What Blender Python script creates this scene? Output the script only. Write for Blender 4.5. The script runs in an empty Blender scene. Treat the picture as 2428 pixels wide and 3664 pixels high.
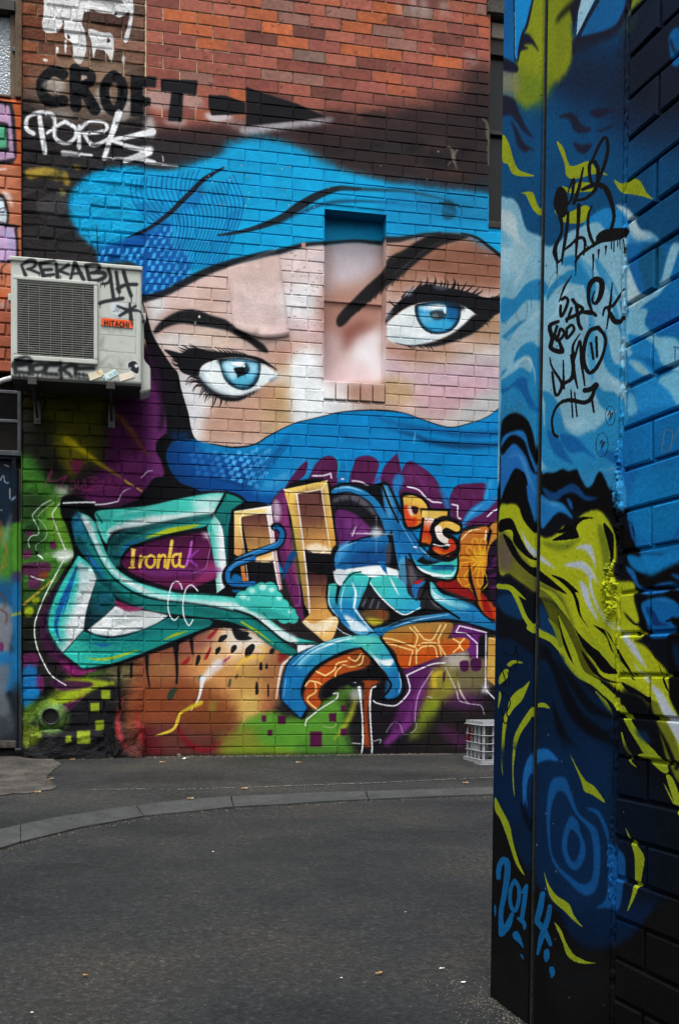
import bpy, bmesh, math, random
import numpy as np
from mathutils import Matrix, Vector, noise

random.seed(4)
SC = bpy.context.scene
COL = SC.collection
CZ = 0.65                       # lens height above the foot of the mural wall
F_PX, PX_X, PX_Y = 3700., 1214., 2478.47      # focal length and principal point, in 2428 x 3664 units
YAW, PITCH, ROLL = 0.2008374, -0.0209774, 0.0058584
cr, sr, cp, sp, cy, sy = math.cos(ROLL), math.sin(ROLL), math.cos(PITCH), math.sin(PITCH), math.cos(YAW), math.sin(YAW)
c_f = np.array([sy * cp, cy * cp, sp]); c_r0 = np.array([cy, -sy, 0.]); c_u0 = np.cross(c_r0, c_f)
c_r = cr * c_r0 + sr * c_u0; c_u = -sr * c_r0 + cr * c_u0

# ---------------------------------------------------------------- camera, sky, sun
cam = bpy.data.cameras.new('camera')
cam.sensor_fit = 'VERTICAL'; cam.sensor_height = 36.; cam.lens = F_PX / 3664 * 36
cam.shift_y = (PX_Y - 1832) / 3664; cam.clip_start = .05; cam.clip_end = 500
co = bpy.data.objects.new('camera', cam); COL.objects.link(co)
co.matrix_world = Matrix(((c_r[0], c_u[0], -c_f[0], 0), (c_r[1], c_u[1], -c_f[1], 0), (c_r[2], c_u[2], -c_f[2], CZ), (0, 0, 0, 1)))
SC.camera = co

SUN_EL, SUN_AZ = math.radians(70), math.radians(205)      # azimuth the light comes from, clockwise from +Y
world = bpy.data.worlds.new('World'); SC.world = world; world.use_nodes = True
nt = world.node_tree; nt.nodes.clear()
sky = nt.nodes.new('ShaderNodeTexSky'); sky.sky_type = 'NISHITA'; sky.sun_disc = False
sky.sun_elevation = SUN_EL; sky.sun_rotation = SUN_AZ; sky.dust_density = 6; sky.air_density = 1.2; sky.ozone_density = 1
hs = nt.nodes.new('ShaderNodeHueSaturation'); hs.inputs['Saturation'].default_value = .22      # overcast: the blue washed out by cloud
bg = nt.nodes.new('ShaderNodeBackground'); bg.inputs['Strength'].default_value = .115
wo = nt.nodes.new('ShaderNodeOutputWorld')
nt.links.new(sky.outputs[0], hs.inputs['Color']); nt.links.new(hs.outputs[0], bg.inputs['Color']); nt.links.new(bg.outputs[0], wo.inputs['Surface'])
sun = bpy.data.lights.new('sun', 'SUN'); sun.energy = 1.5; sun.angle = math.radians(24); sun.color = (1., .97, .93)
so = bpy.data.objects.new('sun', sun); COL.objects.link(so)
sd = Vector((math.sin(SUN_AZ) * math.cos(SUN_EL), math.cos(SUN_AZ) * math.cos(SUN_EL), math.sin(SUN_EL)))
so.rotation_euler = sd.to_track_quat('Z', 'Y').to_euler(); so.location = (-3, -4, 9)
vs = SC.view_settings
vs.view_transform = 'Standard'; vs.look = 'None'; vs.exposure = 1.02; vs.gamma = 1.; vs.use_curve_mapping = False

# ---------------------------------------------------------------- planes of the place
D = 7.6315                                   # mural wall: y = D
RA, RB, RC = 1.24998, -.11839, .005137       # corner wall: x = RA + RB*y + RC*(z - CZ), leaning back a little
GS = .0417                                   # the lane falls towards the camera


def gz(x, y): return GS * (y - D)


def rays(P):
    P = np.atleast_2d(np.asarray(P, float))
    return c_f + (P[:, :1] - PX_X) / F_PX * c_r - (P[:, 1:2] - PX_Y) / F_PX * c_u


def on_wall(P, y=D):
    d = rays(P); q = d * (y / d[:, 1:2]); return np.stack([q[:, 0], q[:, 2] + CZ], 1)          # (x, z)


def on_corner(P):
    d = rays(P); t = RA / (d[:, 0] - RB * d[:, 1] - RC * d[:, 2]); q = d * t[:, None]
    return np.stack([q[:, 1], q[:, 2] + CZ], 1)                                                # (y, z)


def on_ground(x, y, dz=0.):
    d = rays((x, y))[0]; t = (dz - GS * D - CZ) / (d[2] - GS * d[1]); return Vector((d[0] * t, d[1] * t, d[2] * t + CZ))


def cam_px(p):
    p = np.array([p[0], p[1], p[2] - CZ]); z = p @ c_f
    return PX_X + F_PX * (p @ c_r) / z, PX_Y - F_PX * (p @ c_u) / z
# ---------------------------------------------------------------- paint engine: spray paint laid out on wall planes (metres), from vector strokes
VIEWS = dict(A=(0, 0, .76531), B=(800, 0, 1.03827), C=(0, 800, .76531), D=(240, 480, .44643), E=(1000, 700, .57398),
             G=(0, 1700, .57398), H=(850, 1600, .63776), K=(0, 880, .35714), L=(0, 0, .4225), N=(540, 1000, .31888),
             O=(60, 1350, .31888), P=(0, 0, 1.), Q=(500, 2100, .82908), S=(540, 1480, .31888), U=(500, 0, .82908),
             M=(500, 1500, .82908), V=(0, 1350, .5926), W=(1750, 0, .4324), X=(1750, 900, .4324), Y=(1750, 1800, .4324),
             Z=(1700, 2700, .46429))
CV = None          # current canvas


def hexc(h):
    h = h.lstrip('#')
    return np.array([int(h[i:i + 2], 16) / 255 for i in (0, 2, 4)], np.float32)


def pts(s):
    """'A:x,y x,y* ...' -> photo-measured points and corner flags"""
    v = VIEWS['P']; P = []; C = []
    for t in s.split():
        if t[1] == ':':
            v = VIEWS[t[0]]; t = t[2:]
        c = t.endswith('*')
        a, b = t.rstrip('*').split(',')
        P.append((v[0] + float(a) * v[2], v[1] + float(b) * v[2])); C.append(c)
    return np.array(P), C, v[2]


def spline(P, C, closed, n=7):
    m = len(P)
    if m < 3:
        return P
    out = []
    for i in range(m if closed else m - 1):
        p1, p2 = P[i], P[(i + 1) % m]
        p0 = P[i - 1] if (closed or i > 0) else p1
        p3 = P[(i + 2) % m] if (closed or i < m - 2) else p2
        if C[i]: p0 = p1
        if C[(i + 1) % m]: p3 = p2
        t = (np.arange(n) / n)[:, None]
        out.append(.5 * (2 * p1 + (p2 - p0) * t + (2 * p0 - 5 * p1 + 4 * p2 - p3) * t * t + (3 * p1 - p0 - 3 * p2 + p3) * t ** 3))
    if not closed:
        out.append(P[-1:])
    return np.concatenate(out)


def boxblur(m, r):
    if r < 1:
        return m
    for ax in (0, 1):
        c = np.cumsum(np.pad(m, [(r + 1, r) if a == ax else (0, 0) for a in (0, 1)]), axis=ax)
        n = m.shape[ax]
        hi = np.take(c, np.arange(2 * r + 1, 2 * r + 1 + n), axis=ax)
        lo = np.take(c, np.arange(0, n), axis=ax)
        m = (hi - lo) / (2 * r + 1)
    return m


class Canvas:
    def __init__(self, mapper, W, H, scale, base):
        self.map, self.W, self.H, self.k = mapper, W, H, scale
        self.a = np.empty((H, W, 3), np.float32); self.a[:] = base
        self.clip = None
        rng = np.random.default_rng(5)
        g = rng.random((H // 3 + 2, W // 3 + 2), np.float32)
        self.n = np.kron(boxblur(g, 1), np.ones((3, 3), np.float32))[:H, :W]

    def mask(self, poly, blur=0., soft=True):
        """coverage of a polygon (canvas px); returns mask and slice"""
        r = int(round(blur * self.k / 2.2)); pad = 3 * r + 3
        x0 = max(0, int(poly[:, 0].min()) - pad); x1 = min(self.W, int(poly[:, 0].max()) + pad + 1)
        y0 = max(0, int(poly[:, 1].min()) - pad); y1 = min(self.H, int(poly[:, 1].max()) + pad + 1)
        if x1 <= x0 or y1 <= y0:
            return None
        # the blur needs the part of the polygon that lies outside the canvas too, up to pad
        X0, Y0, X1, Y1 = x0 - pad, y0 - pad, x1 + pad, y1 + pad
        f = np.zeros((Y1 - Y0, X1 - X0 + 1), np.int32)
        q = np.roll(poly, -1, 0)
        for (ax, ay), (bx, by) in zip(poly, q):
            if ay == by: continue
            if ay > by: ax, ay, bx, by = bx, by, ax, ay
            ra, rb = max(int(np.ceil(ay - .5)), Y0), min(int(np.ceil(by - .5)), Y1)
            if rb <= ra: continue
            rows = np.arange(ra, rb)
            xs = ax + (rows + .5 - ay) * (bx - ax) / (by - ay)
            xi = np.clip(np.ceil(xs - .5).astype(int) - X0, 0, X1 - X0)
            np.add.at(f, (rows - Y0, xi), 1)
        m = (np.cumsum(f, 1)[:, :-1] & 1).astype(np.float32)
        if r > 0:
            for _ in range(3): m = boxblur(m, r)
        else:
            m = boxblur(m, 1) if soft and self.k > .55 else m
        return m[y0 - Y0:y1 - Y0, x0 - X0:x1 - X0], (slice(y0, y1), slice(x0, x1))

    def lay(self, poly, col, blur, op, dust):
        r = self.mask(self.map(poly), blur)
        if r is None: return
        m, sl = r
        if blur > 6 and dust:                      # spray edges break up into specks
            n = self.n[sl]
            m = np.clip(m + (n - .5) * dust * (m * (1 - m)) * 4, 0, 1)
        m = m * op
        if self.clip is not None: m = m * self.clip[sl]
        if isinstance(col, tuple):                 # gradient (c0, c1, 'x,y x,y')
            q = self.map(pts(col[2])[0]); d = q[1] - q[0]
            yy, xx = np.mgrid[sl]
            t = np.clip(((xx - q[0][0]) * d[0] + (yy - q[0][1]) * d[1]) / (d @ d), 0, 1)[..., None]
            c = hexc(col[0]) * (1 - t) + hexc(col[1]) * t
        else:
            c = hexc(col)
        self.a[sl] += (c - self.a[sl]) * m[..., None]


def f(s, col, blur=0., op=1., dust=.8):
    """closed smooth fill"""
    P, C, k = pts(s)
    CV.lay(spline(P, C, True), col, blur, op, dust)


def p(s, col, blur=0., op=1., dust=.8):
    """closed straight-edged fill"""
    CV.lay(pts(s)[0], col, blur, op, dust)


def l(s, w, col, blur=0., op=1., straight=False):
    """stroke; w in the units of the last view, one number or several along the line"""
    P, C, k = pts(s)
    c = P if straight else spline(P, C, False)
    if len(c) < 2: return
    w = np.atleast_1d(np.array(w, float)) * k
    d = np.r_[0, np.cumsum(np.hypot(*np.diff(c, axis=0).T))]
    wi = np.interp(d / max(d[-1], 1e-6), np.linspace(0, 1, len(w)), w)[:, None] / 2
    t = np.gradient(c, axis=0); t /= np.maximum(np.hypot(t[:, 0], t[:, 1]), 1e-6)[:, None]
    n = np.stack([-t[:, 1], t[:, 0]], 1)
    # union of quads and round joints: lay as one mask, so that crossings stay solid
    polys = []
    for i in range(len(c) - 1):
        polys.append(np.array([c[i] + n[i] * wi[i], c[i + 1] + n[i + 1] * wi[i + 1], c[i + 1] - n[i + 1] * wi[i + 1], c[i] - n[i] * wi[i]]))
    an = np.linspace(0, 2 * np.pi, 13)[:-1]; disc = np.stack([np.cos(an), np.sin(an)], 1)
    for i in {0, len(c) - 1} | ({i for i in range(len(c))} if straight else {i * 7 for i in range(len(P)) if C[i]}):
        if i < len(c): polys.append(c[i] + disc * wi[i])
    allp = np.concatenate([CV.map(q) for q in polys])
    r = int(round(blur * CV.k / 2.2)); pad = 3 * r + 3
    x0 = max(0, int(allp[:, 0].min()) - pad); x1 = min(CV.W, int(allp[:, 0].max()) + pad + 1)
    y0 = max(0, int(allp[:, 1].min()) - pad); y1 = min(CV.H, int(allp[:, 1].max()) + pad + 1)
    if x1 <= x0 or y1 <= y0: return
    m = np.zeros((y1 - y0, x1 - x0), np.float32)
    for q in polys:
        g = CV.mask(CV.map(q), 0, False)
        if g is None: continue
        sl = (slice(g[1][0].start - y0, g[1][0].stop - y0), slice(g[1][1].start - x0, g[1][1].stop - x0))
        a, b, cc, dd = sl[0].start, sl[0].stop, sl[1].start, sl[1].stop
        ga, gc = max(0, -a), max(0, -cc)
        a, cc = max(a, 0), max(cc, 0); b, dd = min(b, m.shape[0]), min(dd, m.shape[1])
        if b > a and dd > cc:
            m[a:b, cc:dd] = np.maximum(m[a:b, cc:dd], g[0][ga:ga + b - a, gc:gc + dd - cc])
    if r > 0:
        for _ in range(3): m = boxblur(m, r)
    elif CV.k > .55:
        m = boxblur(m, 1)
    m = m * op
    if CV.clip is not None: m = m * CV.clip[y0:y1, x0:x1]
    CV.a[y0:y1, x0:x1] += (hexc(col) - CV.a[y0:y1, x0:x1]) * m[..., None]


def clip(s=None):
    if s is None:
        CV.clip = None; return
    P, C, k = pts(s)
    r = CV.mask(CV.map(spline(P, C, True)))
    CV.clip = np.zeros((CV.H, CV.W), np.float32)
    if r: CV.clip[r[1]] = r[0]


def curves(a, b, n, w, col, blur=0., op=1., e0=0, e1=1):
    """n strokes blended between two curves with as many points"""
    A, C, k = pts(a); B = pts(b)[0]
    for t in np.linspace(e0, e1, n):
        q = A * (1 - t) + B * t
        l('P:' + ' '.join('%.1f,%.1f' % (x, y) for x, y in q), np.array(w) * k, col, blur, op)
def paint_upper():
    # soot-black fade between bare brick and the headscarf, charcoal on the old bricks at the left
    f('B:120,450 330,430 560,400 760,370 920,330 930,730 560,660 350,590 230,510 60,480', '#1d1c1f', 70, .88)
    f('B:830,250 930,240 930,470 850,470', '#231d20', 45, .75)
    rr = np.random.default_rng(44)
    for _ in range(46):
        x, y = rr.uniform(200, 900), rr.uniform(380, 640); a, b_ = rr.uniform(20, 70), rr.uniform(8, 26)
        f('B:' + ' '.join('%.0f,%.0f' % (x + a * np.cos(t), y + b_ * np.sin(t)) for t in np.linspace(0, 6.28, 8)[:-1]), ['#121215', '#3a2a28', '#2a2628', '#4a322e'][rr.integers(4)], 14, rr.uniform(.2, .5))
    f('A:60,470 420,470 620,480 700,560 720,1400 40,1400', '#27272b', 40, .6)
    f('A:40,540 420,560 720,600 720,1400 30,1400', '#1e1f23', 34, .8)
    f('A:650,650 900,620 1200,650 1350,680 1100,740 900,800 650,830', '#202024', 34, .93)
    f('A:700,600 1000,600 1100,640 900,660 700,660', '#2c2023', 25, .6)
    f('A:960,590 1568,570 1568,680 960,680', '#2a1e20', 36, .6)
    for s, c, o in (('A:120,800 200,785 270,795 250,815 180,830 130,835', '#c2a23a', .8), ('A:300,800 330,850 315,870 295,850', '#b0902e', .7),
                    ('A:280,880 310,900 290,920', '#9a9046', .7), ('A:340,770 380,780 360,800', '#8d7a2c', .6), ('A:200,810 300,800 320,830 260,850', '#77692c', .6),
                    ('A:180,940 300,900 310,1000 200,1020', '#5a5c60', .35), ('A:390,90 400,50 600,70 600,140 520,130', '#3a2722', .7)):
        f(s, c, 7, o)
    f('B:60,420 330,400 560,370 760,340 920,300 920,420 560,450 330,470 60,470', '#2c2022', 60, .55)
    # torn white paste-up
    W = '#d6d7d8'
    f('A:205,0* 322,0* 338,70 325,105 296,118 272,150 215,152 198,118 206,60', W, 0)
    f('A:318,0* 402,0* 398,45 384,112 398,150 404,236 376,302 346,276 338,205 306,178 303,118 330,80', W)
    f('A:390,0* 622,0* 624,66 606,170 592,202 578,188 598,120 604,62 560,84 520,66 470,62 430,44 400,62', W)
    f('A:414,138 470,152 526,164 532,240 522,292 506,262 488,240 452,232 438,276 428,200', W)
    for s in ('A:262,225 276,228 272,252 262,248', 'A:304,190 314,200 310,255 303,240', 'A:205,276 224,280 220,290 205,288', 'A:572,262 584,268 580,300 570,290'):
        f(s, W)
    for s in ('A:215,10 240,60 225,120', 'A:250,5 262,50 300,90', 'A:300,20 285,70 290,100', 'A:345,20 362,80 350,150', 'A:372,120 385,180 362,250', 'A:420,20 500,30 600,15',
              'A:560,30 600,50 610,100', 'A:450,165 470,200 500,180', 'A:480,10 520,40 560,10', 'A:225,30 290,40 320,30', 'A:360,200 390,215'):
        l(s, 3, '#8a8b8e', 0, .8)
    for s in ('A:292,100 300,96 298,118', 'A:540,60 548,72 530,74', 'A:318,160 330,180 316,182', 'A:506,175 516,196 500,200'):
        f(s, '#3b2a25')
    f('A:180,300 600,300 640,560 200,540', '#8d7a66', 40, .45)
    # whitish ghosts of an older stencil round the letters
    for s, o in (('A:230,375 300,370 300,430 240,430', .55), ('A:360,345 400,345 400,400 360,400', .4), ('A:440,450 480,400 520,470 470,540', .5), ('A:590,440 620,470 600,560 560,560', .5),
                 ('A:690,430 800,430 790,510 690,500', .45), ('A:860,440 930,450 950,500 860,500', .4), ('A:780,560 870,560 860,590 780,585', .5), ('A:680,560 720,560 720,640 680,640', .7),
                 ('A:250,510 330,520 330,560 250,550', .3)):
        f(s, '#c9c6c4', 14, o)
    f('A:955,535 1060,535 1085,560 1000,575', '#c3c5cc', 12, .85)
    f('A:1130,600 1300,575 1480,560 1560,555 1500,580 1300,610 1150,630', '#b9bcc6', 14, .8)
    f('A:1060,560 1150,570 1150,620 1080,600', '#9b8a8c', 16, .5)
    # stencilled CROFT and its arrow
    K = '#141519'
    l('A:296,350 250,334 204,372 198,432 232,478 296,474', 52, K, 4)
    l('A:352,326 356,500', 54, K, 4)
    l('A:352,336 415,340 428,380 370,408', 40, K, 4)
    l('A:385,410 445,515', (46, 54), K, 4)
    l('A:530,352 568,390 572,460 540,520 500,490 490,410 530,352', 46, K, 4)
    p('A:612,352 732,362 728,412 668,408 668,450 704,462 704,496 668,500 672,552 610,546', K, 4)
    p('A:752,370 924,378 916,448 856,438 850,572 784,568 802,432 752,430', K, 3)
    p('A:974,446 1060,450 1146,482 1146,536 988,542 974,500', K, 3)
    p('A:1148,408 1200,428 1390,488 1518,548 1400,566 1150,590', K, 3)
    f('A:200,400 240,370 290,380 280,430 230,440', '#b9b3a8', 8, .55)
    # white tag below
    T = '#dfe1e4'
    l('A:186,542 196,620 212,714', (20, 26, 24), T, 3)
    l('A:158,628 126,604 132,552 190,528 246,540 256,592 222,626', (22, 18, 20, 14), T, 3)
    l('A:305,572 352,600 352,645 310,674 262,650 260,602 305,572', 18, T, 3)
    l('A:372,592 370,692', (18, 20), T, 3)
    l('A:376,606 420,570 486,574 500,604 450,626 386,622', 16, T, 3)
    l('A:396,632 436,682 506,656', 17, T, 3)
    l('A:556,532 520,640 488,742', (36, 26, 22), T, 3)
    l('A:512,662 610,640 714,618', (18, 22, 34), T, 3)
    l('A:520,662 610,688 700,714* 586,754', (16, 22, 28, 24), T, 3)
    f('A:660,690 712,690 704,726 670,730', T, 7)
    l('A:296,716 430,728', (24, 12), T, 4, .9)
    l('A:482,742 600,744', 9, T, 2, .9)
    l('A:640,742 722,760', (26, 16), T, 3, .9)
    l('A:690,762 832,778', (12, 6), T, 2, .9)
    l('A:760,730 764,756', 6, T, 1, .8)
    # chalky smears by the right-hand window
    for s in ('B:772,505 785,520 790,560', 'B:805,515 790,540 800,580', 'B:890,410 905,430 908,470 915,510', 'B:908,505 910,570', 'B:780,560 770,570'):
        l(s, (6, 14, 5), '#6b675c', 3, .7)


def paint_scarf_top():
    BL = '#0a98cc'
    outline = ('D:18,580 34,480 100,395 200,318 350,276 540,268 700,290 860,286 1010,245 1200,180 1390,95 1568,62 '
               'B:130,486 250,512 350,575 520,622 700,650 1000,700 1000,860* E:1383,385* 1300,318 1220,262 1130,238 1000,236 900,244 800,262 668,270 '
               '620,298 480,284 280,300 150,312 0,352 D:1568,975 1300,1044 1100,1115 900,1214 780,1274 600,1322* 560,1040 246,1034* 242,935 120,815 40,695')
    f(outline, BL, 14, 1., .5)
    f('D:860,280 1010,240 1200,175 1390,90 1568,62 1568,140 1300,190 1000,280', BL, 34, .75)
    f('B:0,505 130,478 260,510 420,590 560,630 400,640 100,560', BL, 26, .8)
    # duller, overlapping coats towards the window side
    f('B:560,640 800,660 930,700 930,860 800,800 560,800', '#137fb4', 40, .65)
    f('B:640,650 920,690 920,760 700,730', '#1b6f98', 30, .5)
    f('D:100,430 400,300 560,300 520,520 480,820 250,900 60,700', '#149fd0', 26, .55)
    clip(outline)
    # darker checked cloth low at the left
    f('D:240,960 460,850 560,800 660,745 830,720 835,870 980,1010 960,1180 900,1220 600,1330 560,1040 246,1040', '#084c98', 10, .95)
    f('D:240,900 600,880 620,1060 240,1050', '#084688', 26, .7)
    rng = np.random.default_rng(3)
    for j in range(11):
        for i in range(12):
            x = 250 + i * 64 + (j % 2) * 32 - j * 5; y = 775 + j * 52 + i * -4
            if x < 620 and (y > 1040 or y < 880 or rng.random() < .3): continue
            if x > 640 + (y - 740) * .75 + 190: continue
            if y > 1290 - (x - 640) * .42 or y < 900 - (x - 300) * .42: continue
            a, b = rng.uniform(22, 34), rng.uniform(34, 50); sk = 12
            e = rng.uniform(-4, 4, 8)
            p('D:' + ' '.join('%.0f,%.0f' % q for q in ((x + sk + e[0], y + e[1]), (x + sk + a + e[2], y - 6 + e[3]), (x + a + e[4], y + b - 4 + e[5]), (x + e[6], y + b + e[7]))), '#3fa6de', 2, .92)
    # moire lines of the folded cloth
    D = '#0a5796'
    curves('D:520,370 512,470 545,570 650,700 720,760', 'D:1060,290 1040,330 1020,380 1000,430 990,450', 14, 9, D, 2, .95)
    curves('D:560,560 620,640 700,690 760,700', 'D:760,540 800,590 830,610 850,620', 6, 8, D, 2, .9)
    curves('D:880,620 905,740 880,880 830,990 800,1080', 'D:1330,330 1406,520 1398,650 1320,860 1210,1080', 17, 9, D, 2, .95)
    curves('D:840,660 850,760 830,860 800,930 760,1000', 'D:960,640 965,760 940,880 890,990 850,1080', 5, 9, D, 2, .9)
    curves('D:1130,1060 1150,960 1200,860 1260,760 1300,640', 'D:1240,1050 1270,930 1310,820 1350,720 1390,600', 4, 6, D, 2, .8)
    # folds
    f('D:640,770 830,660 1000,480 1100,400 1060,560 900,640 800,730 700,800', '#0a5f9e', 14, .75)
    l('D:470,840 650,762 815,642 900,560 1000,462 1100,362 1260,270', (4, 26, 34, 40, 40, 36, 12), '#131c2b', 4)
    l('D:470,840 560,800 640,765', (3, 10, 14), '#0c1524', 1)
    l('B:-20,812 60,800 130,780 200,752 260,712 330,672 400,650 470,654', (6, 12, 18, 26, 30, 26, 18, 8), '#17212b', 4)
    l('B:400,650 520,655 640,662 760,690', (14, 12, 8, 3), '#1d3340', 5, .8)
    l('B:180,778 260,736 340,706 430,694 600,700', (4, 10, 12, 8, 3), '#14405f', 5, .85)
    l('D:1370,798 1470,768 1568,738', (3, 12, 22), '#142338', 3)
    l('D:236,735 244,840 246,1030', (3, 7, 8), '#10131a', 1)
    l('D:0,806 240,820', 5, '#12161e', 1, .7)
    f('B:760,690 790,700 800,740 770,760 750,740', '#122a35', 5, .6)
    l('B:740,700 800,706 810,716', 5, '#0f1d24', 1, .8)
    l('B:560,705 740,720 900,770', (4, 16, 4), '#0e6aa0', 8, .6)
    clip()
    # edge shadow line where the cloth meets the forehead
    l('D:600,1326 780,1276 900,1214 1100,1112 1300,1040 1568,968 E:0,350 150,310 280,298', (44, 40, 46, 46, 44, 40, 34, 26, 22), '#15161a', 6, .95)
    l('E:275,298 380,288 480,283 630,296', (22, 18, 20, 26), '#16181c', 6, .9)
    l('E:664,278 740,276 800,264 900,246 1000,238', (40, 34, 20, 18, 18), '#17181b', 6, .9)
    l('E:1130,238 1220,262 1300,318 1390,392', (12, 16, 20, 24), '#121317', 4, .95)


FACE = ('C:686,410 700,470 725,540 800,660 832,700 850,780 880,880 912,1004 1000,1030 1100,1042 1190,1028 1250,992 1350,942 1430,914 1568,884 '
        'E:130,1405 270,1366 400,1344 520,1334 640,1334 760,1350 880,1390 1000,1430 1080,1440 1180,1416 1290,1376 1400,1290* 1400,400* 1300,320 1220,264 1130,240 1000,240 900,248 800,266 668,274 '
        '620,300 480,286 280,302 150,314 0,354 D:1568,978 1300,1048 1100,1119 900,1218 780,1278 620,1326')


def paint_face():
    f(FACE, '#c6aea6', 2)
    clip(FACE)
    # left half of the face
    f('N:300,100 900,-40 1480,40 1500,560 1100,560 880,400 500,300', '#cbb3ae', 60, .9)
    f('N:560,60 860,60 880,400 540,330', '#bf9f92', 40, .7)
    f('N:0,180 120,200 140,380 60,480 -20,420', '#dfe3e7', 26, .95)
    f('N:880,120 1450,200 1460,540 1180,560 900,480', '#d2bdbb', 80, .8)
    f('E:30,360 260,330 270,700 60,640', '#d5c6c6', 40, .8)
    f('E:20,600 270,560 270,800 60,790', '#dde0e4', 40, .85)
    f('E:0,800 275,780 275,930 0,900', '#c9aeb4', 40, .75)
    f('E:-20,880 275,890 275,990 -20,1000', '#c4a89c', 36, .7)
    f('N:50,640 200,560 400,640 700,700 500,760 300,780 140,760', '#dcdad8', 34, .9)
    f('N:400,560 860,610 1100,740 900,770 600,700', '#cbb6a2', 30, .8)
    f('N:860,760 1250,820 1300,900 1000,840', '#c09a96', 26, .6)
    f('N:60,560 300,500 520,530 300,560 120,620', '#b08377', 16, .6)
    f('N:80,440 300,340 420,330 260,420 140,500', '#8f6259', 16, .5)
    f('N:1250,820 1568,700 1640,900 1500,1000 1340,960', '#b28674', 44, .85)
    f('N:1300,1060 1500,980 1700,1060 1700,1568 1300,1568 1240,1250', '#b59a76', 50, .75)
    f('N:1000,1300 1400,1200 1400,1568 700,1568 700,1440', '#b08a74', 70, .85)
    f('N:1150,1210 1400,1150 1500,1300 1300,1400', '#a8765e', 36, .6)
    f('C:1270,760 1366,660 1368,940 1250,1000 1200,980', '#b59668', 40, .6)
    f('C:900,870 1100,850 1230,900 1180,1010 1000,1020 920,980', '#b68d78', 34, .75)
    f('C:840,700 880,760 930,900 940,1010 880,1000', '#dadde1', 22, .95)
    f('N:300,1040 420,1080 520,1200 640,1330 620,1568 420,1568', '#d6d9de', 36, .9)
    f('N:1380,1080 1480,1040 1560,1110 1440,1160 1260,1170', '#dcdcdc', 26, .8)
    # bridge of the nose: bright, with a crisp edge at the left
    f('C:1368,640 1460,620 1530,730 1568,880 1440,914 1366,938* 1366,760', '#dfe4e6', 14, .92)
    f('E:80,1000 275,980 290,1180 420,1290 520,1330 280,1370 90,1400', '#e0e5e7', 28, .95)
        # recessed panel and the right half
    f('E:280,300 640,300 640,440 560,520 420,560 280,560', '#cfc5ce', 44, .95)
    f('E:270,560 420,560 600,480 650,420 660,700 270,740', '#b18877', 44, .9)
    f('E:280,330 330,330 330,640 270,640', '#b49a96', 26, .7)
    f('E:270,660 640,680 640,880 400,860 270,900', '#a5776a', 44, .9)
    f('E:380,840 500,790 600,820 480,900 440,970 400,960', '#7c463d', 30, .85)
    f('E:270,860 370,880 380,1000 420,1150 270,1150', '#b99f9f', 40, .9)
    f('E:470,920 560,850 640,830 645,1160 440,1160 440,1010', '#e2dfe4', 34, .95)
    f('E:360,1030 560,1060 560,1160 300,1160', '#cfb8bb', 30, .7)
    f('E:300,1180 440,1180 440,1290 300,1270', '#d9d2d0', 16, .8)
    f('E:440,1180 660,1180 660,1280 440,1280', '#a27a68', 14, .85)
    f('E:560,1280 760,1290 760,1350 560,1340', '#a98a77', 24, .7)
    f('E:668,280 900,260 1400,240 1400,560 1180,590 900,540 700,600 660,600', '#8a5f4d', 40, .95)
    f('E:668,290 830,280 780,340 680,380', '#b48f7c', 22, .75)
    f('E:900,420 1200,300 1400,380 1400,560 1100,520', '#7d5240', 44, .8)
    f('E:700,560 850,480 900,540 760,620 690,640', '#a07a66', 26, .8)
    f('E:640,380 680,370 680,900 640,900', '#c5aaa0', 14, .7)
    f('E:1240,760 1400,740 1400,940 1160,900', '#96755a', 40, .9)
    f('E:660,920 900,940 1100,930 1000,1020 800,1040 660,1000', '#a17765', 30, .9)
    f('E:860,1000 1140,930 1240,860 1400,880 1240,960 1100,1030', '#a98a72', 34, .8)
    f('E:1080,1010 1300,940 1400,930 1400,1060 1180,1080', '#b9b4b4', 40, .85)
    f('E:670,1020 760,1010 740,1060 860,1100 1200,1050 1400,1070 1400,1260 900,1180 760,1120 670,1120', '#b59ba9', 34, .9)
    f('E:664,1140 780,1160 850,1240 800,1290 664,1280', '#b1946a', 24, .8)
    f('E:850,1200 1200,1160 1330,1220 1200,1330 1000,1380 880,1330', '#ba96a0', 34, .85)
    f('E:1120,1340 1250,1240 1400,1200 1400,1320 1180,1420 1010,1430', '#aeb3b3', 26, .9)
    f('E:880,1390 960,1390 1100,1410 1080,1440', '#b9b2ae', 18, .7)
    # feather the sprayed tones into each other inside the outline
    m = CV.clip; r = max(1, int(13 * CV.k)); n = m.copy()
    for _ in range(2): n = boxblur(n, r)
    for c in range(3):
        q = CV.a[..., c] * m
        for _ in range(2): q = boxblur(q, r)
        CV.a[..., c] += (q / np.maximum(n, 1e-3) - CV.a[..., c]) * m * .85
    clip()


def lashes(s, w, col='#101116'):
    for q in s.split(';'):
        l(q, w, col, 1)


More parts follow.
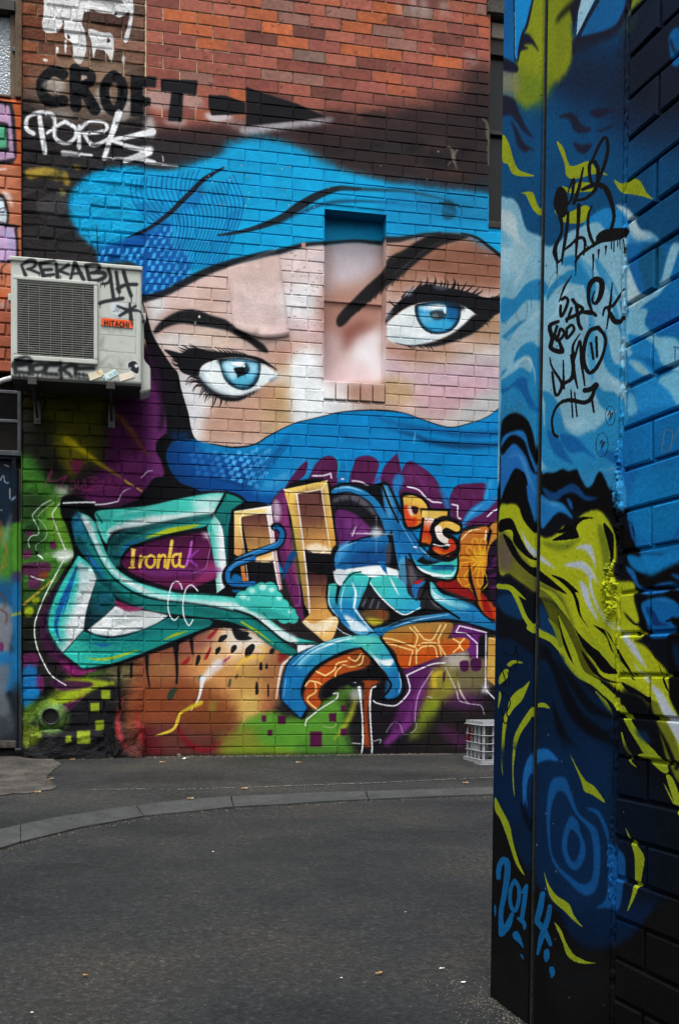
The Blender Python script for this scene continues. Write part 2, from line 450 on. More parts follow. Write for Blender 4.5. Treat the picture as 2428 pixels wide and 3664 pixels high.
def paint_eyes():
    K = '#111217'
    # left brow
    f('N:28,610 58,534 150,446 280,372 420,338 560,358 680,408 830,452 905,505 960,560 1080,622 1200,690 1280,752 1312,826 1210,796 1100,712 960,634 850,578 700,548 520,522 330,500 180,540 84,596', '#1a1a1d', 5)
    l('N:140,470 330,420 560,430 760,470', (8, 40, 46, 26), '#0e0f12', 8, .7)
    l('N:120,520 300,452 520,470 860,520', 3, '#4a3f3e', 1, .6)
    l('N:180,490 380,402 600,440 800,500', 3, '#4d4443', 1, .5)
    f('N:900,500 1000,550 1130,590 1190,560 1180,640 1060,610 960,570', '#3c3436', 16, .5)
    for a in range(9):
        x = 60 + a * 40
        l('N:%d,%d %d,%d' % (x, 560 - a * 18, x + 30, 515 - a * 17), (9, 2), '#1a1718', 2, .7)
    # left eye: lid mass, white, iris
    f('N:150,790 240,880 310,960 330,1030 420,1075 530,1090 556,1010 600,955 700,915 770,900 900,878 1100,890 1240,940 1340,985 1420,1024 1330,950 1230,886 1100,852 950,828 760,812 560,800 420,770 480,815 400,850 330,830', K, 2)
    f('N:300,900 340,830 480,796 640,804 620,900 560,960 536,1060 420,1068 330,1020', K, 3)
    f('N:552,1010 600,954 700,914 770,896 1000,890 1230,940 1330,1004 1420,1066 1406,1112 1310,1156 1210,1228 1080,1290 960,1322 800,1296 680,1244 600,1174 556,1090', '#dce5e8', 2)
    f('N:540,1090 600,1180 700,1250 820,1300 960,1322 820,1270 700,1210 620,1130 580,1040', '#8ea4ae', 12, .8)
    f('N:1230,960 1330,1010 1400,1060 1300,1050 1240,1010', '#e6ecee', 8, .8)
    f('N:1330,1130 1400,1090 1420,1110 1320,1170', '#5d6a74', 8, .7)
    clip('N:552,1010 600,954 700,914 770,896 1000,884 1230,930 1330,1004 1420,1066 1310,1156 1080,1290 960,1322 680,1244')
    f('N:762,900 780,1000 820,1110 900,1200 1000,1240 1100,1232 1180,1170 1222,1060 1226,950 1190,880 800,860', '#0e2634', 2)
    f('N:800,930 815,1010 850,1095 920,1165 1000,1200 1090,1190 1150,1130 1186,1050 1196,960 1150,900 860,890', '#5aa9ca', 8)
    f('N:810,920 900,900 930,1000 930,1060 850,1060', '#bcdfec', 22, .95)
    f('N:1090,920 1180,930 1180,1050 1110,1080', '#a4d4e6', 22, .9)
    f('N:880,1110 1000,1080 1130,1090 1080,1180 980,1190', '#4fb0d0', 16, .8)
    f('N:870,1000 930,1010 960,1090 900,1120', '#d2e6ee', 14, .8)
    f('N:930,1000 1060,980 1100,1020 1060,1070 1000,1090 970,1110 960,1060', '#0c1218', 3)
    f('N:1020,940 1080,950 1104,1010 1080,1050 1050,1000', '#1b3644', 5, .9)
    f('N:905,932 1046,922 1040,960 1000,985 925,965', '#e9f1f3', 3)
    f('N:1030,965 1050,960 1052,985 1034,985', '#e9f1f3', 1)
    f('N:760,880 1000,860 1240,900 1240,950 1000,900 820,920 770,960', '#101821', 10, .85)
    for a in range(26):
        t = 2.9 - a * .115; x, y = 1000 + 200 * np.cos(t), 1055 + 145 * np.sin(t)
        l('N:%.0f,%.0f %.0f,%.0f' % (x, y, 1000 + 150 * np.cos(t), 1055 + 100 * np.sin(t)), (7, 2), '#173f55', 1, .6)
    l('N:1056,1000 1058,1130', 4, '#16506e', 1, .8)
    clip()
    l('N:530,1100 600,1200 700,1274 820,1326 960,1336 1080,1300 1210,1236', (26, 44, 50, 56, 50, 32, 8), '#16191f', 7, .95)
    f('N:520,1100 545,1180 640,1290 700,1330 660,1240 580,1150', '#1a1f27', 9, .8)
    l('N:700,1290 820,1340 960,1350 1060,1320', (16, 36, 36, 12), K, 3)
    lashes('N:480,820 380,790 310,765;N:500,810 420,780 355,735;N:540,800 460,770 425,720;N:580,805 510,770 470,740;N:440,900 330,870 285,820;N:400,930 300,900 255,838;N:380,950 280,920 228,848;N:370,980 270,950 222,905', (20, 12, 2))
    lashes('N:640,812 580,790 550,782;N:690,815 620,780 590,765;N:740,818 680,785 650,766;N:790,815 740,775 715,750;N:840,818 780,775 755,755;N:890,822 840,790 810,765;N:930,826 890,790 850,760;N:970,832 930,800 900,780;N:1010,838 970,810 940,790;N:1060,845 1010,820 990,810', (13, 8, 1))
    lashes('N:520,1120 440,1100 390,1150;N:530,1140 430,1130 385,1180;N:530,1150 470,1150 425,1200;N:540,1170 500,1200 480,1270;N:580,1230 560,1260 545,1310;N:630,1260 600,1300 585,1350;N:680,1290 650,1330 630,1370;N:700,1310 690,1400 668,1460;N:790,1340 790,1390 770,1430;N:850,1340 840,1380 825,1415;N:620,1300 610,1350 598,1375;N:990,1330 985,1360 975,1385;N:1060,1300 1050,1330 1040,1355;N:1110,1280 1108,1310 1095,1330;N:1020,1320 1015,1350 1005,1370;N:1150,1260 1150,1280 1140,1300', (14, 8, 2))
    lashes('N:560,810 440,790 340,735;N:520,815 400,800 300,760;N:600,806 500,775 440,722;N:460,850 340,850 270,815;N:430,890 320,890 230,840;N:400,930 290,930 215,885;N:390,960 280,970 225,930;N:470,830 370,815 310,790', (34, 20, 2))
    lashes('N:540,1110 450,1090 385,1140;N:545,1150 450,1150 390,1190;N:560,1190 490,1210 460,1270;N:610,1240 570,1280 540,1330;N:660,1280 620,1330 600,1390;N:730,1320 710,1390 672,1455;N:790,1340 780,1400 760,1440', (20, 12, 2))
    f('N:540,1260 640,1330 600,1440 520,1400', '#d5dbe2', 18, .25)
    # right brow
    f('E:362,812 356,764 404,700 470,650 540,580 640,500 664,410 700,376 780,336 850,290 950,246 1070,236 1175,258 1110,282 1010,312 910,374 800,462 700,542 646,562 560,624 484,692 430,776 392,812', '#1d1c1e', 5)
    l('E:380,785 470,690 560,604 664,510', (36, 74, 84, 84), '#1a191b', 6)
    l('E:700,440 800,380 920,290 1060,258', (30, 60, 50, 16), '#111113', 10, .7)
    for a in range(12):
        x, y = 390 + a * 34, 770 - a * 26
        l('E:%d,%d %d,%d' % (x, y + 24, x + 30, y - 30), (10, 3), '#141416', 2, .7)
    l('E:760,460 880,360 1000,290', 3, '#4a4744', 1, .7); l('E:700,500 800,420 900,340', 3, '#55504c', 1, .6)
    # right eye
    f('E:655,800 668,752 700,706 770,636 850,580 920,552 1010,572 1120,590 1200,610 1290,640 1400,630 1400,705 1320,752 1220,740 1120,684 1000,664 880,670 800,694 720,744', K, 3)
    f('E:668,826 670,800 720,752 800,702 880,674 1000,664 1120,680 1216,744 1180,800 1100,850 1000,890 900,926 800,932 720,920 672,892', '#dbe2e4', 2)
    f('E:680,880 760,870 900,890 1000,880 900,926 800,934 700,912', '#aebec4', 12, .7)
    clip('E:668,826 670,800 720,752 800,702 880,674 1000,660 1120,676 1216,744 1180,800 1100,850 1000,890 900,926 800,932 720,920 672,892')
    f('E:840,690 842,740 866,800 910,848 980,866 1060,848 1110,796 1126,730 1110,670 1000,640 870,650', '#10222e', 2)
    f('E:862,700 866,748 890,800 930,836 985,848 1048,832 1090,790 1104,730 1090,680 1000,664 890,668', '#1f7fb4', 6)
    f('E:862,740 940,740 960,800 900,810', '#62b5d8', 12, .9)
    f('E:900,800 1000,770 1080,790 1030,840 950,840', '#35a3cf', 10, .9)
    f('E:870,690 1000,672 1020,712 960,724 880,714', '#b9dcea', 8, .9)
    f('E:1040,680 1110,690 1104,770 1060,780 1040,730', '#0e4d80', 14, .8)
    f('E:935,730 985,715 1040,740 1000,775 950,770', '#2b3a42', 5)
    f('E:945,745 975,735 985,760 955,765', '#6d7f88', 4, .7)
    f('E:1010,690 1030,684 1034,730 1024,735', '#e8f0f2', 2)
    f('E:930,690 1010,684 1000,705 940,712', '#eef3f4', 4)
    f('E:830,660 1000,650 1140,680 1130,720 1000,680 860,690', '#0f1a24', 8, .8)
    clip()
    f('E:1218,742 1150,800 1080,856 980,906 860,936 960,944 1080,912 1200,862 1290,790 1330,745', '#16161a', 6)
    l('E:720,920 800,938 880,936', (4, 10, 12), '#2a2f36', 3)
    lashes('E:760,636 790,600 800,590;E:800,612 830,570 838,560;E:850,585 870,555 872,545;E:905,565 918,530 912,505;E:960,565 970,530 960,500;E:1020,575 1030,540 1022,505;E:1070,580 1085,545 1078,505;E:1130,595 1150,565 1165,535;E:1290,690 1360,700 1400,680;E:1270,650 1350,630 1390,590;E:870,575 880,545 874,525;E:960,562 965,540 962,525;E:1000,570 1005,545 1000,526;E:1040,578 1045,545 1038,520;E:1080,582 1092,550 1088,522;E:1110,590 1110,560 1105,535;E:1160,600 1185,580 1202,555;E:1200,612 1225,590 1245,565;E:1220,620 1255,600 1262,580;E:1250,640 1310,640 1330,620;E:1260,655 1340,650 1372,620;E:1280,680 1350,680 1385,655;E:720,690 690,670 680,650;E:1250,780 1285,800 1300,825;E:1210,800 1250,815 1265,822;E:1270,770 1300,790 1310,805', (12, 8, 1))
    lashes('E:1300,740 1340,730 1375,705;E:900,935 920,950 935,975;E:930,938 950,960 965,980;E:860,935 880,950 905,960;E:800,938 820,950 850,955', (9, 5, 1))
    f('E:800,590 830,575 820,620 790,630', '#8d96a8', 6, .6)
    f('E:960,560 1040,565 1030,590 960,580', '#6d7480', 8, .5)
    f('E:664,720 700,715 690,760 664,790', '#a7a6b4', 10, .5)
    # chips of bare wall and hairline scuffs
    for s in ('E:135,300 160,298 158,330 140,328', 'N:540,400 555,430 530,432', 'N:488,480 508,482 500,506 488,500'):
        f(s, '#b7867a' if 'E' in s else '#d8d8d8')
    rng = np.random.default_rng(8)
    for _ in range(60):
        x, y = rng.uniform(20, 270), rng.uniform(340, 980)
        l('E:%.0f,%.0f %.0f,%.0f' % (x, y, x + rng.uniform(4, 22), y + rng.uniform(-4, 4)), rng.uniform(1.5, 4), '#54443f', 0, .8)
    for _ in range(40):
        x, y = rng.uniform(900, 1450), rng.uniform(20, 500)
        l('N:%.0f,%.0f %.0f,%.0f' % (x, y, x + rng.uniform(4, 16), y + rng.uniform(-6, 6)), rng.uniform(2, 4), '#7d6a66', 0, .6)


def paint_hood():
    # black hood edge left of the face, purple and olive behind it
    f('C:670,640 760,600 800,700 790,900 770,990 740,1060 790,1200 650,1260 560,1160 520,900 520,700', '#6a2b69', 10)
    f('O:1010,150 1440,150 1440,1300 1250,1400 700,1330 960,1000 1000,600', '#3c1338', 30)
    f('O:1250,900 1440,850 1440,1280 1150,1400 850,1440 800,1250', '#5f2358', 30, .9)
    f('C:672,660 700,640 700,1190 672,1220', '#55205a', 8, .6)
    f('O:-20,100 560,60 1000,140 1010,560 940,900 600,920 300,880 -20,900', '#23230f', 26, .96)
    f('O:240,120 960,150 980,420 760,520 560,680 460,540 240,300', '#4b4a10', 40, .9)
    f('O:480,280 800,300 960,560 900,860 560,700 500,500', '#3e3c0d', 40, .8)
    f('O:-20,520 200,540 460,700 420,1000 60,900 -20,900', '#22231d', 36, .9)
    f('O:-20,420 140,420 200,560 -20,640', '#3e403e', 26, .6)
    f('O:420,640 620,680 840,860 960,980 780,960 600,1120 520,980', '#6a680f', 30, .85)
    l('O:560,700 700,800 900,950 1050,1050 1170,1125', (90, 60, 44, 26, 14), '#a39512', 8, .95)
    l('O:1215,1160 1260,1195 1320,1222', (22, 26, 10), '#c8b046', 2)
    l('O:1350,1248 1405,1282', 18, '#c8a53c', 2)
    l('O:1100,400 1250,560 1400,780 1500,910', (70, 60, 40, 10), '#6d4a1c', 12, .75)
    # green at the far left with the pink tag over it
    f('O:-20,900 160,910 330,1080 460,1300 520,1400 480,1660 -40,1660', '#3f7d2a', 30, .95)
    f('O:60,1010 240,1000 400,1150 300,1300 60,1250', '#2f5c2c', 34, .7)
    f('O:-20,1150 160,1200 230,1400 140,1568 -20,1568', '#1d3a1e', 34, .8)
    f('O:230,980 420,960 560,1100 420,1130', '#151811', 30, .9)
    T = '#86265a'
    l('O:395,1050 350,1160 300,1270 270,1350', (34, 26, 24, 14), T, 4, .85)
    l('O:350,1170 430,1170 560,1110', (16, 18, 20), T, 4, .8)
    l('O:560,1110 510,1200 480,1270 560,1260', (20, 16, 16, 8), T, 4, .8)
    l('O:400,1220 400,1360', 12, T, 4, .7)
    f('O:600,940 740,930 720,1040 670,1080 620,1030', '#701f49', 8, .85)
    l('O:675,1000 680,1080', 8, '#3a1226', 2, .7)
    for s in ('O:600,1180 640,1160 660,1240 600,1260', 'O:690,1150 690,1250 740,1220 760,1140 780,1240', 'O:800,1130 900,1120 830,1180 900,1190 820,1260 760,1270',
              'O:920,1150 940,1230 970,1160 980,1240', 'O:1010,1130 1060,1140 1040,1200 1100,1220', 'O:1120,1160 1180,1140 1150,1220 1090,1250', 'O:740,1260 900,1270 1080,1230'):
        l(s, 13, '#93305e', 4, .7)
    f('O:400,1290 460,1230 590,1250 560,1320 430,1380', '#c7d3bb', 20, .95)
    l('O:420,1372 560,1345 720,1325', (20, 14, 5), '#7a1f40', 2)
    f('O:340,1360 440,1370 420,1440 330,1440', '#c9a024', 18, .9)
    f('O:320,1440 480,1440 470,1568 330,1568', '#86a51f', 24, .8)
    # hood
    f('C:688,430 700,470 725,540 800,660 832,700 850,780 880,880 912,1004 1010,1032 1000,1200 1130,1290 880,1290 660,1300 690,1230 720,1196 800,1180 770,1090 745,1030 780,985 775,900 760,800 740,700 690,580 672,500', '#0e0f13', 3)
    f('C:660,560 760,640 790,820 760,960 740,960 745,830 700,700 660,640', '#1c1020', 14, .8)
def paint_mask():
    SC = ('S:150,330 230,260 400,270 500,290 620,330 760,362 900,372 1040,362 1180,308 1300,240 1450,180 C:1430,914 1568,884 E:130,1405 270,1366 400,1344 520,1334 640,1334 760,1350 880,1390 1000,1430 1080,1440 1180,1416 '
          '1290,1376 1410,1290* P:1810,2050* 1000,2050* 760,1800 680,1770 600,1690 570,1620')
    f(SC, '#0578b6', 2)
    clip(SC)
    f('S:100,240 460,300 800,430 1150,480 1180,640 1080,800 1500,940 1300,1100 300,1000 120,600', '#084084', 40, .95)
    f('S:120,300 300,300 330,600 600,800 400,900 200,760', '#08366c', 44, .8)
    f('S:560,320 900,390 1100,380 1300,280 1500,200 1500,300 1200,440 900,460 600,420', '#0a86c0', 22, .7)
    f('M:560,170 700,110 900,60 1100,40 1100,130 800,150 640,260', '#0f7dbd', 40, .6)
    f('S:1250,800 1350,760 1500,660 1540,690 1440,770 1300,830', '#6fa8cf', 20, .6)
    l('E:590,1370 680,1410 800,1440 1000,1470 1180,1490 1400,1480', (6, 22, 34, 40, 44, 30), '#0a4478', 14, .8)
    l('M:1060,40 1180,70 1260,100 1400,115 1560,110', (4, 16, 26, 30, 16), '#08345f', 10, .85)
    l('M:1180,100 1186,60 1192,50', (10, 7, 2), '#5aa4cf', 4, .7)
    l('M:860,40 900,80 1000,110', (20, 30, 8), '#0b5f9c', 12, .5)
    f('M:500,320 640,300 760,200 720,160 640,230 520,290', '#2d8cc4', 18, .5)
    # woven check
    rng = np.random.default_rng(12)
    for j in range(12):
        for i in range(15):
            x = 400 + i * 92 + j * 24 - (i * i) * 1.1; y = 330 + j * 68 - i * 9 + (i - 5) ** 2 * 1.5 + (i % 2) * 34
            if x > 1330 - j * 14 or (i + j > 17): continue
            if j > 4 + i * .55 or y < 360 + (8 - i) * 2 or y < 430 and i > 8 and False: continue
            if 430 < x < 1330 and y < 300 + 120 * np.sin(min(x - 400, 900) / 900 * 3.14): continue
            a = 58 - i * 1.8; b = 50 + i * .6; e = rng.uniform(-6, 6, 6); dim = np.clip((i - 1) / 4, .25, 1) * (1 if j < 9 else .6)
            p('S:%.0f,%.0f %.0f,%.0f %.0f,%.0f %.0f,%.0f' % (x + 16 + e[0], y + e[1], x + a + 14 + e[2], y + 8 + e[3], x + a - 6 + e[4], y + b + 6, x - 8 + e[5], y + b - 8), '#48a2de', 2, .98 * dim)
    curves('S:1340,330 1230,430 1130,540 1060,700 1010,860', 'S:1560,220 1480,360 1360,500 1250,660 1190,840', 6, (4, 9, 10, 8, 3), '#0a4482', 2, .8)
    curves('S:1560,240 1520,380 1400,520 1300,640 1230,820', 'S:1500,240 1440,380 1310,520 1200,640 1150,820', 4, (4, 12, 12, 9, 4), '#0a3f7a', 2, .8)
    curves('S:1100,440 1200,460 1300,470 1420,500', 'S:1160,680 1220,690 1280,690 1310,690', 5, 8, '#0a4482', 2, .6)
    l('S:700,720 900,770 1040,810 1200,830', (6, 14, 14, 4), '#092a58', 6, .8)
    clip()
    # heavy line under the eyes
    l('C:905,1000 1000,1026 1100,1040 1190,1026 1250,990 1350,940 1430,914 1568,884 E:130,1405 270,1366 400,1344 520,1334 640,1334', (12, 26, 30, 24, 20, 16, 14, 12, 12, 14, 14, 16, 18), '#0b0c10', 1)
    l('E:600,1334 760,1350 880,1390 1000,1430 1080,1440 1180,1416 1290,1376 1400,1290', (16, 16, 14, 16, 16, 12, 10, 10), '#0c1016', 2)
    l('S:700,330 860,350 1020,350 1080,340', (10, 40, 36, 6), '#2a2220', 8, .6)
    f('S:60,330 110,270 180,230 280,220 480,255 520,290 300,300 220,340 170,460 200,600 260,700 350,800 520,890 700,870 520,960 250,960 60,960 20,780 60,720 150,690 110,520 60,430', '#0b0c10', 3)
    f('S:0,780 60,720 170,720 330,780 560,890 300,980 0,1010', '#0b0c10', 3)
    f('S:200,240 360,210 460,260 300,300', '#0a3566', 16, .7)


def paint_letter_teal():
    K = '#0b0d11'
    # ---- wild background left of the letter
    f('G:130,0 300,60 420,200 460,380 470,480 380,640 300,760 200,900 130,900', '#3f7a28', 26, .95)
    f('G:150,240 240,300 280,420 220,520 140,480', '#1c3a1a', 24, .85)
    f('G:290,200 380,190 430,400 440,470 360,430 300,320', '#6a9a2a', 24, .85)
    f('G:130,100 260,120 300,200 160,260', '#1d2c1b', 30, .8)
    f('G:130,700 300,680 300,900 200,1100 130,1100', '#233f1d', 26, .85)
    f('G:130,860 230,880 220,1200 240,1300 400,1310 300,1400 130,1400', '#141614', 30, .95)
    for s, c in (('G:170,345 200,345 205,378 170,378', '#5c1f4c'), ('G:315,420 352,420 350,458 315,458', '#5c1f4c'), ('G:148,470 195,470 192,515 150,518', '#5c1f4c'),
                 ('G:145,560 265,540 315,555 315,600 255,620 250,700 180,700 180,630 145,620', '#571f48'), ('G:245,610 300,600 300,640 250,650', '#7a3a22'),
                 ('G:205,765 245,760 242,795 205,798', '#98a81a'), ('G:158,828 205,824 205,872 160,878', '#a3b41a'),
                 ('G:148,1120 230,1115 235,1195 150,1205', '#571d49'), ('G:200,1255 265,1255 275,1335 215,1340', '#5c1c50'),
                 ('G:330,1280 560,1290 560,1320 400,1345 340,1320', '#3f1640')):
        f(s, c, 5, .9)
    f('G:145,1210 230,1200 230,1300 250,1360 200,1440 145,1440', '#15619c', 12, .95)
    f('G:145,1340 230,1330 240,1380 150,1440', '#1270ae', 10, .8)
    f('G:150,1450 300,1390 330,1420 260,1470 190,1560 150,1580', '#54761c', 16, .8)
    l('G:150,805 240,730 340,645', (18, 14, 8), '#b79f3c', 3, .95)
    L = '#cfd8d4'
    l('G:320,155 260,190 215,235 205,262 240,330 240,370 200,380 178,410 185,450', 7, L, 1, .85)
    l('G:345,170 290,205 238,262 270,300 295,350 280,400 225,440 240,500 235,560', 5, '#b8c6bc', 1, .75)
    l('G:375,178 345,215 328,250 350,320 375,385 408,465', (7, 8, 8, 9), L, 1)
    f('G:370,470 430,465 470,500 400,540 330,505', '#e3e9e6', 12, .9)
    l('G:240,495 330,490 420,490', (3, 8, 18), '#dfe6e2', 6, .8)
    l('G:195,630 230,645 275,655', 8, '#dfe3e2', 1); l('G:225,485 250,505 268,522', 10, '#dfe3e2', 1)
    f('G:220,475 240,478 236,498 222,494', '#101316')
    # ---- black body of the letter
    f('G:395,135 500,140 600,195 720,205 850,160 1060,120 1250,102 1400,100 1500,130 1580,210* 1640,250* 1640,960* 1500,960 1320,960 1100,1060 900,1130 700,1195 520,1225 460,1200 380,1140 280,1010 275,890 320,740 400,600 460,500 420,330 380,240', K, 4)
    f('G:300,760 400,620 330,760 300,900 310,1010 400,1130 520,1240 420,1240 270,1060 240,900', '#3b1236', 14, .8)
    l('G:385,1170 470,1235* 600,1215', (10, 26, 6), '#9a2c77', 5)
    f('G:380,1150 520,1220 500,1260 440,1250', '#7a1f5c', 10, .7)
    # ---- teal faces
    f('G:590,250* 630,220 900,195 1100,152 1300,116 1402,114* 1330,236* 1100,272 900,312 712,346 668,430* 640,392', '#3dbcae', 2)
    f('G:690,330 900,262 1150,235 1335,205 1328,240 1100,274 900,316 712,348 676,400', '#d7dedf', 12, .95)
    f('G:1200,160 1360,120 1390,130 1330,220 1230,220', '#cfdcdc', 16, .7)
    l('G:700,250 900,215 1000,200', (4, 14, 4), '#8fdcd0', 5, .7)
    l('G:600,300 640,380 664,430', (20, 16, 4), '#8fd8d0', 5, .6)
    f('G:1405,112* 1490,145 1545,205 1445,215 1448,330 1470,470 1520,700* 1430,690 1400,600 1392,450 1366,320 1338,236*', ('#157a73', '#0b3d42', 'G:1390,150 1440,560'), 2)
    l('G:1400,118 1370,180 1338,236', (14, 16, 10), K, 2)
    f('G:1332,246* 1384,330 1402,480 1424,682* 1350,738* 1342,640 1322,470 1290,330*', ('#2fae9f', '#dde2e3', 'G:1315,420 1375,420'), 1)
    f('G:1310,300 1340,256 1360,320 1340,360', '#8fd6cc', 8, .6)
    f('G:668,490 690,402 760,352 900,322 1100,284 1300,248 1284,318 1100,352 900,412 800,452 752,522 744,566 700,560', ('#14565a', '#2a9c92', 'G:690,430 1100,300'), 3)
    f('G:690,400 900,322 1300,250 1290,280 1000,330 800,390 720,460', '#0b2f35', 12, .75)
    f('G:905,392 1000,352 1070,328 1240,308 1180,336 1040,366 940,388', '#a9b51c', 2)
    l('G:752,500 790,440 850,410 905,398', (6, 14, 12, 3), '#14589c', 2)
    f('G:754,540* 792,488 840,455 960,418 1100,388 1282,364 1318,470 1350,640* 1160,716 1020,690 880,640 790,590', '#521743', 2)
    f('G:900,420 1100,380 1270,370 1270,420 1000,440', '#3a1030', 14, .7)
    f('G:1100,700 1342,640 1320,530 1220,650 1100,660', '#8c2d5e', 10, .8)
    f('G:880,590 1340,580 1340,610 1000,630', '#74307a', 8, .6)
    l('G:1282,372 1312,440 1300,500 1280,580 1200,610', (6, 5, 5, 4, 3), '#b894b4', 1, .7)
    f('G:1260,360 1310,360 1300,392 1270,390', '#d9c9d6', 10, .8)
    # lettering on the purple field
    Yl = '#d8b63e'
    l('G:832,470 826,560', 24, Yl); l('G:820,462 845,468', 10, Yl); l('G:806,578 838,576', 12, Yl)
    l('G:878,508 872,574', 20, Yl); l('G:880,540 900,512 918,514', 14, Yl)
    l('G:940,500 916,520 912,556 936,576 962,556 964,516 940,500', 17, Yl)
    l('G:992,500 984,574', 20, Yl); l('G:992,530 1012,500 1030,510 1026,572', 17, Yl)
    l('G:1072,412 1058,500 1042,578', 22, Yl)
    l('G:1118,494 1084,500 1076,540 1090,570 1116,556', 17, Yl); l('G:1126,490 1118,560 1146,572', 17, Yl)
    for s in ('G:830,475 828,500', 'G:1070,420 1062,460', 'G:1095,490 1115,492', 'G:935,502 920,515'):
        l(s, 8, '#ead9a0', 2, .8)
    l('G:1194,416 1180,500 1160,566', (14, 18, 16), '#b052b4'); l('G:1236,468 1184,520 1226,566', (10, 18, 16), '#7e3190')
    # sweeping band, light over dark
    f('G:486,228* 578,276 622,382 682,522 762,612 900,682 1100,736 1300,746 1480,772 1580,835* 1580,880* 1400,828 1200,794 1000,772 850,732 730,654 650,562 590,444 540,334', ('#45bcb0', '#2da8a0', 'G:600,300 1500,800'), 2)
    f('G:500,250 560,282 600,390 660,520 740,612 880,690 1080,744 1060,772 900,740 760,660 660,560 590,430 540,330', '#dbe1e3', 9, .95)
    f('G:1000,742 1300,772 1500,800 1580,860 1400,826 1200,792 1000,768', '#dbe1e3', 10, .95)
    f('G:900,690 1100,738 1300,748 1480,774 1400,790 1100,768 940,730', '#57cfc2', 8, .85)
    f('G:446,286 482,262 536,346 590,458 650,574 730,666 850,746 1000,786 1200,806 1400,842 1580,892* 1580,980* 1480,926 1300,892 1050,862 900,834 780,784 690,722 600,642 540,524 476,424', ('#176a8c', '#14746f', 'G:470,300 560,480'), 2)
    f('G:476,424 540,524 600,642 690,722 780,784 740,720 650,640 580,520 500,380', '#0c3c45', 9, .8)
    f('G:700,700 900,800 1200,820 1568,900 1568,930 1200,850 900,830 760,780', '#0d5552', 14, .7)
    l('G:530,460 580,540 650,640', (4, 22, 4), '#1b5ea8', 3)
    f('G:462,250 500,230 520,320 500,380 470,330', '#2c7ea6', 12, .6)
    l('G:640,300 600,240', 6, K, 2)
    # lower left wedge
    f('G:490,500* 560,560 602,650* 566,760 540,850 524,962* 392,1108* 330,1014 303,930 330,800 400,652', ('#33b6ab', '#d9dfe1', 'G:420,800 490,830'), 2)
    f('G:490,540 580,610 596,660 540,760 480,780 490,680', '#c9d4d6', 12, .8)
    f('G:330,1010 303,930 330,800 420,640 400,800 380,950 420,1000 390,1100', '#2fb3a9', 16, .7)
    l('G:480,570 440,680 390,790 356,900 352,960 384,1044', (8, 30, 34, 34, 20, 3), '#14589a', 3)
    l('G:452,690 420,780 390,880', (3, 14, 3), '#14589a', 2)
    f('G:602,655* 690,724 724,792 700,826 558,962* 526,962* 540,860 570,760', ('#0e2a33', '#15686a', 'G:550,900 700,760'), 2)
    f('G:620,740 700,740 680,800 600,860', '#14506a', 12, .6)
    f('G:715,784 830,820 898,826 830,854 762,846', '#93305f', 3)
    f('G:546,966* 640,890 722,814* 800,852 900,846 1050,876* 980,922 870,968 720,1002 600,992', '#d6dbdd', 2)
    f('G:700,860 900,850 1040,876 900,890 760,930', '#a9b2b4', 14, .6)
    f('G:520,974* 640,1014 760,1010 900,966 1052,892* 1300,902 1312,940* 1100,1024 900,1104 700,1174 516,1206* 396,1112*', ('#2aaa9c', '#14807a', 'G:460,1150 900,1000'), 2)
    f('G:520,980 700,1020 900,970 1050,900 1100,920 900,1010 700,1060 520,1040', '#0e5f66', 18, .7)
    f('G:1050,900 1300,905 1300,940 1100,940', '#0d4a4c', 14, .7)
    l('G:545,1140 620,1150 720,1135 860,1092', (6, 16, 16, 6), '#93a51e', 4)
    l('G:1030,1024 1080,1000 1170,972', (8, 20, 3), '#9db023', 3)
    l('G:585,1048 640,1062 700,1050', (6, 18, 4), '#14589c', 4)
    # right tail running down into the next letter
    f('H:-20,850 78,902 130,930 200,985 300,1058 420,1090* 480,1105* 330,1108 260,1085 150,1010 78,942 -20,906', ('#49c4b6', '#35b3a8', 'H:0,900 400,1090'), 2)
    f('H:-20,870 78,912 130,945 220,1010 330,1072 320,1104 250,1080 150,1008 78,940 -20,904', '#d9e0e2', 10, .95)
    f('H:-20,922 78,955 160,1015 260,1095 328,1140* 330,1178* 240,1152 130,1075 78,1024 -20,982', '#11635f', 2)
    f('H:-20,940 78,972 180,1050 300,1150 200,1105 78,1010 -20,966', '#157f78', 8, .8)
    l('H:20,980 110,1036 200,1104', (10, 12, 3), '#9db023', 3)
    l('H:-20,914 78,948 160,1008 260,1088 334,1116 336,1180', 12, K, 2)
    p('H:332,1108 500,1106 380,1150 336,1178', '#d6dadb', 2)
    l('H:332,1106 500,1104', 8, K, 1)
    # white loops
    for s in ('G:1136,712 1122,676 1100,663 1072,684 1050,760 1048,830 1062,880 1086,905 1112,884', 'G:1232,722 1205,692 1180,688 1155,720 1140,800 1146,880 1168,928 1182,936 1202,902'):
        l(s, 8, '#e3e6e8', 0)
    l('G:398,532 352,616 300,716 246,840 217,950 232,1070 284,1190 330,1256 412,1310', 8, '#dfe4e4', 0)
    l('G:395,176 480,172 592,170', 11, '#e2e4ea', 1); l('G:596,184 660,180 736,164* 764,110 812,84', (10, 9, 9, 6, 3), '#d6d2de', 1)
    l('C:660,1190 690,1160 712,1156', 6, '#c9b6cc', 1, .8)


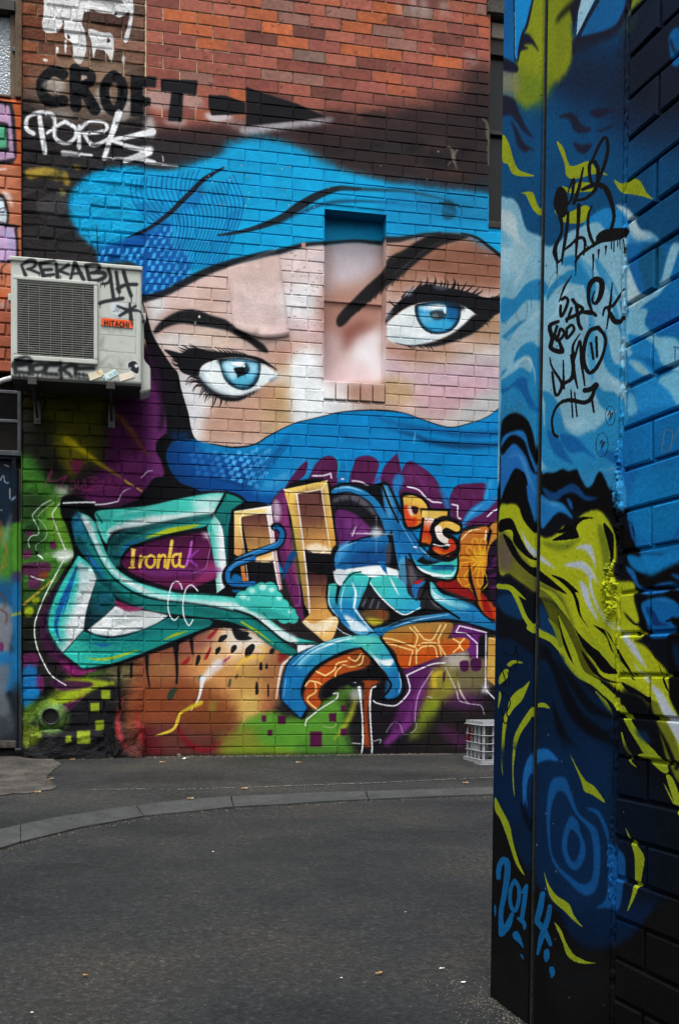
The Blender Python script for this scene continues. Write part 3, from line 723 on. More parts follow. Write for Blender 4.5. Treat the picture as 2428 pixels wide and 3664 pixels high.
def paint_base_left():
    f('P:-80,1330* 700,1330* 760,1900* 2600,1960* 2600,2900* -80,2900*', '#1b1a1c', 30, .95)
    # ground of the wall under the teal letter: brown, peach and drips, lime strokes, red loops
    f('G:140,1390 420,1300 600,1230 760,1180 900,1140 900,1790 140,1790', '#1b1b1e', 22, .97)
    f('G:700,1180 900,1130 1000,1100 1000,1400 900,1480 760,1500 740,1360', '#3a2a20', 30, .9)
    f('G:640,1210 800,1180 880,1210 860,1300 720,1290', '#6e6b46', 22, .7)
    f('Q:-20,330 120,260 330,180 430,170 560,230 660,310 620,420 560,560 480,640 440,700 300,740 -20,740', '#94563a', 24, .97)
    f('Q:200,330 330,200 430,190 560,260 610,330 580,440 460,560 330,520 260,450', '#c08a50', 50, .9)
    f('Q:300,200 430,185 540,250 560,330 420,340 300,300', '#d7b184', 36, .9)
    f('Q:360,180 430,180 470,230 420,290 370,240', '#d9cfc6', 26, .85)
    f('Q:430,190 520,220 540,280 470,260', '#d9d6d2', 16, .8)
    f('Q:410,330 530,330 500,480 460,640 400,680 400,500', '#b08a4a', 40, .8)
    f('Q:440,480 520,490 470,660 420,690', '#c3a859', 26, .75)
    f('Q:160,230 320,190 300,260 180,300', '#7d4a44', 30, .7)
    f('Q:20,280 160,270 160,420 40,440', '#7f4530', 34, .7)
    f('Q:40,330 160,310 150,420 60,430', '#9a7245', 28, .55)
    f('Q:-20,440 300,430 420,560 360,740 -20,740', '#74391f', 44, .8)
    f('Q:-20,600 400,600 440,690 380,745 -20,745', '#4e2a2a', 34, .8)
    f('Q:200,540 330,500 420,560 330,620 220,610', '#6f3f20', 40, .7)
    f('Q:520,300 620,300 640,400 580,500 540,460', '#8a5a38', 36, .7)
    f('Q:600,330 640,300 660,280 620,270 600,290', '#7a1a20', 12, .9)
    l('Q:700,300 655,300 640,316 614,340 600,400 588,484', (2, 10, 12, 8, 7, 5), '#dcd8d6', 2)
    # red loops at the foot
    R_ = '#6e1720'
    l('Q:165,600 180,640 230,690 300,700 360,660 385,610', (14, 24, 28, 28, 24, 12), R_, 6, .9)
    l('Q:10,600 30,660 70,720 100,745', (16, 30, 34, 20), R_, 7, .9)
    l('Q:420,600 400,680 340,730 300,745', (8, 30, 36, 26), R_, 8, .85)
    f('G:900,1560 1000,1640 1020,1750 900,1780', '#571a20', 18, .8)
    l('G:770,1380 740,1480 735,1600 790,1700', (6, 22, 30, 14), '#8f2a2c', 6, .9); l('G:850,1430 862,1560 880,1660', (6, 24, 30), '#8f2a2c', 6, .9)
    l('G:740,1540 760,1640', (20, 26), '#b8444a', 7, .6)
    f('G:1480,1660 1568,1600 1568,1760 1480,1740', '#6a6a18', 26, .85)
    # peach field: flecks
    Kf = '#17191c'
    for s in ('Q:338,236 346,214 372,206 376,218 352,238', 'Q:326,290 328,268 346,258 348,272 336,290', 'Q:392,282 396,258 414,250 418,266 402,284', 'Q:454,302 456,268 482,246 496,254 490,276 468,304',
              'Q:560,290 562,270 578,264 578,282', 'Q:240,338 246,300 258,294 262,308 252,334', 'Q:515,356 518,328 526,324 528,356', 'Q:540,352 544,334 550,332 552,350', 'Q:498,462 500,414 508,414 512,458', 'Q:550,470 550,424 557,424 556,470'):
        f(s, Kf, 1)
    f('H:0,1030 60,1060 80,1075 40,1085 0,1075', Kf, 2)
    f('Q:398,176 440,188 470,196 466,210 440,230 412,222', '#14161a', 3)
    for s, c in (('Q:292,216 336,176 330,196 304,224', '#8c1d26'), ('Q:276,312 302,262 308,270 292,308', '#8c1d22'), ('Q:176,334 216,300 206,330', '#8e1b20'), ('Q:312,352 384,302 384,310 326,358', '#8a2a62'),
                 ('Q:118,480 130,446 160,434 140,486', '#26352a'), ('Q:380,430 386,398 394,398 390,430', '#3a4a30'), ('Q:250,400 258,380 280,390 270,412', '#4d5852'), ('Q:410,398 420,374 424,388', '#4d3a2a'),
                 ('Q:60,266 68,258 76,270', '#7a2030')):
        f(s, c, 2, .95)
    for s in ('Q:420,350 450,310 480,300', 'Q:510,260 540,270 520,320', 'Q:440,320 480,305 520,300'):
        l(s, 12, '#dcb038', 6, .7)
    # drips from the letter
    for s, w in (('G:740,1190 742,1320 748,1460', 16), ('G:820,1170 818,1260', 14), ('G:916,1130 918,1220 932,1320', (26, 14, 8)), ('G:1096,1060 1100,1140 1104,1240 1100,1300', (40, 20, 18, 12)), ('G:1190,1010 1200,1110', (26, 12))):
        l(s, w, '#0e1013', 2)
    # white-yellow lightning
    l('Q:340,330 300,370 270,402', (44, 34, 22), '#d6d2cf', 10, .9)
    l('Q:272,396 262,450 250,490 222,532', (22, 12, 9, 4), '#d9d9db', 1)
    l('Q:266,498 220,520 190,536', (16, 18, 10), '#c4ae2a', 5, .95)
    l('Q:190,536 172,550 155,600 130,622 66,642', (9, 14, 12, 12, 3), '#c9b234', 1)
    f('Q:300,500 330,490 326,530 302,540', '#7a7a28', 12, .6)
    # black flecked rock patch with lime squares
    for s in ('G:632,1340 688,1340 688,1400 634,1402', 'G:564,1420 620,1418 620,1478 566,1476', 'G:594,1530 650,1526 648,1586 596,1586', 'G:484,1592 566,1590 570,1668 486,1668', 'G:415,1620 452,1618 452,1662 416,1662'):
        p(s, '#8a9a22', 3, .92)
    f('G:330,1340 430,1270 520,1270 600,1290 720,1300 600,1320 480,1390 380,1420 300,1420', '#7c9020', 8, .95)
    f('G:400,1300 620,1290 560,1330 460,1350', '#3a1f3a', 14, .5)
    f('G:420,1240 600,1215 680,1230 520,1290 440,1300', '#4b6a26', 18, .7)
    l('G:630,1272 520,1350 390,1466', (4, 18, 30), '#6a1f5c', 6, .85); l('G:560,1330 480,1420 420,1470', (6, 12, 10), '#5c1a50', 4, .8)
    f('G:235,1480 262,1430 330,1404 400,1440 432,1500 420,1570 330,1610 250,1580', '#5f8244', 12, .85)
    f('G:330,1340 430,1270 520,1262 640,1280 720,1296 600,1330 480,1400 380,1424 300,1424', '#93a81e', 8, .8)
    f('G:150,1570 240,1560 270,1600 250,1660 180,1690 150,1680', '#6f8426', 10, .9)
    f('G:250,1480 270,1440 330,1420 380,1440 410,1480 400,1520 300,1470', '#6e8f50', 16, .8)


def paint_right_letters():
    K = '#0b0c10'
    PU = '#4d1a44'
    # purple shapes growing over the blue cloth
    for s in ('H:260,240 330,130 388,80 380,150 330,200 290,260', 'H:400,170 440,90 500,50 550,70 560,140 540,230 400,220', 'H:620,200 650,95 668,60 740,50 790,90 770,170 740,240 660,220', 'H:800,190 820,110 892,34* 916,150 900,240 840,260',
              'H:900,270 920,130 960,80 1010,100 1090,160 1150,250 1190,330 1180,440 1000,420', 'H:1180,300 1220,220 1300,205 1390,210 1380,300 1480,250* 1480,420 1250,440 1160,400'):
        f(s, PU, 3)
    f('H:560,180 600,60 590,20 620,120 620,220', '#0f6aa8', 10, .9)
    f('H:930,150 980,100 1060,160 1120,260 1000,220', '#6a2a62', 20, .55)
    f('H:1000,330 1170,330 1170,420 1000,400', '#4a1a50', 16, .6)
    for s in ('H:820,150 760,200 740,240', 'H:1000,160 1050,230 1060,260', 'H:1200,260 1290,330', 'H:1310,250 1330,310', 'H:470,90 430,170'):
        l(s, (6, 20, 5), '#742a74', 4, .6)
    f('H:870,180 900,150 930,180 900,260 870,260', '#1a73b0', 8, .9)
    f('H:1120,200 1180,300 1190,430 1160,330', '#1a78b4', 10, .9)
    f('H:1250,440 1290,360 1340,320 1400,290 1480,260 1400,350 1320,400', '#1a74b2', 6, .95)
    f('H:1390,200 1430,190 1400,280 1380,290', '#3d90c4', 10, .6)
    l('H:1270,420 1310,370 1370,320', (6, 20, 6), '#5fa6d0', 6, .6)
    l('H:600,30 612,120 614,240 614,460 606,540', (6, 10, 8, 8, 10), '#1b86c6', 2, .9)
    l('H:530,30 566,90 555,170', (3, 10, 4), '#1ea0b8', 3, .8)
    for s in ('H:418,162 480,160 520,148* 524,174', 'H:640,190 690,196 735,222', 'H:950,222 1010,240 1050,280 1090,308* 1140,312', 'H:1200,322 1232,328* 1232,390 1248,402', 'H:1398,390 1430,360 1470,346', 'H:580,180 592,180'):
        l(s, 9, '#d9cfe0', 1)
    # ---- tall gold-edged blocks
    f('H:180,330 260,240 330,190 520,210 560,560 560,760 480,900 380,960 330,760 260,700 200,560', K, 5)
    f('H:195,310 262,235 290,440 330,700 370,960 330,930 270,760 220,540 190,400', '#5d2153', 6, .95)
    f('H:262,240 290,430 340,760 300,700 250,480', '#8e356f', 8, .6)
    f('H:200,300 240,330 230,420 200,400', '#dcd3dc', 10, .7)
    l('H:330,740 346,800 346,880 322,890', (4, 6, 6, 5), '#8a4a8a', 1)
    f('H:-30,360 180,330 200,560 240,780 170,700 -30,760', K, 3)
    p('H:-20,360 188,328 212,545 250,800 225,790 182,560 162,372 -20,390', ('#e6e0da', '#b48a92', 'H:180,340 220,760'), 1)
    p('H:-20,362 160,345 156,372 20,392 40,700 72,790 30,790 10,620 -20,600', ('#e2cb82', '#b5602a', 'H:0,380 40,760'), 1)
    p('H:22,392 154,372 190,560 195,640 130,652 65,620 40,500', ('#5a3530', '#c99a52', 'H:90,400 110,600'), 1)
    f('H:70,600 130,630 195,600 195,640 130,655 70,632', '#ead6b0', 10, .9)
    p('H:60,640 195,650 200,740 240,800 100,760 70,700', '#101014', 3)
    l('H:162,375 180,470 190,560 210,680 235,800', 8, '#dcd4d4', 1); l('H:160,372 20,392 34,560 62,780', 5, '#e9e4da', 1, .8)
    # big block
    p('H:258,238 500,186 470,236 330,262', '#dcbd62', 1)
    p('H:258,238 330,262 360,520 395,760 400,930 372,880 340,640 300,400', ('#dcb85a', '#9a7a40', 'H:290,300 370,800'), 1)
    p('H:500,188 552,560 520,600 495,420 468,238', ('#e0c173', '#c08a3c', 'H:490,230 530,560'), 1)
    p('H:330,264 468,238 492,430 515,596 430,600 372,570', ('#4d2b29', '#c8944c', 'H:400,300 440,560'), 1)
    f('H:335,270 465,245 480,400 420,440 360,430', '#5f3834', 22, .7)
    f('H:380,560 440,540 512,570 515,600 440,606 400,590', '#eddcc0', 10, .95)
    p('H:372,590 520,600 540,700 520,780 400,760', '#0d0d11', 4)
    p('H:395,700 500,720 500,900 540,960 555,1000 510,1095 470,1080 360,980 400,940 395,860', ('#4a2a28', '#d0994e', 'H:440,740 470,930'), 3)
    f('H:360,980 420,990 550,950 556,1010 510,1098 440,1050', ('#e5cfa2', '#d5a456', 'H:470,970 500,1090'), 2)
    f('H:380,985 460,1000 540,955 500,1030 430,1030', '#ece3d2', 12, .7)
    l('H:330,262 348,400 368,560 392,780 402,930', 9, '#e4d8da', 1); l('H:258,238 330,262* 468,238* 500,188', 6, '#efe6cc', 1)
    l('H:468,240 495,430 520,600', 6, '#efe2c4', 1)
    f('H:300,420 330,560 360,760 340,760 310,600', '#8c8a3a', 10, .5)
    l('H:400,990 380,975 372,985', 5, '#f0ead8', 1)
    for i in range(7):
        x, y = 392 + (i * 13) % 24, 580 + (i * 7) % 26
        f('H:%d,%d %d,%d %d,%d' % (x, y, x + 6, y + 1, x + 3, y + 7), '#15100e')
    # blue tube
    l('H:-20,648 60,610 170,572 230,545 250,490 230,450 206,448', 44, K, 2)
    l('H:-20,646 60,608 170,568 232,540 250,486 228,452 208,452', (24, 26, 26, 30, 28, 24, 22), '#14639f', 1)
    l('H:-20,636 60,600 170,560 222,534 236,484', (6, 8, 8, 8, 4), '#4f9cd0', 3, .8)
    l('H:310,600 280,660 250,740', (40, 30, 10), '#123f72', 4)
    f('H:-30,720 20,730 20,800 -30,810', '#0f5c94', 3)
    l('G:1568,520 1460,560 1410,610 1420,680 1500,690 1568,680', 50, K, 2)
    l('G:1580,518 1470,556 1420,606 1430,668 1500,682 1580,676', 30, '#165f9e', 1); l('G:1560,518 1470,552 1424,600', (5, 10, 5), '#59a2d2', 2, .8)
    # teal cloud
    for x, y, r in ((30, 850, 44), (80, 820, 40), (130, 800, 42), (180, 800, 44), (210, 850, 44), (130, 870, 60), (250, 890, 38), (290, 930, 36), (310, 960, 30), (200, 920, 50), (90, 880, 44), (260, 950, 40)):
        a = np.linspace(0, 6.283, 13)[:-1]
        f('H:' + ' '.join('%.0f,%.0f' % (x + r * np.cos(t), y + r * np.sin(t)) for t in a), '#3cb9ae', 2)
    for x, y, r in ((30, 840, 18), (80, 806, 18), (140, 786, 22), (190, 800, 18), (230, 850, 14), (290, 925, 12), (60, 852, 10)):
        a = np.linspace(0, 6.283, 9)[:-1]
        f('H:' + ' '.join('%.0f,%.0f' % (x + r * np.cos(t), y + r * .8 * np.sin(t)) for t in a), '#bfe8e2', 6, .9)
    f('H:40,890 160,900 300,970 200,960 80,920', '#1f8d86', 12, .7)
    # ---- central blue letter
    f('H:520,230 600,200 740,215 800,200 850,215 960,440 1060,580 1130,610 1230,570 1250,600 1240,740 1180,760 1100,760 1180,820 1330,900 1460,960 1470,1040 1380,1030 1240,980 1080,980 960,1000 830,1060 790,1080 880,1190 930,1300 920,1400 840,1430 810,1400 860,1340 820,1290 760,1220 690,1130 600,1160 460,1230 360,1380 390,1480 350,1525 240,1420 250,1280 300,1180 440,1110 620,1050 560,960 500,880 500,770 560,760 510,690 520,600 560,540 700,500 820,460 780,360 640,270 530,280', K, 4)
    # dark wheel behind
    f('H:525,290 600,260 700,290 780,370 820,470 700,510 620,540 560,560 540,420', '#17141a', 2)
    f('H:545,370 620,360 700,410 750,480 690,510 620,540 570,550', '#54205a', 3)
    f('H:600,400 700,430 740,480 640,500', '#7a3a7c', 18, .6)
    l('H:540,300 620,280 700,310 770,380', (20, 34, 34, 16), '#54545e', 8, .9)
    for s in ('H:620,276 640,330', 'H:680,296 660,340', 'H:730,330 690,370', 'H:770,380 720,410', 'H:570,290 590,340'):
        l(s, 5, '#0c0c10', 1)
    for s in ('H:650,430 620,500', 'H:690,430 640,520', 'H:580,420 590,520'):
        l(s, 5, '#3a1440', 2)
    # blue bodies
    f('H:530,240 600,216 700,240 780,300 830,380 860,460 830,490 800,400 740,310 660,262 600,250 530,262', '#1c6fa6', 2)
    l('H:540,236 620,226 700,250', (4, 9, 3), '#a9d2e6', 2, .9)
    p('H:806,212 836,214 900,360 960,450 1010,540 1060,590 1000,640 940,620 900,680 860,480 820,340', '#1668a2', 2)
    f('H:812,225 840,230 880,330 850,400 826,330', '#4c93bf', 10, .8)
    f('H:870,330 960,450 1010,550 940,600 880,460', '#115488', 14, .7)
    f('H:560,560 640,530 760,500 830,490 850,560 830,640 780,660 620,680 540,690 536,620', '#15619c', 2)
    f('H:560,560 640,526 600,600 550,660', '#3f8fc4', 10, .85)
    f('H:640,600 820,560 830,650 640,676', '#0f3f74', 18, .85)
    l('H:560,660 640,650 760,640 830,640', 8, '#0c2f58', 5)
    f('H:548,690 640,680 780,664 860,680 900,700 880,760 740,730 620,730 580,780 545,750', '#dfe5e7', 4)
    f('H:536,690 600,700 610,760 560,750', '#cbd5da', 5)
    f('H:590,760 640,700 740,740 690,860 660,960 740,1010 800,1070* 700,1060 620,1020 570,960 560,860', ('#39b3ad', '#1d7fb4', 'H:640,720 640,930'), 3)
    f('H:600,860 660,900 740,1030 640,1020 580,940', '#1a74aa', 12, .8)
    l('H:640,760 660,820 650,900* 700,970 760,1040', (6, 14, 10, 8, 3), '#dfe7ea', 2)
    f('H:590,940 660,970 740,1030 640,1030', '#dfe7ea', 8, .9)
    f('H:740,740 860,720 930,760 960,830 1030,870 1020,910 920,940* 820,860 760,800', ('#3ab5ae', '#2690b8', 'H:820,760 980,910'), 3)
    l('H:740,760 790,830 850,890* 930,940 1020,900', (5, 9, 8, 8, 4), '#e2eaec', 1)
    l('H:850,730 880,790 900,830', (4, 12, 3), '#dbe5e8', 4)
    f('H:900,640 940,620 950,700 940,800 900,720', '#4f9cc4', 8, .8)
    f('H:830,560 860,540 850,660 830,650', '#3c3a42', 6, .9)
    f('H:508,770* 554,770 548,860 586,940 630,1010 570,960 508,886', ('#3cb4ac', '#1a6ea6', 'H:530,780 560,940'), 2)
    for q in ('H:590,764 640,712 690,700', 'H:740,740 720,800 690,880', 'H:620,540 700,510 820,490', 'H:860,470 880,600 900,690', 'H:940,610 950,700 1000,690', 'H:700,1062 760,1040 806,1066'):
        l(q, 7, K, 1)
    l('H:552,600 600,556 660,535', (3, 8, 3), '#8cc3e0', 2, .9); l('H:826,230 870,350 930,460 1010,590', (3, 5, 5, 3), '#6fb0d4', 1, .8)
    p('H:780,640 826,640 838,716 812,690', '#15619c', 1); p('H:560,680 600,660 640,664 600,690', '#15619c', 2)
    # mid dark wheel bits
    f('H:690,860 730,790 800,850 840,910 700,905', '#1e1d22', 2)
    for s in ('H:720,850 700,890', 'H:760,850 740,900', 'H:790,870 780,905'):
        l(s, 12, '#565660', 4, .9)
    f('H:700,920 830,915 840,970 760,1000 700,950', '#5d4326', 8)
    f('H:720,960 820,970 760,1002', '#a7a02a', 8, .9); f('H:760,920 830,920 830,960 790,960', '#7a3a22', 10, .6)
    f('H:950,640 1010,680 1050,740 1010,860 960,820 945,720', '#2a262e', 3); f('H:960,660 1000,720 980,780 960,740', '#6d6670', 8, .7)
    f('H:1060,800 1100,870 1200,930 1080,910 1020,890', '#1f1e22', 3); f('H:1070,830 1110,880 1160,910 1100,890', '#77767c', 6, .7)
    f('H:975,780 1010,760 1050,755 1010,800 1000,850 985,840', '#1a6aa8', 2); f('H:985,760 1040,740 1010,770', '#a31c20', 2)
    # right hook
    f('H:960,600 1000,640 1060,660 1150,640 1225,600 1225,690 1190,740 1080,720 1010,690', ('#1f8fb0', '#3ab8ae', 'H:1000,640 1150,690'), 3)
    f('H:1090,670 1200,660 1210,700 1190,690 1100,690', '#0f4a7c', 5, .9)
    l('H:1000,670 1060,706 1130,722 1196,722* 1218,690', (10, 20, 22, 14, 5), '#dfe8ea', 2)
    f('H:1060,590 1140,620 1220,580 1200,630 1100,640 1040,620', '#1a6ea4', 8, .8)
    # lower right limb
    f('H:1070,770 1090,760 1140,820 1230,850 1320,890 1400,960 1460,990* 1460,1030* 1380,1010 1240,950 1130,880 1080,830', ('#3aa9b4', '#1b6ea6', 'H:1100,800 1300,920'), 2)
    f('H:1080,780 1110,830 1200,880 1280,920 1180,880 1100,850', '#dbe6ea', 7, .9); f('H:1150,850 1240,870 1300,900 1200,890', '#7fc8d0', 6, .7)
    # long cross limb
    f('H:800,1060* 860,1010 960,970 1080,940 1200,930 1260,940 1200,950 1080,965 960,985 880,1010 810,1056', '#1d6fa4', 3)
    f('H:760,1020 870,1000 1000,960 1200,930 1330,950 1460,1000* 1460,1036* 1340,1000 1200,965 1050,975 900,1010 810,1060', '#176596', 2)
    l('H:800,1020 960,960 1200,936', (3, 7, 3), '#5aa3c8', 3, .8)
    # foot arcs
    f('H:300,1190 420,1120 560,1070 700,1060 790,1080 740,1110 700,1120 600,1140 460,1210 380,1290 352,1380 388,1462* 352,1518* 246,1414* 262,1270', ('#39aeb0', '#15639c', 'H:700,1080 330,1290'), 2)
    f('H:600,1070 740,1055 800,1080 740,1110 690,1110', '#58cabb', 10, .9)
    l('H:320,1240 420,1150 560,1090 660,1070', (4, 12, 12, 4), '#d3e6ea', 3)
    f('H:350,1190 430,1140 500,1130 400,1190 340,1250', '#5fb3cf', 8, .7)
    f('H:260,1290 300,1220 340,1240 330,1380 360,1460 352,1510 250,1410', '#1268a0', 10, .8)
    f('H:690,1120* 740,1110 790,1080 860,1170 900,1260 916,1340 900,1390 840,1412* 818,1400* 860,1340 830,1270 770,1200', ('#46bdb4', '#176ba4', 'H:730,1120 870,1280'), 2)
    f('H:730,1140 790,1190 870,1190 850,1230 790,1210', '#dfe8ea', 5); l('H:770,1190 820,1270 850,1330', (12, 9, 3), '#dbe6ea', 3)
    f('H:840,1300 910,1300 905,1390 830,1410', '#156298', 8, .7)
    # orange turtle-shell
    f('H:810,1060 940,1000 1080,985 1200,990 1180,1060 1170,1075* 1270,1070 1300,1100 1270,1140 1120,1180 930,1240 880,1150', ('#9a7434', '#b34a14', 'H:950,1000 980,1180'), 3)
    f('H:1100,990 1200,990 1180,1070 1100,1060', '#8a6a3a', 16, .6)
    for q in ('H:815,1072 880,1082 990,1122', 'H:830,1098 980,1140* 960,1222', 'H:1000,1130 1000,1215', 'H:990,1122 1005,1060 962,1012', 'H:985,1005 1040,1076* 1090,1078 1135,998', 'H:1012,1110 1040,1098* 1100,1098 1128,1112', 'H:1165,995 1122,1078* 1130,1110 1165,1172', 'H:1128,1112 1140,1170', 'H:1000,1150 1030,1120* 1098,1118 1116,1176', 'H:1205,1075 1246,1108 1206,1152', 'H:1268,1074 1240,1108 1262,1140'):
        l(q, 9, '#e0bb74', 1)
    f('H:370,1390 400,1300 500,1210 640,1150 700,1140 740,1200 700,1240 560,1280 470,1340 450,1400 470,1430 430,1470 380,1430', '#a4461a', 3)
    f('H:640,1160 700,1150 740,1200 680,1240', '#6a3a1a', 14, .7)
    for q in ('H:440,1258 490,1282* 540,1250 556,1214 610,1200', 'H:545,1300 552,1260 590,1222* 640,1232 690,1215 702,1172', 'H:620,1180 660,1200 690,1160', 'H:378,1340 400,1312 432,1316* 436,1372 394,1402 396,1430 440,1468', 'H:440,1316 470,1330'):
        l(q, 9, '#e0bb74', 1)
    f('H:470,1400 500,1320 600,1270 700,1250 790,1230 840,1300 800,1310 700,1310 560,1350 520,1400', K, 3)
    # ---- orange flower letter at the right
    f('H:1230,600 1240,500 1290,450 1380,440 1480,400* 1480,620 1400,700 1440,960 1380,950 1300,850 1200,800 1100,750 1220,740', K, 3)
    f('H:1250,500 1300,470 1400,450 1390,560 1400,640 1360,820 1420,880 1430,960 1370,920 1300,800 1230,790 1230,700', '#b0651e', 3)
    f('H:1250,500 1300,465 1395,452 1380,560 1260,560', '#b86a2a', 10, .7)
    f('H:1110,770 1200,740 1290,800 1340,860 1240,830', '#7c1414', 3); f('H:1360,820 1400,860 1440,960 1380,930', '#8f1a12', 5)
    f('H:1420,860 1480,840 1480,1000 1440,980', '#a83a10', 5)
    f('H:1410,450 1480,410 1480,480 1420,540 1395,600', '#ad7030', 4)
    for s in ('H:1330,640 1280,580 1300,560 1340,620', 'H:1340,620 1310,530 1340,520 1360,610', 'H:1360,610 1360,520 1390,530 1370,610', 'H:1320,640 1240,650 1250,620 1320,630', 'H:1340,640 1270,720 1290,740 1350,660', 'H:1360,640 1340,760 1370,770 1370,660', 'H:1250,660 1230,720 1260,780 1300,770', 'H:1380,700 1400,760 1370,800'):
        l(s, 6, '#d6a824', 1, .9)
    f('H:1330,590 1390,580 1380,680 1340,690', '#c79a22', 14, .7)
    l('H:1250,520 1300,470 1360,462', (6, 8, 4), '#e2cfa0', 1); l('H:1390,470 1384,520', 7, '#e8e2dc', 1); l('H:1240,540 1238,620', 5, '#d9c8a0', 1)
    f('H:1400,600 1440,540 1480,530 1480,760 1440,900 1400,780', '#1c0f20', 3)
    for s in ('H:1480,640 1410,680', 'H:1480,700 1410,730', 'H:1480,590 1430,640', 'H:1480,780 1420,790'):
        l(s, 18, '#47184a', 3, .9)
    p('H:1296,640 1312,740 1350,880 1330,850 1290,740', K, 2); p('H:1408,452 1424,470 1400,560 1392,520', K, 2)
    l('H:1240,480 1290,446 1380,438', 9, K, 1)
    # small initials
    f('H:912,268 980,258 1044,286 1078,344 1060,410 1016,458 948,462 922,410', K, 4)
    f('H:924,278* 976,272 1030,294 1062,342 1048,398 1006,440 952,448* 936,400 930,340', ('#d6b04c', '#c8641e', 'H:990,300 970,430'), 1)
    f('H:930,330 962,336 968,390 1000,396 996,434 952,444 938,400', '#c2361a', 4, .9); f('H:950,336 990,340 984,376 966,384', '#e0d8ce', 5, .8); f('H:972,332 1010,340 1004,372 982,372', '#2a1018', 2)
    p('H:1020,345 1190,345 1190,420 1105,415 1105,560 1010,560 1030,400', K, 4)
    p('H:1030,355 1175,360 1170,405 1030,395', ('#d8b862', '#caa040', 'H:1040,360 1170,400'), 1); p('H:1045,395 1100,400 1080,545 1030,535', ('#e2d8cc', '#c1401a', 'H:1070,400 1050,460'), 1)
    p('H:1035,470 1088,470 1080,545 1030,535', ('#a8231a', '#c0641e', 'H:1050,470 1050,540'), 1)
    l('H:1215,450 1160,430 1120,460 1140,510 1200,550 1180,600 1110,580', 90, K, 4)
    l('H:1225,455 1165,432 1122,460', 40, '#cda64a', 1); l('H:1122,460 1136,506 1186,540', (40, 36, 36), '#ddd3cb', 1); l('H:1190,530 1205,560 1170,596 1105,570', (30, 36, 38, 30), '#b8321a', 1)
    l('H:1110,580 1150,600 1180,596', (20, 20, 14), '#c9661e', 3, .9); l('H:1095,545 1140,555 1190,545', 6, '#e8e0dc', 1)
    for q, w in (('H:540,1000 590,1040 640,1060', 6), ('H:512,780 512,880 560,950', 6), ('H:300,1230 400,1140 540,1082 640,1062', 6), ('H:900,1260 914,1330 900,1380', 5), ('H:270,1300 256,1400', 5), ('H:1010,560 1060,600 1130,624', 5), ('H:1080,775 1100,820 1180,860', 6), ('H:870,1010 1000,970 1180,940', 5), ('H:600,770 578,860 580,930', 6), ('H:700,760 676,850', 5)):
        l(q, (w * .4, w, w * .4), '#dcebf0', 1, .9)
    for q in ('H:800,1070 880,1190 925,1300 925,1390 850,1425', 'H:690,1130 770,1210 830,1290 858,1340 815,1400', 'H:1230,590 1232,690 1190,750 1090,735', 'H:805,205 850,320 900,420', 'H:960,600 1010,690 1080,725', 'H:560,560 535,620 540,690', 'H:1060,590 1120,620 1226,580', 'H:1070,765 1080,840 1130,890 1240,960'):
        l(q, 12, K, 1)
    # sparkle
    f('H:740,480 775,450 810,480 775,510', '#dfe6ec', 14, .8); l('H:775,390 775,600', (2, 10, 2), '#dfe6ec', 2, .9); l('H:630,484 775,486 870,490', (3, 8, 2), '#dfe6ec', 2, .9)
    l('H:660,450 640,500', 5, '#e2d8e4', 1); l('H:985,560 1000,562', 8, '#e8ecf0', 1)


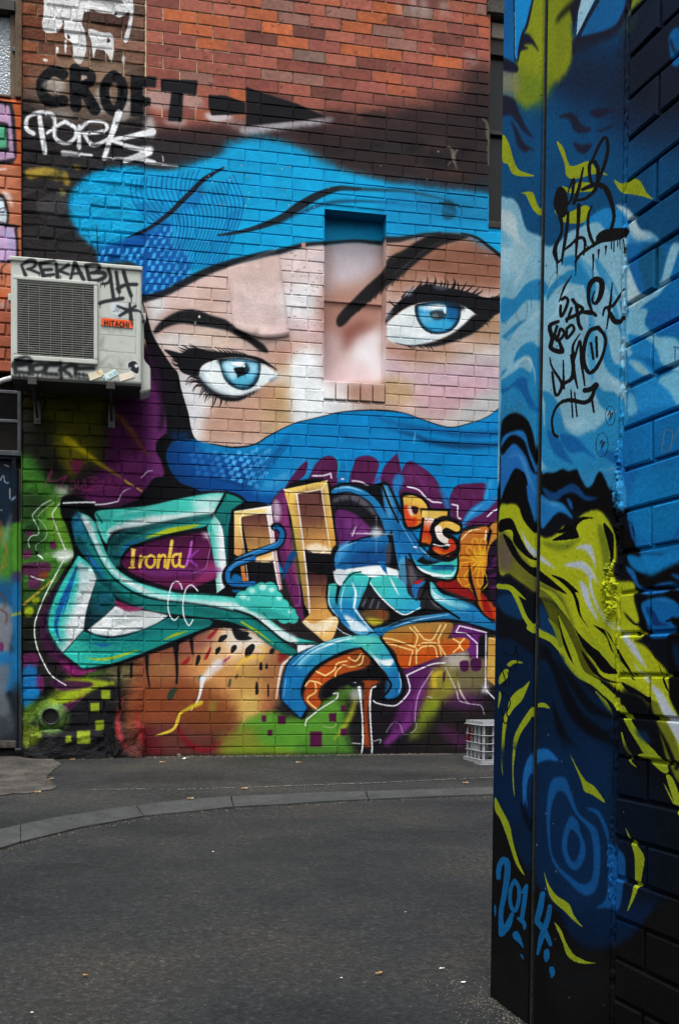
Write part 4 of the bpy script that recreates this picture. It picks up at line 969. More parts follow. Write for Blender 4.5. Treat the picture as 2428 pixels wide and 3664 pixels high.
def paint_base_right():
    K = '#0d0e11'
    # green hill, purple and black streaks under the letters
    f('Q:440,590 560,540 640,560 720,560 830,470 960,420 1000,560 960,690 960,740 400,745 400,690', '#4f8a2a', 18, .97)
    f('Q:360,640 480,600 520,700 460,745 340,745', '#77762a', 30, .9)
    f('Q:400,690 600,690 700,740 400,750', '#6e8422', 20, .8)
    f('Q:700,660 960,640 960,745 700,745', '#3f6a28', 30, .7)
    f('Q:840,480 900,450 960,440 960,560 900,560', '#39511f', 20, .7)
    f('Q:960,400 1568,330 1568,760 960,745', '#17141a', 26, .97)
    f('H:930,1240 1120,1180 1300,1120 1340,1160 1200,1240 1100,1400 960,1560 900,1600 830,1680 900,1460 960,1330', '#4e1c52', 14, .95)
    f('H:1130,1190 1300,1130 1400,1200 1440,1300 1340,1380 1180,1400 1100,1300', '#6d6545', 34, .9)
    f('H:1150,1180 1250,1150 1300,1200 1200,1240', '#b9b3ae', 24, .7)
    f('H:1100,1250 1200,1260 1200,1400 1060,1450 1060,1350', '#8a8428', 30, .8)
    l('H:1100,1340 1100,1280 1140,1262', (30, 34, 16), '#c4a92c', 8, .85)
    f('H:1040,1430 1130,1420 1090,1560 1040,1620 960,1640 1000,1560', '#7d8c22', 20, .9)
    f('H:1180,1400 1300,1380 1380,1460 1300,1500 1180,1460', '#4f2250', 34, .8)
    f('H:1100,1500 1460,1480 1460,1700 1000,1720', '#1d1a18', 36, .8)
    l('H:1070,1250 1000,1420 940,1560 830,1660', (10, 40, 50, 30), '#6a2a70', 10, .9)
    f('H:1120,1560 1240,1600 1330,1680 1200,1670', '#4a2048', 24, .7)
    for s in ('H:1245,1205 1290,1200 1288,1252 1250,1254', 'H:1308,1190 1360,1188 1358,1248 1310,1250', 'H:1150,1270 1162,1260 1158,1310 1150,1312', 'H:1045,1290 1060,1260 1050,1320'):
        f(s, '#3b1138', 3, .95)
    # purple bracket with white line
    p('H:1220,995 1300,1000 1395,1040 1350,1110 1350,1180 1300,1180 1280,1110 1180,1050', '#582060', 4)
    p('H:1350,1060 1390,1045 1392,1180 1345,1180', '#111014', 5)
    l('H:1222,1035 1240,1002* 1390,1040* 1388,1200* 1386,1360* 1446,1420', 8, '#dcd4e2', 0)
    l('H:1222,1038 1280,1045* 1340,1100* 1340,1180', 7, '#dcd4e2', 0)
    f('H:1370,1340 1400,1340 1400,1380 1370,1380', '#dcd4e2', 10, .7)
    p('H:1400,1070 1480,1060 1480,1350 1440,1340 1395,1300', '#b0863c', 4); f('H:1400,1200 1470,1200 1460,1330', '#b29648', 10, .7); l('H:1405,1070 1470,1090', 5, '#e0c893', 1)
    # mushroom stalk and outlines
    f('H:620,1330 760,1300 820,1340 830,1420 740,1440 720,1700 690,1700 690,1400', K, 6)
    l('H:730,1330 716,1480 724,1670', (40, 22, 34), '#8a3a18', 5, .95)
    f('H:690,1300 780,1260 800,1310 740,1340', '#8c3c18', 8, .9)
    W = '#d9dade'
    l('H:680,1350 690,1440 698,1540 700,1660 688,1740', (20, 9, 8, 10, 8), W, 1)
    l('H:772,1342 748,1360 740,1440 744,1560 752,1680 748,1740', (8, 12, 9, 8, 8, 10), W, 1)
    l('H:760,1420 776,1435 850,1450 900,1440 960,1370 955,1310 945,1280* 1080,1220 1160,1210', 8, W, 0)
    l('H:380,1562 384,1530* 460,1470 550,1412 560,1380* 490,1382 510,1350 600,1318 660,1320', 8, W, 0)
    f('H:630,1370 690,1350 690,1420 640,1430', '#cfd4d6', 16, .6)
    l('H:640,1660 688,1664', 5, W, 1, .8); l('H:760,1650 800,1640 795,1660', 5, W, 1, .7)
    l('H:1160,1230 1220,1360 1240,1420 1300,1440 1360,1450 1380,1500', (4, 6, 6, 5, 5, 4), '#b9b3c0', 1, .9)
    l('H:1230,1310 1250,1380 1290,1440', (4, 10, 4), '#d4cdbf', 3, .8)
    l('H:830,1600 870,1545 910,1560 930,1610 990,1590 1000,1540', 4, '#a9a3b4', 1, .8); l('H:1090,1255 1010,1390 990,1540', 5, '#cdbfd0', 1, .8); l('H:1060,1400 1090,1405', 5, '#cdbfd0', 1, .8)
    l('H:660,1400 640,1480 600,1560 540,1640', (10, 30, 26, 8), '#a3a82a', 10, .85)
    for s in ('Q:524,556 546,554 544,582 526,582', 'Q:594,556 630,556 628,592 596,592', 'Q:550,618 572,616 570,642 550,642', 'Q:733,624 784,624 784,690 734,690', 'Q:814,546 846,544 846,582 816,580', 'Q:866,512 886,512 886,538 866,538', 'Q:864,612 894,610 894,642 866,642'):
        p(s, '#461336', 2)
    l('Q:790,602 830,606 850,590', 3, '#c3c9a0', 1, .7)
    f('Q:160,722 176,720 182,742 170,742', '#d8d8d8', 3, .8)
    # soot, road dirt and painted contact shade along the foot of the wall
    f('Q:-620,735 1600,720 1600,800 -620,800', '#1a1817', 10, .7)
def paint_right():
    K = '#08080a'
    G_, G2 = '#98a11a', '#68741a'
    # ---- ground coats
    f('W:0,-60* 1700,-60* 1700,2400* 0,2400*', '#0d385f', 0)
    f('W:480,250 700,380 1150,420 1700,200 1700,1300 1200,1200 900,900 560,800', '#16233a', 60, .95)
    f('W:1150,-60 1700,-60 1700,900 1150,800', '#171c2a', 40, .9)
    f('W:80,850 450,800 1150,1250 1600,1300 1700,2400 0,2400', '#0e4873', 70, .8)
    f('X:0,1700* 1700,1700* 1700,2400* 0,2400*', '#2a7cae', 10)
    f('X:60,1965* 1040,1965* 1100,2200* 1136,2500* 60,2500*', '#0b0c12', 10)
    f('Y:0,60* 1700,60* 1700,4600* 0,4600*', '#0a0d14', 10)
    # ---- top letters
    f('W:300,-40 480,-40 500,400 560,520 480,760 300,880 200,760 210,560 300,250', '#838e1e', 16)
    f('W:470,-40 700,-40 680,180 690,420 640,600 520,700 470,600', '#7a851c', 16)
    f('W:200,600 330,620 480,640 520,740 400,880 220,800', '#5c7420', 40, .8)
    f('W:80,560 220,590 240,780 80,780', '#7d7c5c', 30, .85)
    l('W:560,170 640,80 740,0', (30, 50, 60), '#16180c', 12, .9)
    f('W:1100,200 1180,60 1300,-40 1180,-40 1120,100', '#6f7b1c', 8); f('W:1080,230 1200,160 1260,100 1140,260', '#3c5a3c', 24, .6)
    p('W:80,-20 200,-20 206,520 80,480', '#0f5a96', 2)
    p('W:200,-20 360,-20 300,260 226,490 208,480', '#1583c4', 2)
    l('W:360,-20 310,200 268,300 230,520', (14, 22, 22, 10), '#17192a', 3); l('W:200,-10 206,300 208,500', 12, '#141a2c', 2); l('W:208,100 214,480', 4, '#5fb2dc', 1)
    f('W:80,470 206,522 236,560 220,600 80,570', '#17192a', 3)
    f('W:262,300 310,280 360,330 408,430 350,370 282,374 320,404 262,420 230,450', '#17192a', 3)
    p('W:745,-20 880,-20 780,180 720,296', '#93bcd0', 2); p('W:880,-20 1150,-20 1100,150 1030,240 900,300 735,340 780,240', '#14588e', 3)
    l('W:1160,-20 1110,140 1040,240 900,300 730,340', (40, 44, 50, 60, 60), '#191c2c', 4); l('W:900,0 800,180 730,330', (30, 24, 20), '#191a28', 3)
    f('W:670,60 760,-20 720,150 690,300 720,400 686,450 690,200', '#191a28', 6)
    f('W:740,350 900,330 1050,260 1050,300 880,380 700,450', '#1a1d2c', 10, .8)
    f('W:1480,300 1568,240 1568,520 1500,520', '#0d5a92', 5); l('W:1490,330 1520,420 1568,440', 20, '#171c2c', 3)
    # ---- drifting dark and lime leaves
    DK = '#1b1d30'
    for s in ('W:100,800 200,820 240,920 300,1050 356,1134 280,1090 180,960 100,950', 'W:170,1000 220,1060 280,1180 386,1256 330,1240 290,1262 230,1200 200,1080', 'W:570,970 640,935 710,950 760,1030 846,1070 770,1104 700,1080 660,990',
              'W:826,935 900,898 1040,912 960,950 890,976', 'W:880,1080 960,1060 1040,1016 1000,1060 920,1090', 'W:694,1180 760,1200 846,1190 820,1250 770,1274 720,1240'):
        f(s, DK, 3)
    for s in ('W:106,1120 160,1190 200,1330 250,1410 370,1455 270,1460 190,1440 150,1360 106,1330', 'W:556,1176 610,1220 650,1340 690,1376 820,1336 880,1390 980,1452 880,1440 720,1480 640,1460 620,1350', 'W:600,1540 680,1560 730,1510 850,1520 860,1580 760,1590 660,1600',
              'W:256,1600 350,1590 390,1680 436,1790 370,1750 320,1660 296,1610', 'W:536,1740 600,1780 680,1750 800,1700 836,1750 780,1840 680,1850 600,1830', 'W:1030,1490 1100,1520 1180,1480 1250,1500 1300,1590 1356,1650 1280,1630 1180,1610 1090,1590'):
        f(s, '#87931c', 2)
    # ---- pale cloud coils
    LB, MB, DB, WB = '#78a8bd', '#2079aa', '#115894', '#a2bdc6'
    f('W:80,1700 150,1640 210,1660 250,1730 290,1870 330,1920 420,1960 480,2050 580,2000 660,1920 740,1890 800,1850 860,1830 920,1840 970,1900 1020,1920 1140,1900 1200,1850 1250,1900 1330,1920 1400,2000 1260,2000 1200,2100 1180,2400 80,2400', LB, 3)
    f('W:780,1850 880,1760 1000,1720 1140,1770 1160,1890 1020,1920 960,1900 900,1840', '#1c78b4', 4)
    f('W:1040,1700 1130,1720 1200,1800 1240,1900 1370,1980 1370,2010 1200,1980 1150,1880 1120,1780', WB, 3)
    f('W:1100,1780 1200,1980 1400,2000 1450,2400 1150,2400 1140,2000', '#1b6ca8', 12, .8)
    f('W:80,1760 160,1750 220,1820 240,1950 300,2050 280,2080 180,1960 110,1900', '#b9c6ca', 14, .8); f('W:80,1900 160,2000 220,2100 120,2050', '#4f9cc0', 14, .7)
    # mid body
    f('X:0,-40* 1130,-40* 1140,300 1130,700 1120,1700 1060,1800 460,1800 0,1800', LB, 8)
    f('X:1130,-60* 1700,-60* 1700,2500* 1130,2500*', '#0f5f98', 6)
    for s, c, b in (('X:100,390 200,390 300,270 400,230 470,260 480,330 420,400 300,410 200,520 100,590', MB, 5), ('X:480,330 560,230 680,150 800,160 860,240 760,280 640,260 540,320 480,410', MB, 6),
                    ('X:600,60 720,30 840,130 880,300 850,450 800,340 760,200 680,120 620,120', MB, 5), ('X:880,60 980,180 1060,330 1100,500 1110,700 1040,560 990,330 900,180', MB, 5),
                    ('X:100,1000 180,960 220,840 300,760 370,760 420,860 420,1040 400,1180 440,1300 420,1700 100,1700 96,1200', MB, 5), ('X:100,1030 200,920 300,860 350,900 340,1000 260,960 180,1010 100,1060', LB, 5),
                    ('X:100,700 160,740 220,640 300,560 220,600 120,690', MB, 6), ('X:100,1130 160,1120 230,1050 300,1050 320,1150 380,1280 420,1340 330,1290 270,1180 200,1120 110,1180', DB, 5),
                    ('X:480,1180 560,1260 600,1420 700,1520 860,1480 960,1400 1060,1300 1120,1300 1130,1750 480,1800 460,1400', MB, 8), ('X:440,1160 520,1190 580,1290 620,1460 560,1400 480,1300', MB, 6),
                    ('X:960,640 1020,900 1110,960 1130,1080 1060,1060 960,960 940,800', MB, 6), ('X:840,500 870,620 880,900 850,1080 820,900 810,640', '#3f92bc', 8),
                    ('X:870,1080 940,1150 1040,1170 1110,1280 980,1320 900,1240', MB, 6), ('X:480,1480 580,1560 640,1680 700,1760 600,1720 520,1640', DB, 4), ('X:580,1520 700,1530 780,1600 880,1720 780,1660 660,1660', DB, 4),
                    ('X:900,1650 1080,1660 1140,1700 1140,2000 1080,1800 1000,1740', DB, 6),
                    ('X:1140,100 1200,250 1290,340 1400,250 1440,100 1500,-60 1568,-60 1568,-60 1440,300 1300,420 1150,500', LB, 4), ('X:1150,160 1200,220 1280,350 1150,460 1140,300', '#a3c2cc', 6),
                    ('X:1160,-60 1240,60 1290,340 1230,320 1180,180', '#1560a0', 4), ('X:1240,-20 1440,-40 1400,220 1300,340', '#15557c', 10),
                    ('X:1140,520 1300,480 1280,600 1380,700 1568,740 1568,1000 1420,920 1300,840 1200,830 1140,860', '#6ea9c2', 4), ('X:1300,540 1400,520 1568,460 1568,640 1440,640', '#15589a', 5), ('X:1140,690 1280,720 1380,800 1420,940 1330,880 1200,860', '#1b78b4', 5),
                    ('X:1140,880 1260,900 1340,980 1380,1060 1460,1120 1568,1300 1400,1340 1240,1330 1200,1180 1140,1060', '#1c7ab6', 5), ('X:1150,900 1240,920 1330,1020 1260,1020 1180,960', LB, 5),
                    ('X:1390,1060 1568,1000 1568,1280 1480,1160', '#62a2be', 6), ('X:1140,1180 1190,1200 1220,1330 1140,1360', '#5a9fbe', 7), ('X:1140,1400 1568,1300 1568,1700 1140,1800', '#10639e', 14), ('X:1140,1700 1180,1720 1190,2200 1140,2500', '#135a98', 5), ('X:1200,1900 1568,1800 1568,2300 1200,2313', '#0f6ba4', 16)):
        f(s, c, b)
    for s in ('X:640,40 720,20 800,110 860,250', 'X:900,110 990,250 1060,450 1100,650', 'X:480,600 560,500 640,320 760,300', 'X:300,600 400,500 440,400', 'X:960,1060 1040,1080 1090,1180', 'X:180,300 260,180 200,120', 'X:600,1400 700,1440 800,1400', 'X:110,760 180,700 260,660'):
        l(s, (8, 40, 10), '#b3cbd3', 12, .55)
    for s in ('X:1020,300 1080,500 1100,680', 'X:700,340 780,460 820,640', 'X:860,300 900,420', 'X:200,960 300,880 360,960 380,1100', 'X:560,1300 640,1420'):
        l(s, (4, 18, 4), '#cfdde0', 6, .5)
    f('X:100,-40 330,-40 300,120 180,180 100,140', '#9bbdc8', 26, .7)
    # ---- black-edged blue locks above the lime figure
    f('X:92,1480 120,1380 210,1335 300,1380 350,1480 380,1620 410,1760 440,1840 470,1830 540,1830 600,1800 660,1820 720,1800 750,1860 800,1950 850,1930 900,1830 940,1850 1000,2000 1060,2200 1110,2313 Y:1100,400 1060,300 1000,100 700,60 480,60 80,60 80,-200', K, 3)
    BM = '#164f8c'
    f('X:100,1560 160,1500 260,1480 300,1520 330,1640 390,1800 410,2020 420,2160 380,2300 330,2200 300,1900 260,1700 200,1640 150,1680 96,1740', '#1b66a4', 4)
    f('X:96,1700 160,1600 240,1600 290,1680 330,1820 380,2000 330,2060 290,1860 240,1800 190,1820 110,2000 92,2050', '#1d62a6', 4)
    f('X:96,1620 180,1520 280,1560 330,1700 380,1840 340,1800 290,1680 200,1590 110,1680', K, 4)
    f('X:90,2080 150,1980 210,1920 280,1980 330,2100 380,2313 240,2200 160,2060', K, 3)
    f('X:180,1900 260,1820 300,1860 310,1940 250,1870', K, 2)
    l('X:150,1700 250,1690 320,1860 380,2010', (6, 26, 20, 6), '#4d97cc', 8, .7)
    f('X:440,1950 520,1990 600,1960 680,1920 740,1950 800,2020 900,2040 800,2060 700,2000 620,2010 560,2060 480,2040', '#103a6c', 4)
    f('X:420,2020 500,2060 600,2080 660,2150 690,2210 600,2160 540,2180 480,2250 430,2280', '#1b6aa8', 5); l('X:440,2060 540,2090 620,2130', (10, 30, 8), '#5aa6d2', 8, .6)
    f('X:640,2040 680,2070 690,2140 660,2110', '#14508c', 3); f('X:490,1960 560,1985 540,1995', K, 2)
    # ---- bricks side: blue scales, black edges
    f('Y:1120,180 1180,200 1200,380 1240,430 1300,590 1400,560 1500,480 1600,440 1600,1000 1500,1000 1340,1100 1260,1100 1200,700 1120,560', K, 4)
    f('Y:1130,430 1240,460 1280,580 1200,560 1140,500', '#0f659c', 5); f('Y:1230,420 1400,420 1568,380 1568,480 1440,540 1300,596 1250,500', '#0f6aa4', 10)
    l('Y:1150,170 1180,290 1240,390', (26, 22, 5), '#134c8a', 4); l('Y:1568,220 1520,290 1470,330', (26, 16, 3), '#134c8a', 4)
    f('Y:1110,530 1180,560 1230,680 1340,720 1480,720 1400,755 1260,750 1190,660', '#15599a', 4); f('Y:1340,690 1460,650 1568,680 1568,720 1460,690', '#154f8c', 4); f('Y:1480,590 1568,600 1568,640', '#154f8c', 4)
    f('Y:1250,840 1340,790 1460,780 1568,850 1568,940 1480,960 1568,1080 1480,1110 1340,1110 1290,980', '#0f5a98', 4); f('Y:1290,860 1360,900 1400,980 1480,1010 1340,1010', '#0e2f60', 5); l('Y:1300,800 1440,800 1540,830', (6, 14, 6), '#2f86c0', 4, .8)
    l('Y:1450,975 1568,960', 14, K, 2)
    # ---- lime figure
    f('Y:80,60 150,10 230,20 280,130 340,210 400,250 470,290 560,250 620,180 600,250 680,220 740,120 820,70 900,60 960,110 1040,260 1050,420 1040,540 1060,640 1180,660 1190,800 1230,980 1160,980 1100,900 1260,1060 1260,1120 1200,1140 1290,1180 1390,1300 1470,1400 '
      '1480,1500 1500,1640 1600,1760 1600,2300 1540,2150 1400,1800 1250,1620 1080,1560 980,1480 860,1430 760,1430 660,1330 580,1180 500,960 420,780 380,740 240,640 160,580 80,560', G_, 3)
    f('Y:80,250 160,280 260,420 360,540 420,640 560,720 640,860 700,1030 600,900 420,780 240,640 160,580 80,540', '#4f5020', 14, .8); f('Y:80,280 160,320 200,450 150,560 80,520', '#5a4a48', 24, .8)
    f('Y:430,320 620,330 760,290 700,350 600,400 480,360', G2, 8); f('Y:890,180 960,230 1000,450 1010,560 960,620 930,420', G2, 8)
    # black strokes in the figure
    for s in ('Y:80,150 140,125 190,140 240,250 300,370 380,470 300,440 200,330 190,240 150,220 80,240', 'Y:110,260 180,310 250,440 330,520 420,560 640,750 500,690 380,620 260,520 180,420', 'Y:240,-20 260,40 330,150 400,250 350,230 270,120', 'Y:520,310 600,260 660,220 740,120 870,125 780,140 720,200 740,280 680,300',
              'Y:560,240 620,200 640,170 680,210 600,250', 'Y:940,170 1000,220 1030,300 1020,540 990,380', 'Y:510,595 600,620 680,680 740,740 710,740 740,820 760,930 820,1030 740,920 690,760 600,660', 'Y:860,1010 980,1070 1040,1180 1090,1250 1200,1460 1110,1400 1060,1300 1000,1200 960,1100',
              'Y:700,1020 740,1080 840,1180 920,1240 1000,1340 1060,1410 940,1400 860,1300 780,1200', 'Y:560,900 620,1100 680,1240 750,1400 660,1280 600,1120', 'Y:760,1220 860,1340 940,1440 1080,1490 960,1470 840,1380', 'Y:1180,1060 1260,1100 1200,1090', 'Y:1340,1230 1390,1290 1410,1320 1370,1280', 'Y:1400,1340 1430,1420 1480,1560 1440,1500',
              'Y:1110,900 1180,980 1240,1010 1180,1000', 'Y:1080,1480 1200,1540 1320,1620 1430,1720 1280,1660 1150,1570', 'Y:1320,1640 1400,1760 1470,1900 1560,2150 1440,1980 1380,1830'):
        f(s, K, 2)
    f('Y:420,780 560,830 680,1000 800,1240 900,1400 760,1420 640,1260 540,1030 470,900', K, 6, .55)
    for s, w in (('Y:420,700 520,760 600,860 660,960', (10, 40, 40, 10)), ('Y:570,930 620,1060 690,1230 760,1400 900,1480', (6, 44, 56, 50, 40)), ('Y:80,690 180,710 240,820 290,940 350,1020', (50, 44, 36, 36, 40)), ('Y:330,1020 420,1070 520,1120 580,1180 640,1300 740,1420 860,1480 960,1560 1060,1660 1090,1740', (56, 60, 60, 56, 50, 50, 60, 70, 60, 20)),
                 ('Y:190,700 250,760 300,800', (20, 26, 4)), ('Y:490,960 560,1060 590,1180', (10, 44, 40)), ('Y:760,1030 860,1140 960,1260 1060,1380', (6, 40, 44, 10)), ('Y:960,1060 1030,1200 1080,1330 1200,1460', (6, 30, 40, 10)), ('Y:880,1560 960,1660 1020,1780 1060,1900', (10, 40, 30, 10)), ('Y:1090,1700 1140,1800 1200,1900 1300,2040 1440,2200', (50, 56, 60, 90, 60)), ('Y:1090,1900 1130,2030 1210,2120', (12, 26, 10)), ('Y:1100,1570 1240,1610 1320,1720 1370,1780', (10, 24, 30, 10)), ('Y:1420,1880 1450,1960 1480,2050', (14, 16, 5))):
        l(s, w, '#8b981c', 2)
    for s in ('Y:224,100 260,220 330,340 400,410 470,470 548,545 440,490 340,420 290,330', 'Y:706,380 760,345 830,345 860,400 886,550 850,470 800,400 750,380', 'Y:615,510 740,480 800,500 850,570 906,670 850,620 860,740 930,900 1050,1060 960,980 880,850 830,720 820,620 760,550 680,535', 'Y:745,640 810,700 840,820 906,980 840,900 800,830 770,760',
              'Y:1020,970 1080,1040 1200,1160 1260,1280 1300,1370 1220,1290 1150,1190 1090,1090', 'Y:1180,1320 1260,1400 1340,1500 1420,1560 1500,1700 1600,1830 1600,2050 1500,1860 1420,1700 1330,1530'):
        f(s, '#a4adb6', 3)
    for s in ('Y:760,480 850,560 880,660', 'Y:300,300 360,400', 'Y:1380,1590 1480,1740'):
        l(s, (4, 20, 4), '#ccd2d6', 6, .6)
    f('Y:1600,1500 1500,1500 1490,1620 1600,1800', K, 4)
    f('Y:1480,1100 1600,1080 1600,1560 1500,1560 1480,1400', K, 6); f('Y:1510,1200 1568,1180 1568,1400', '#0a2340', 10, .8)
    # ---- lower field: navy darkened for the weaker light low down, black locks
    f('Y:60,800 180,740 300,900 330,1040 420,1100 580,1240 700,1420 900,1600 1060,1800 1100,2000 1080,2500 60,2500', '#071a33', 14, .97)
    f('Y:70,850 140,930 280,960 320,1060 420,1150 520,1240 460,1300 330,1240 200,1130 70,1100', '#0b0d12', 8, .95)
    f('Y:70,780 200,760 290,900 270,960 160,930 80,870', '#0d2f52', 10, .9); f('Y:420,830 500,960 560,1160 480,1080 420,1040', '#0b3156', 8, .9)
    l('Y:330,1030 420,1080 520,1130 600,1220', (50, 56, 56, 50), '#8b981c', 2); l('Y:80,690 180,712 240,820 290,940 350,1030', (40, 40, 36, 36, 40), '#8b981c', 2); l('Y:490,960 560,1060 590,1180', (10, 40, 36), '#6a7a1a', 2)
    for s, w in (('Y:450,1200 560,1400 640,1600 760,1800 1040,2000', (30, 70, 100, 110, 60)), ('Y:560,1300 700,1500 850,1700 1060,1780', (10, 70, 80, 30)), ('Y:520,1640 600,1900 700,2060 850,2200 1080,2230', (10, 60, 90, 100, 60)), ('Y:620,1560 760,1800 900,1900 1070,1880', (10, 50, 60, 20)), ('Y:600,2000 720,2100 900,2180', (20, 60, 20))):
        l(s, w, '#06080d', 10, .9)
    f('Y:1090,1560 1340,1680 1500,2000 1568,2313 1090,2313', '#07090e', 12, .92)
    l('Y:1090,1700 1140,1800 1200,1900 1300,2040 1440,2200', (50, 56, 60, 90, 60), '#7c8a1a', 2); l('Y:1090,1900 1130,2030 1210,2120', (12, 26, 10), '#7c8a1a', 2); f('Y:1200,1880 1300,1900 1330,1990 1260,1960', '#0b2444', 8, .8)
    f('Y:1330,1640 1440,1720 1568,2060 1568,2313 1480,2160 1400,1880', '#5e6418', 4); l('Y:1400,1640 1470,1760 1568,1900', (20, 70, 90), '#a4adb6', 3)
    l('Y:1380,1830 1460,1990 1540,2190', (10, 30, 40), K, 3)
    l('Y:960,1560 1040,1640 1080,1740', (30, 60, 20), '#8b981c', 2)
    # lime blades low at the left
    for s in ('Y:146,1330 200,1300 276,1322 200,1330 160,1360', 'Y:80,1440 120,1380 155,1380 150,1440 110,1480 80,1500', 'Y:160,1640 220,1560 280,1520 330,1475 300,1560 260,1640 200,1700 155,1760', 'Y:110,1820 130,1740 160,1700 130,1900 120,2040 110,2240 95,2100', 'Y:330,1710 400,1660 460,1655 500,1700 440,1690 390,1700 330,1800 260,1900 225,2000 205,2120 200,2313 185,2200 190,2040 215,1900', 'Y:80,1560 95,1600 70,1700'):
        f(s, '#84911c', 2)
    f('Y:280,2313 290,2160 330,2080 400,2060 470,2050 580,2140 500,2130 400,2160 360,2220 340,2400 280,2400', '#1a5d9c', 4)
    for s in ('Y:110,1240 200,1260 215,1180 230,1300 200,1390 150,1350', 'Y:80,1340 110,1400 130,1490 90,1500 160,1500 150,1400', 'Y:90,1560 150,1600 170,1660 140,1740 160,1790 120,1820 100,1700'):
        l(s, 9, '#07080a', 1)
    # ---- bottom: concentric eye, date, ground darkened for the weaker light
    f('Z:100,-60* 1090,-60* 1400,500 1400,1150 1200,1400 940,1510 760,1440 640,1200 480,1020 440,900 160,700', '#071b36', 30, .9)
    f('Z:480,0 900,-40 1090,200 1080,900 900,1200 640,1100 480,900', '#08213f', 50, .8)
    f('Z:60,420* 160,420 300,700 420,960 520,1060 640,1240 760,1440 940,1520 1200,1400 1400,1160 1600,1000* 1700,2200* 60,2200*', '#0d0d0e', 8)
    f('Z:60,1500* 420,1500* 420,2200* 60,2200*', '#121212', 60, .7)
    f('Z:600,1560 1000,1560 1060,1900 600,1900', '#121314', 60, .6)
    f('Z:1090,-60 1400,200 1568,600 1568,1000 1300,1140 1090,900', '#080d16', 40, .75)
    B4 = '#0f4377'
    f('Z:640,170 700,190 740,300 790,440 860,510 930,570 960,700 958,900 930,1040 860,1086 800,1060 700,960 620,870 570,740 548,500 560,300 590,200', B4, 3)
    f('Z:650,280 700,310 740,400 790,480 870,570 900,660 912,800 900,940 860,994 800,990 720,930 640,860 590,760 575,620 580,440 610,320', '#08203f', 3)
    f('Z:740,470 790,520 810,600 846,700 836,810 770,894 700,830 668,720 680,600 710,510', B4, 3); f('Z:746,576 780,610 806,670 800,760 760,828 720,780 706,700 720,610', '#08203f', 3)
    f('Z:856,412 940,425 1000,520 1040,640 1080,720 1140,800 1130,1000 1100,1180 1000,1180 930,1180 1000,1120 1020,960 1020,700 990,580 940,470', B4, 4); f('Z:1080,730 1140,820 1140,960 1110,1160 1070,1190 1070,900', '#0f4377', 6, .8)
    f('Z:370,400 360,200 390,60 440,-20 480,-40 560,-40 640,45 560,40 480,70 430,140 390,220', '#15548f', 4); l('Z:390,180 380,300 398,400', (26, 22, 4), '#15548f', 3)
    f('Z:340,360 370,500 430,600 430,520 390,440', '#060a12', 8, .8)
    for s in ('Z:730,0 790,110 850,200 920,250 1000,370 900,310 840,280 810,190', 'Z:150,330 200,420 260,540 290,680 330,820 376,930 310,840 250,660 190,500 150,430', 'Z:530,905 560,990 620,1080 720,1150 760,1240 824,1326 760,1280 680,1200 600,1130 560,1050', 'Z:612,1300 660,1350 700,1450 760,1540 850,1590 930,1606 800,1606 710,1550 670,1440',
              'Z:1150,565 1200,660 1260,730 1290,800 1270,920 1240,1060 1166,1210 1210,1040 1216,860 1210,760', 'Z:285,-20 305,-20 290,120 300,330 284,200', 'Z:196,0 200,60 210,160 200,110', 'Z:1160,0 1200,60 1236,100 1180,60', 'Z:1250,0 1400,0 1480,120 1440,140 1340,60', 'Z:1460,160 1510,180 1568,340 1568,470 1500,300', 'Z:1440,220 1500,320 1560,440 1500,350'):
        f(s, '#7c891c', 2)
    D = '#0f5080'
    l('Z:175,950 180,870 210,810 240,830 244,920 220,1080 195,1220 200,1380* 250,1310 280,1230', (34, 40, 48, 48, 42, 38, 36, 44, 56, 30), D, 2)
    l('Z:300,970 332,1030 330,1130 300,1205 268,1150 268,1040 300,970', 30, D, 2); l('Z:360,1060 390,1012* 376,1120 356,1262', (22, 34, 36, 32), D, 2); l('Z:330,1262 372,1300 376,1340', (26, 34, 20), D, 2)
    l('Z:518,1072 500,1180 474,1282* 540,1372 578,1462', (40, 48, 44, 44, 30), D, 2); l('Z:574,1170 556,1270 512,1400 480,1535', (34, 44, 44, 22), D, 2)
    f('Z:530,1510 565,1500 570,1560 548,1600 528,1570', D, 2); f('Z:570,1640 605,1640 612,1690 585,1720', D, 2); f('Z:290,1370 330,1370 370,1490 330,1450 288,1410', D, 2); f('Z:340,1535 366,1550 366,1580', D, 2); f('Z:145,1160 158,1180 152,1250 142,1200', D, 2)
    # ---- black marker tags
    T = '#121214'

    def lt(q, w, *a): l(q, np.array(w) * 1.4, *a)

    lt('W:590,1580 570,1700 600,1900 545,2050 550,2130 570,2170 590,2150', (50, 60, 26, 16, 20, 30, 10), T, 1); f('W:575,1600 610,1560 640,1600 650,1700 620,1800 570,1760', T, 2)
    lt('W:640,1700 680,1640 700,1500 690,1490 660,1560 650,1600', (16, 16, 18, 16, 12, 6), T, 1); lt('W:620,1780 650,1760 640,1900 600,2150', (16, 20, 20, 14), T, 1)
    lt('W:700,1680 740,1560 776,1390', (24, 20, 10), T, 1); lt('W:720,1660 800,1640 880,1560 900,1420 870,1340 830,1360 830,1450 850,1520 900,1500 970,1300 978,1180 955,1140 910,1200 850,1330', (16, 20, 24, 24, 22, 20, 20, 20, 22, 20, 18, 18, 16), T, 1)
    lt('W:770,1570 880,1530 960,1560 1010,1680 1030,1800 1000,1920', (20, 30, 34, 26, 20, 22), T, 1); lt('W:850,1700 820,1780 820,1900 860,2010 900,1990', (8, 16, 18, 20, 14), T, 1); lt('W:740,1700 735,1850 720,2050 716,2160', (26, 20, 18, 10), T, 1)
    f('W:890,1950 960,1900 1140,1890 1130,1960 1000,2000 890,2000', T, 2)
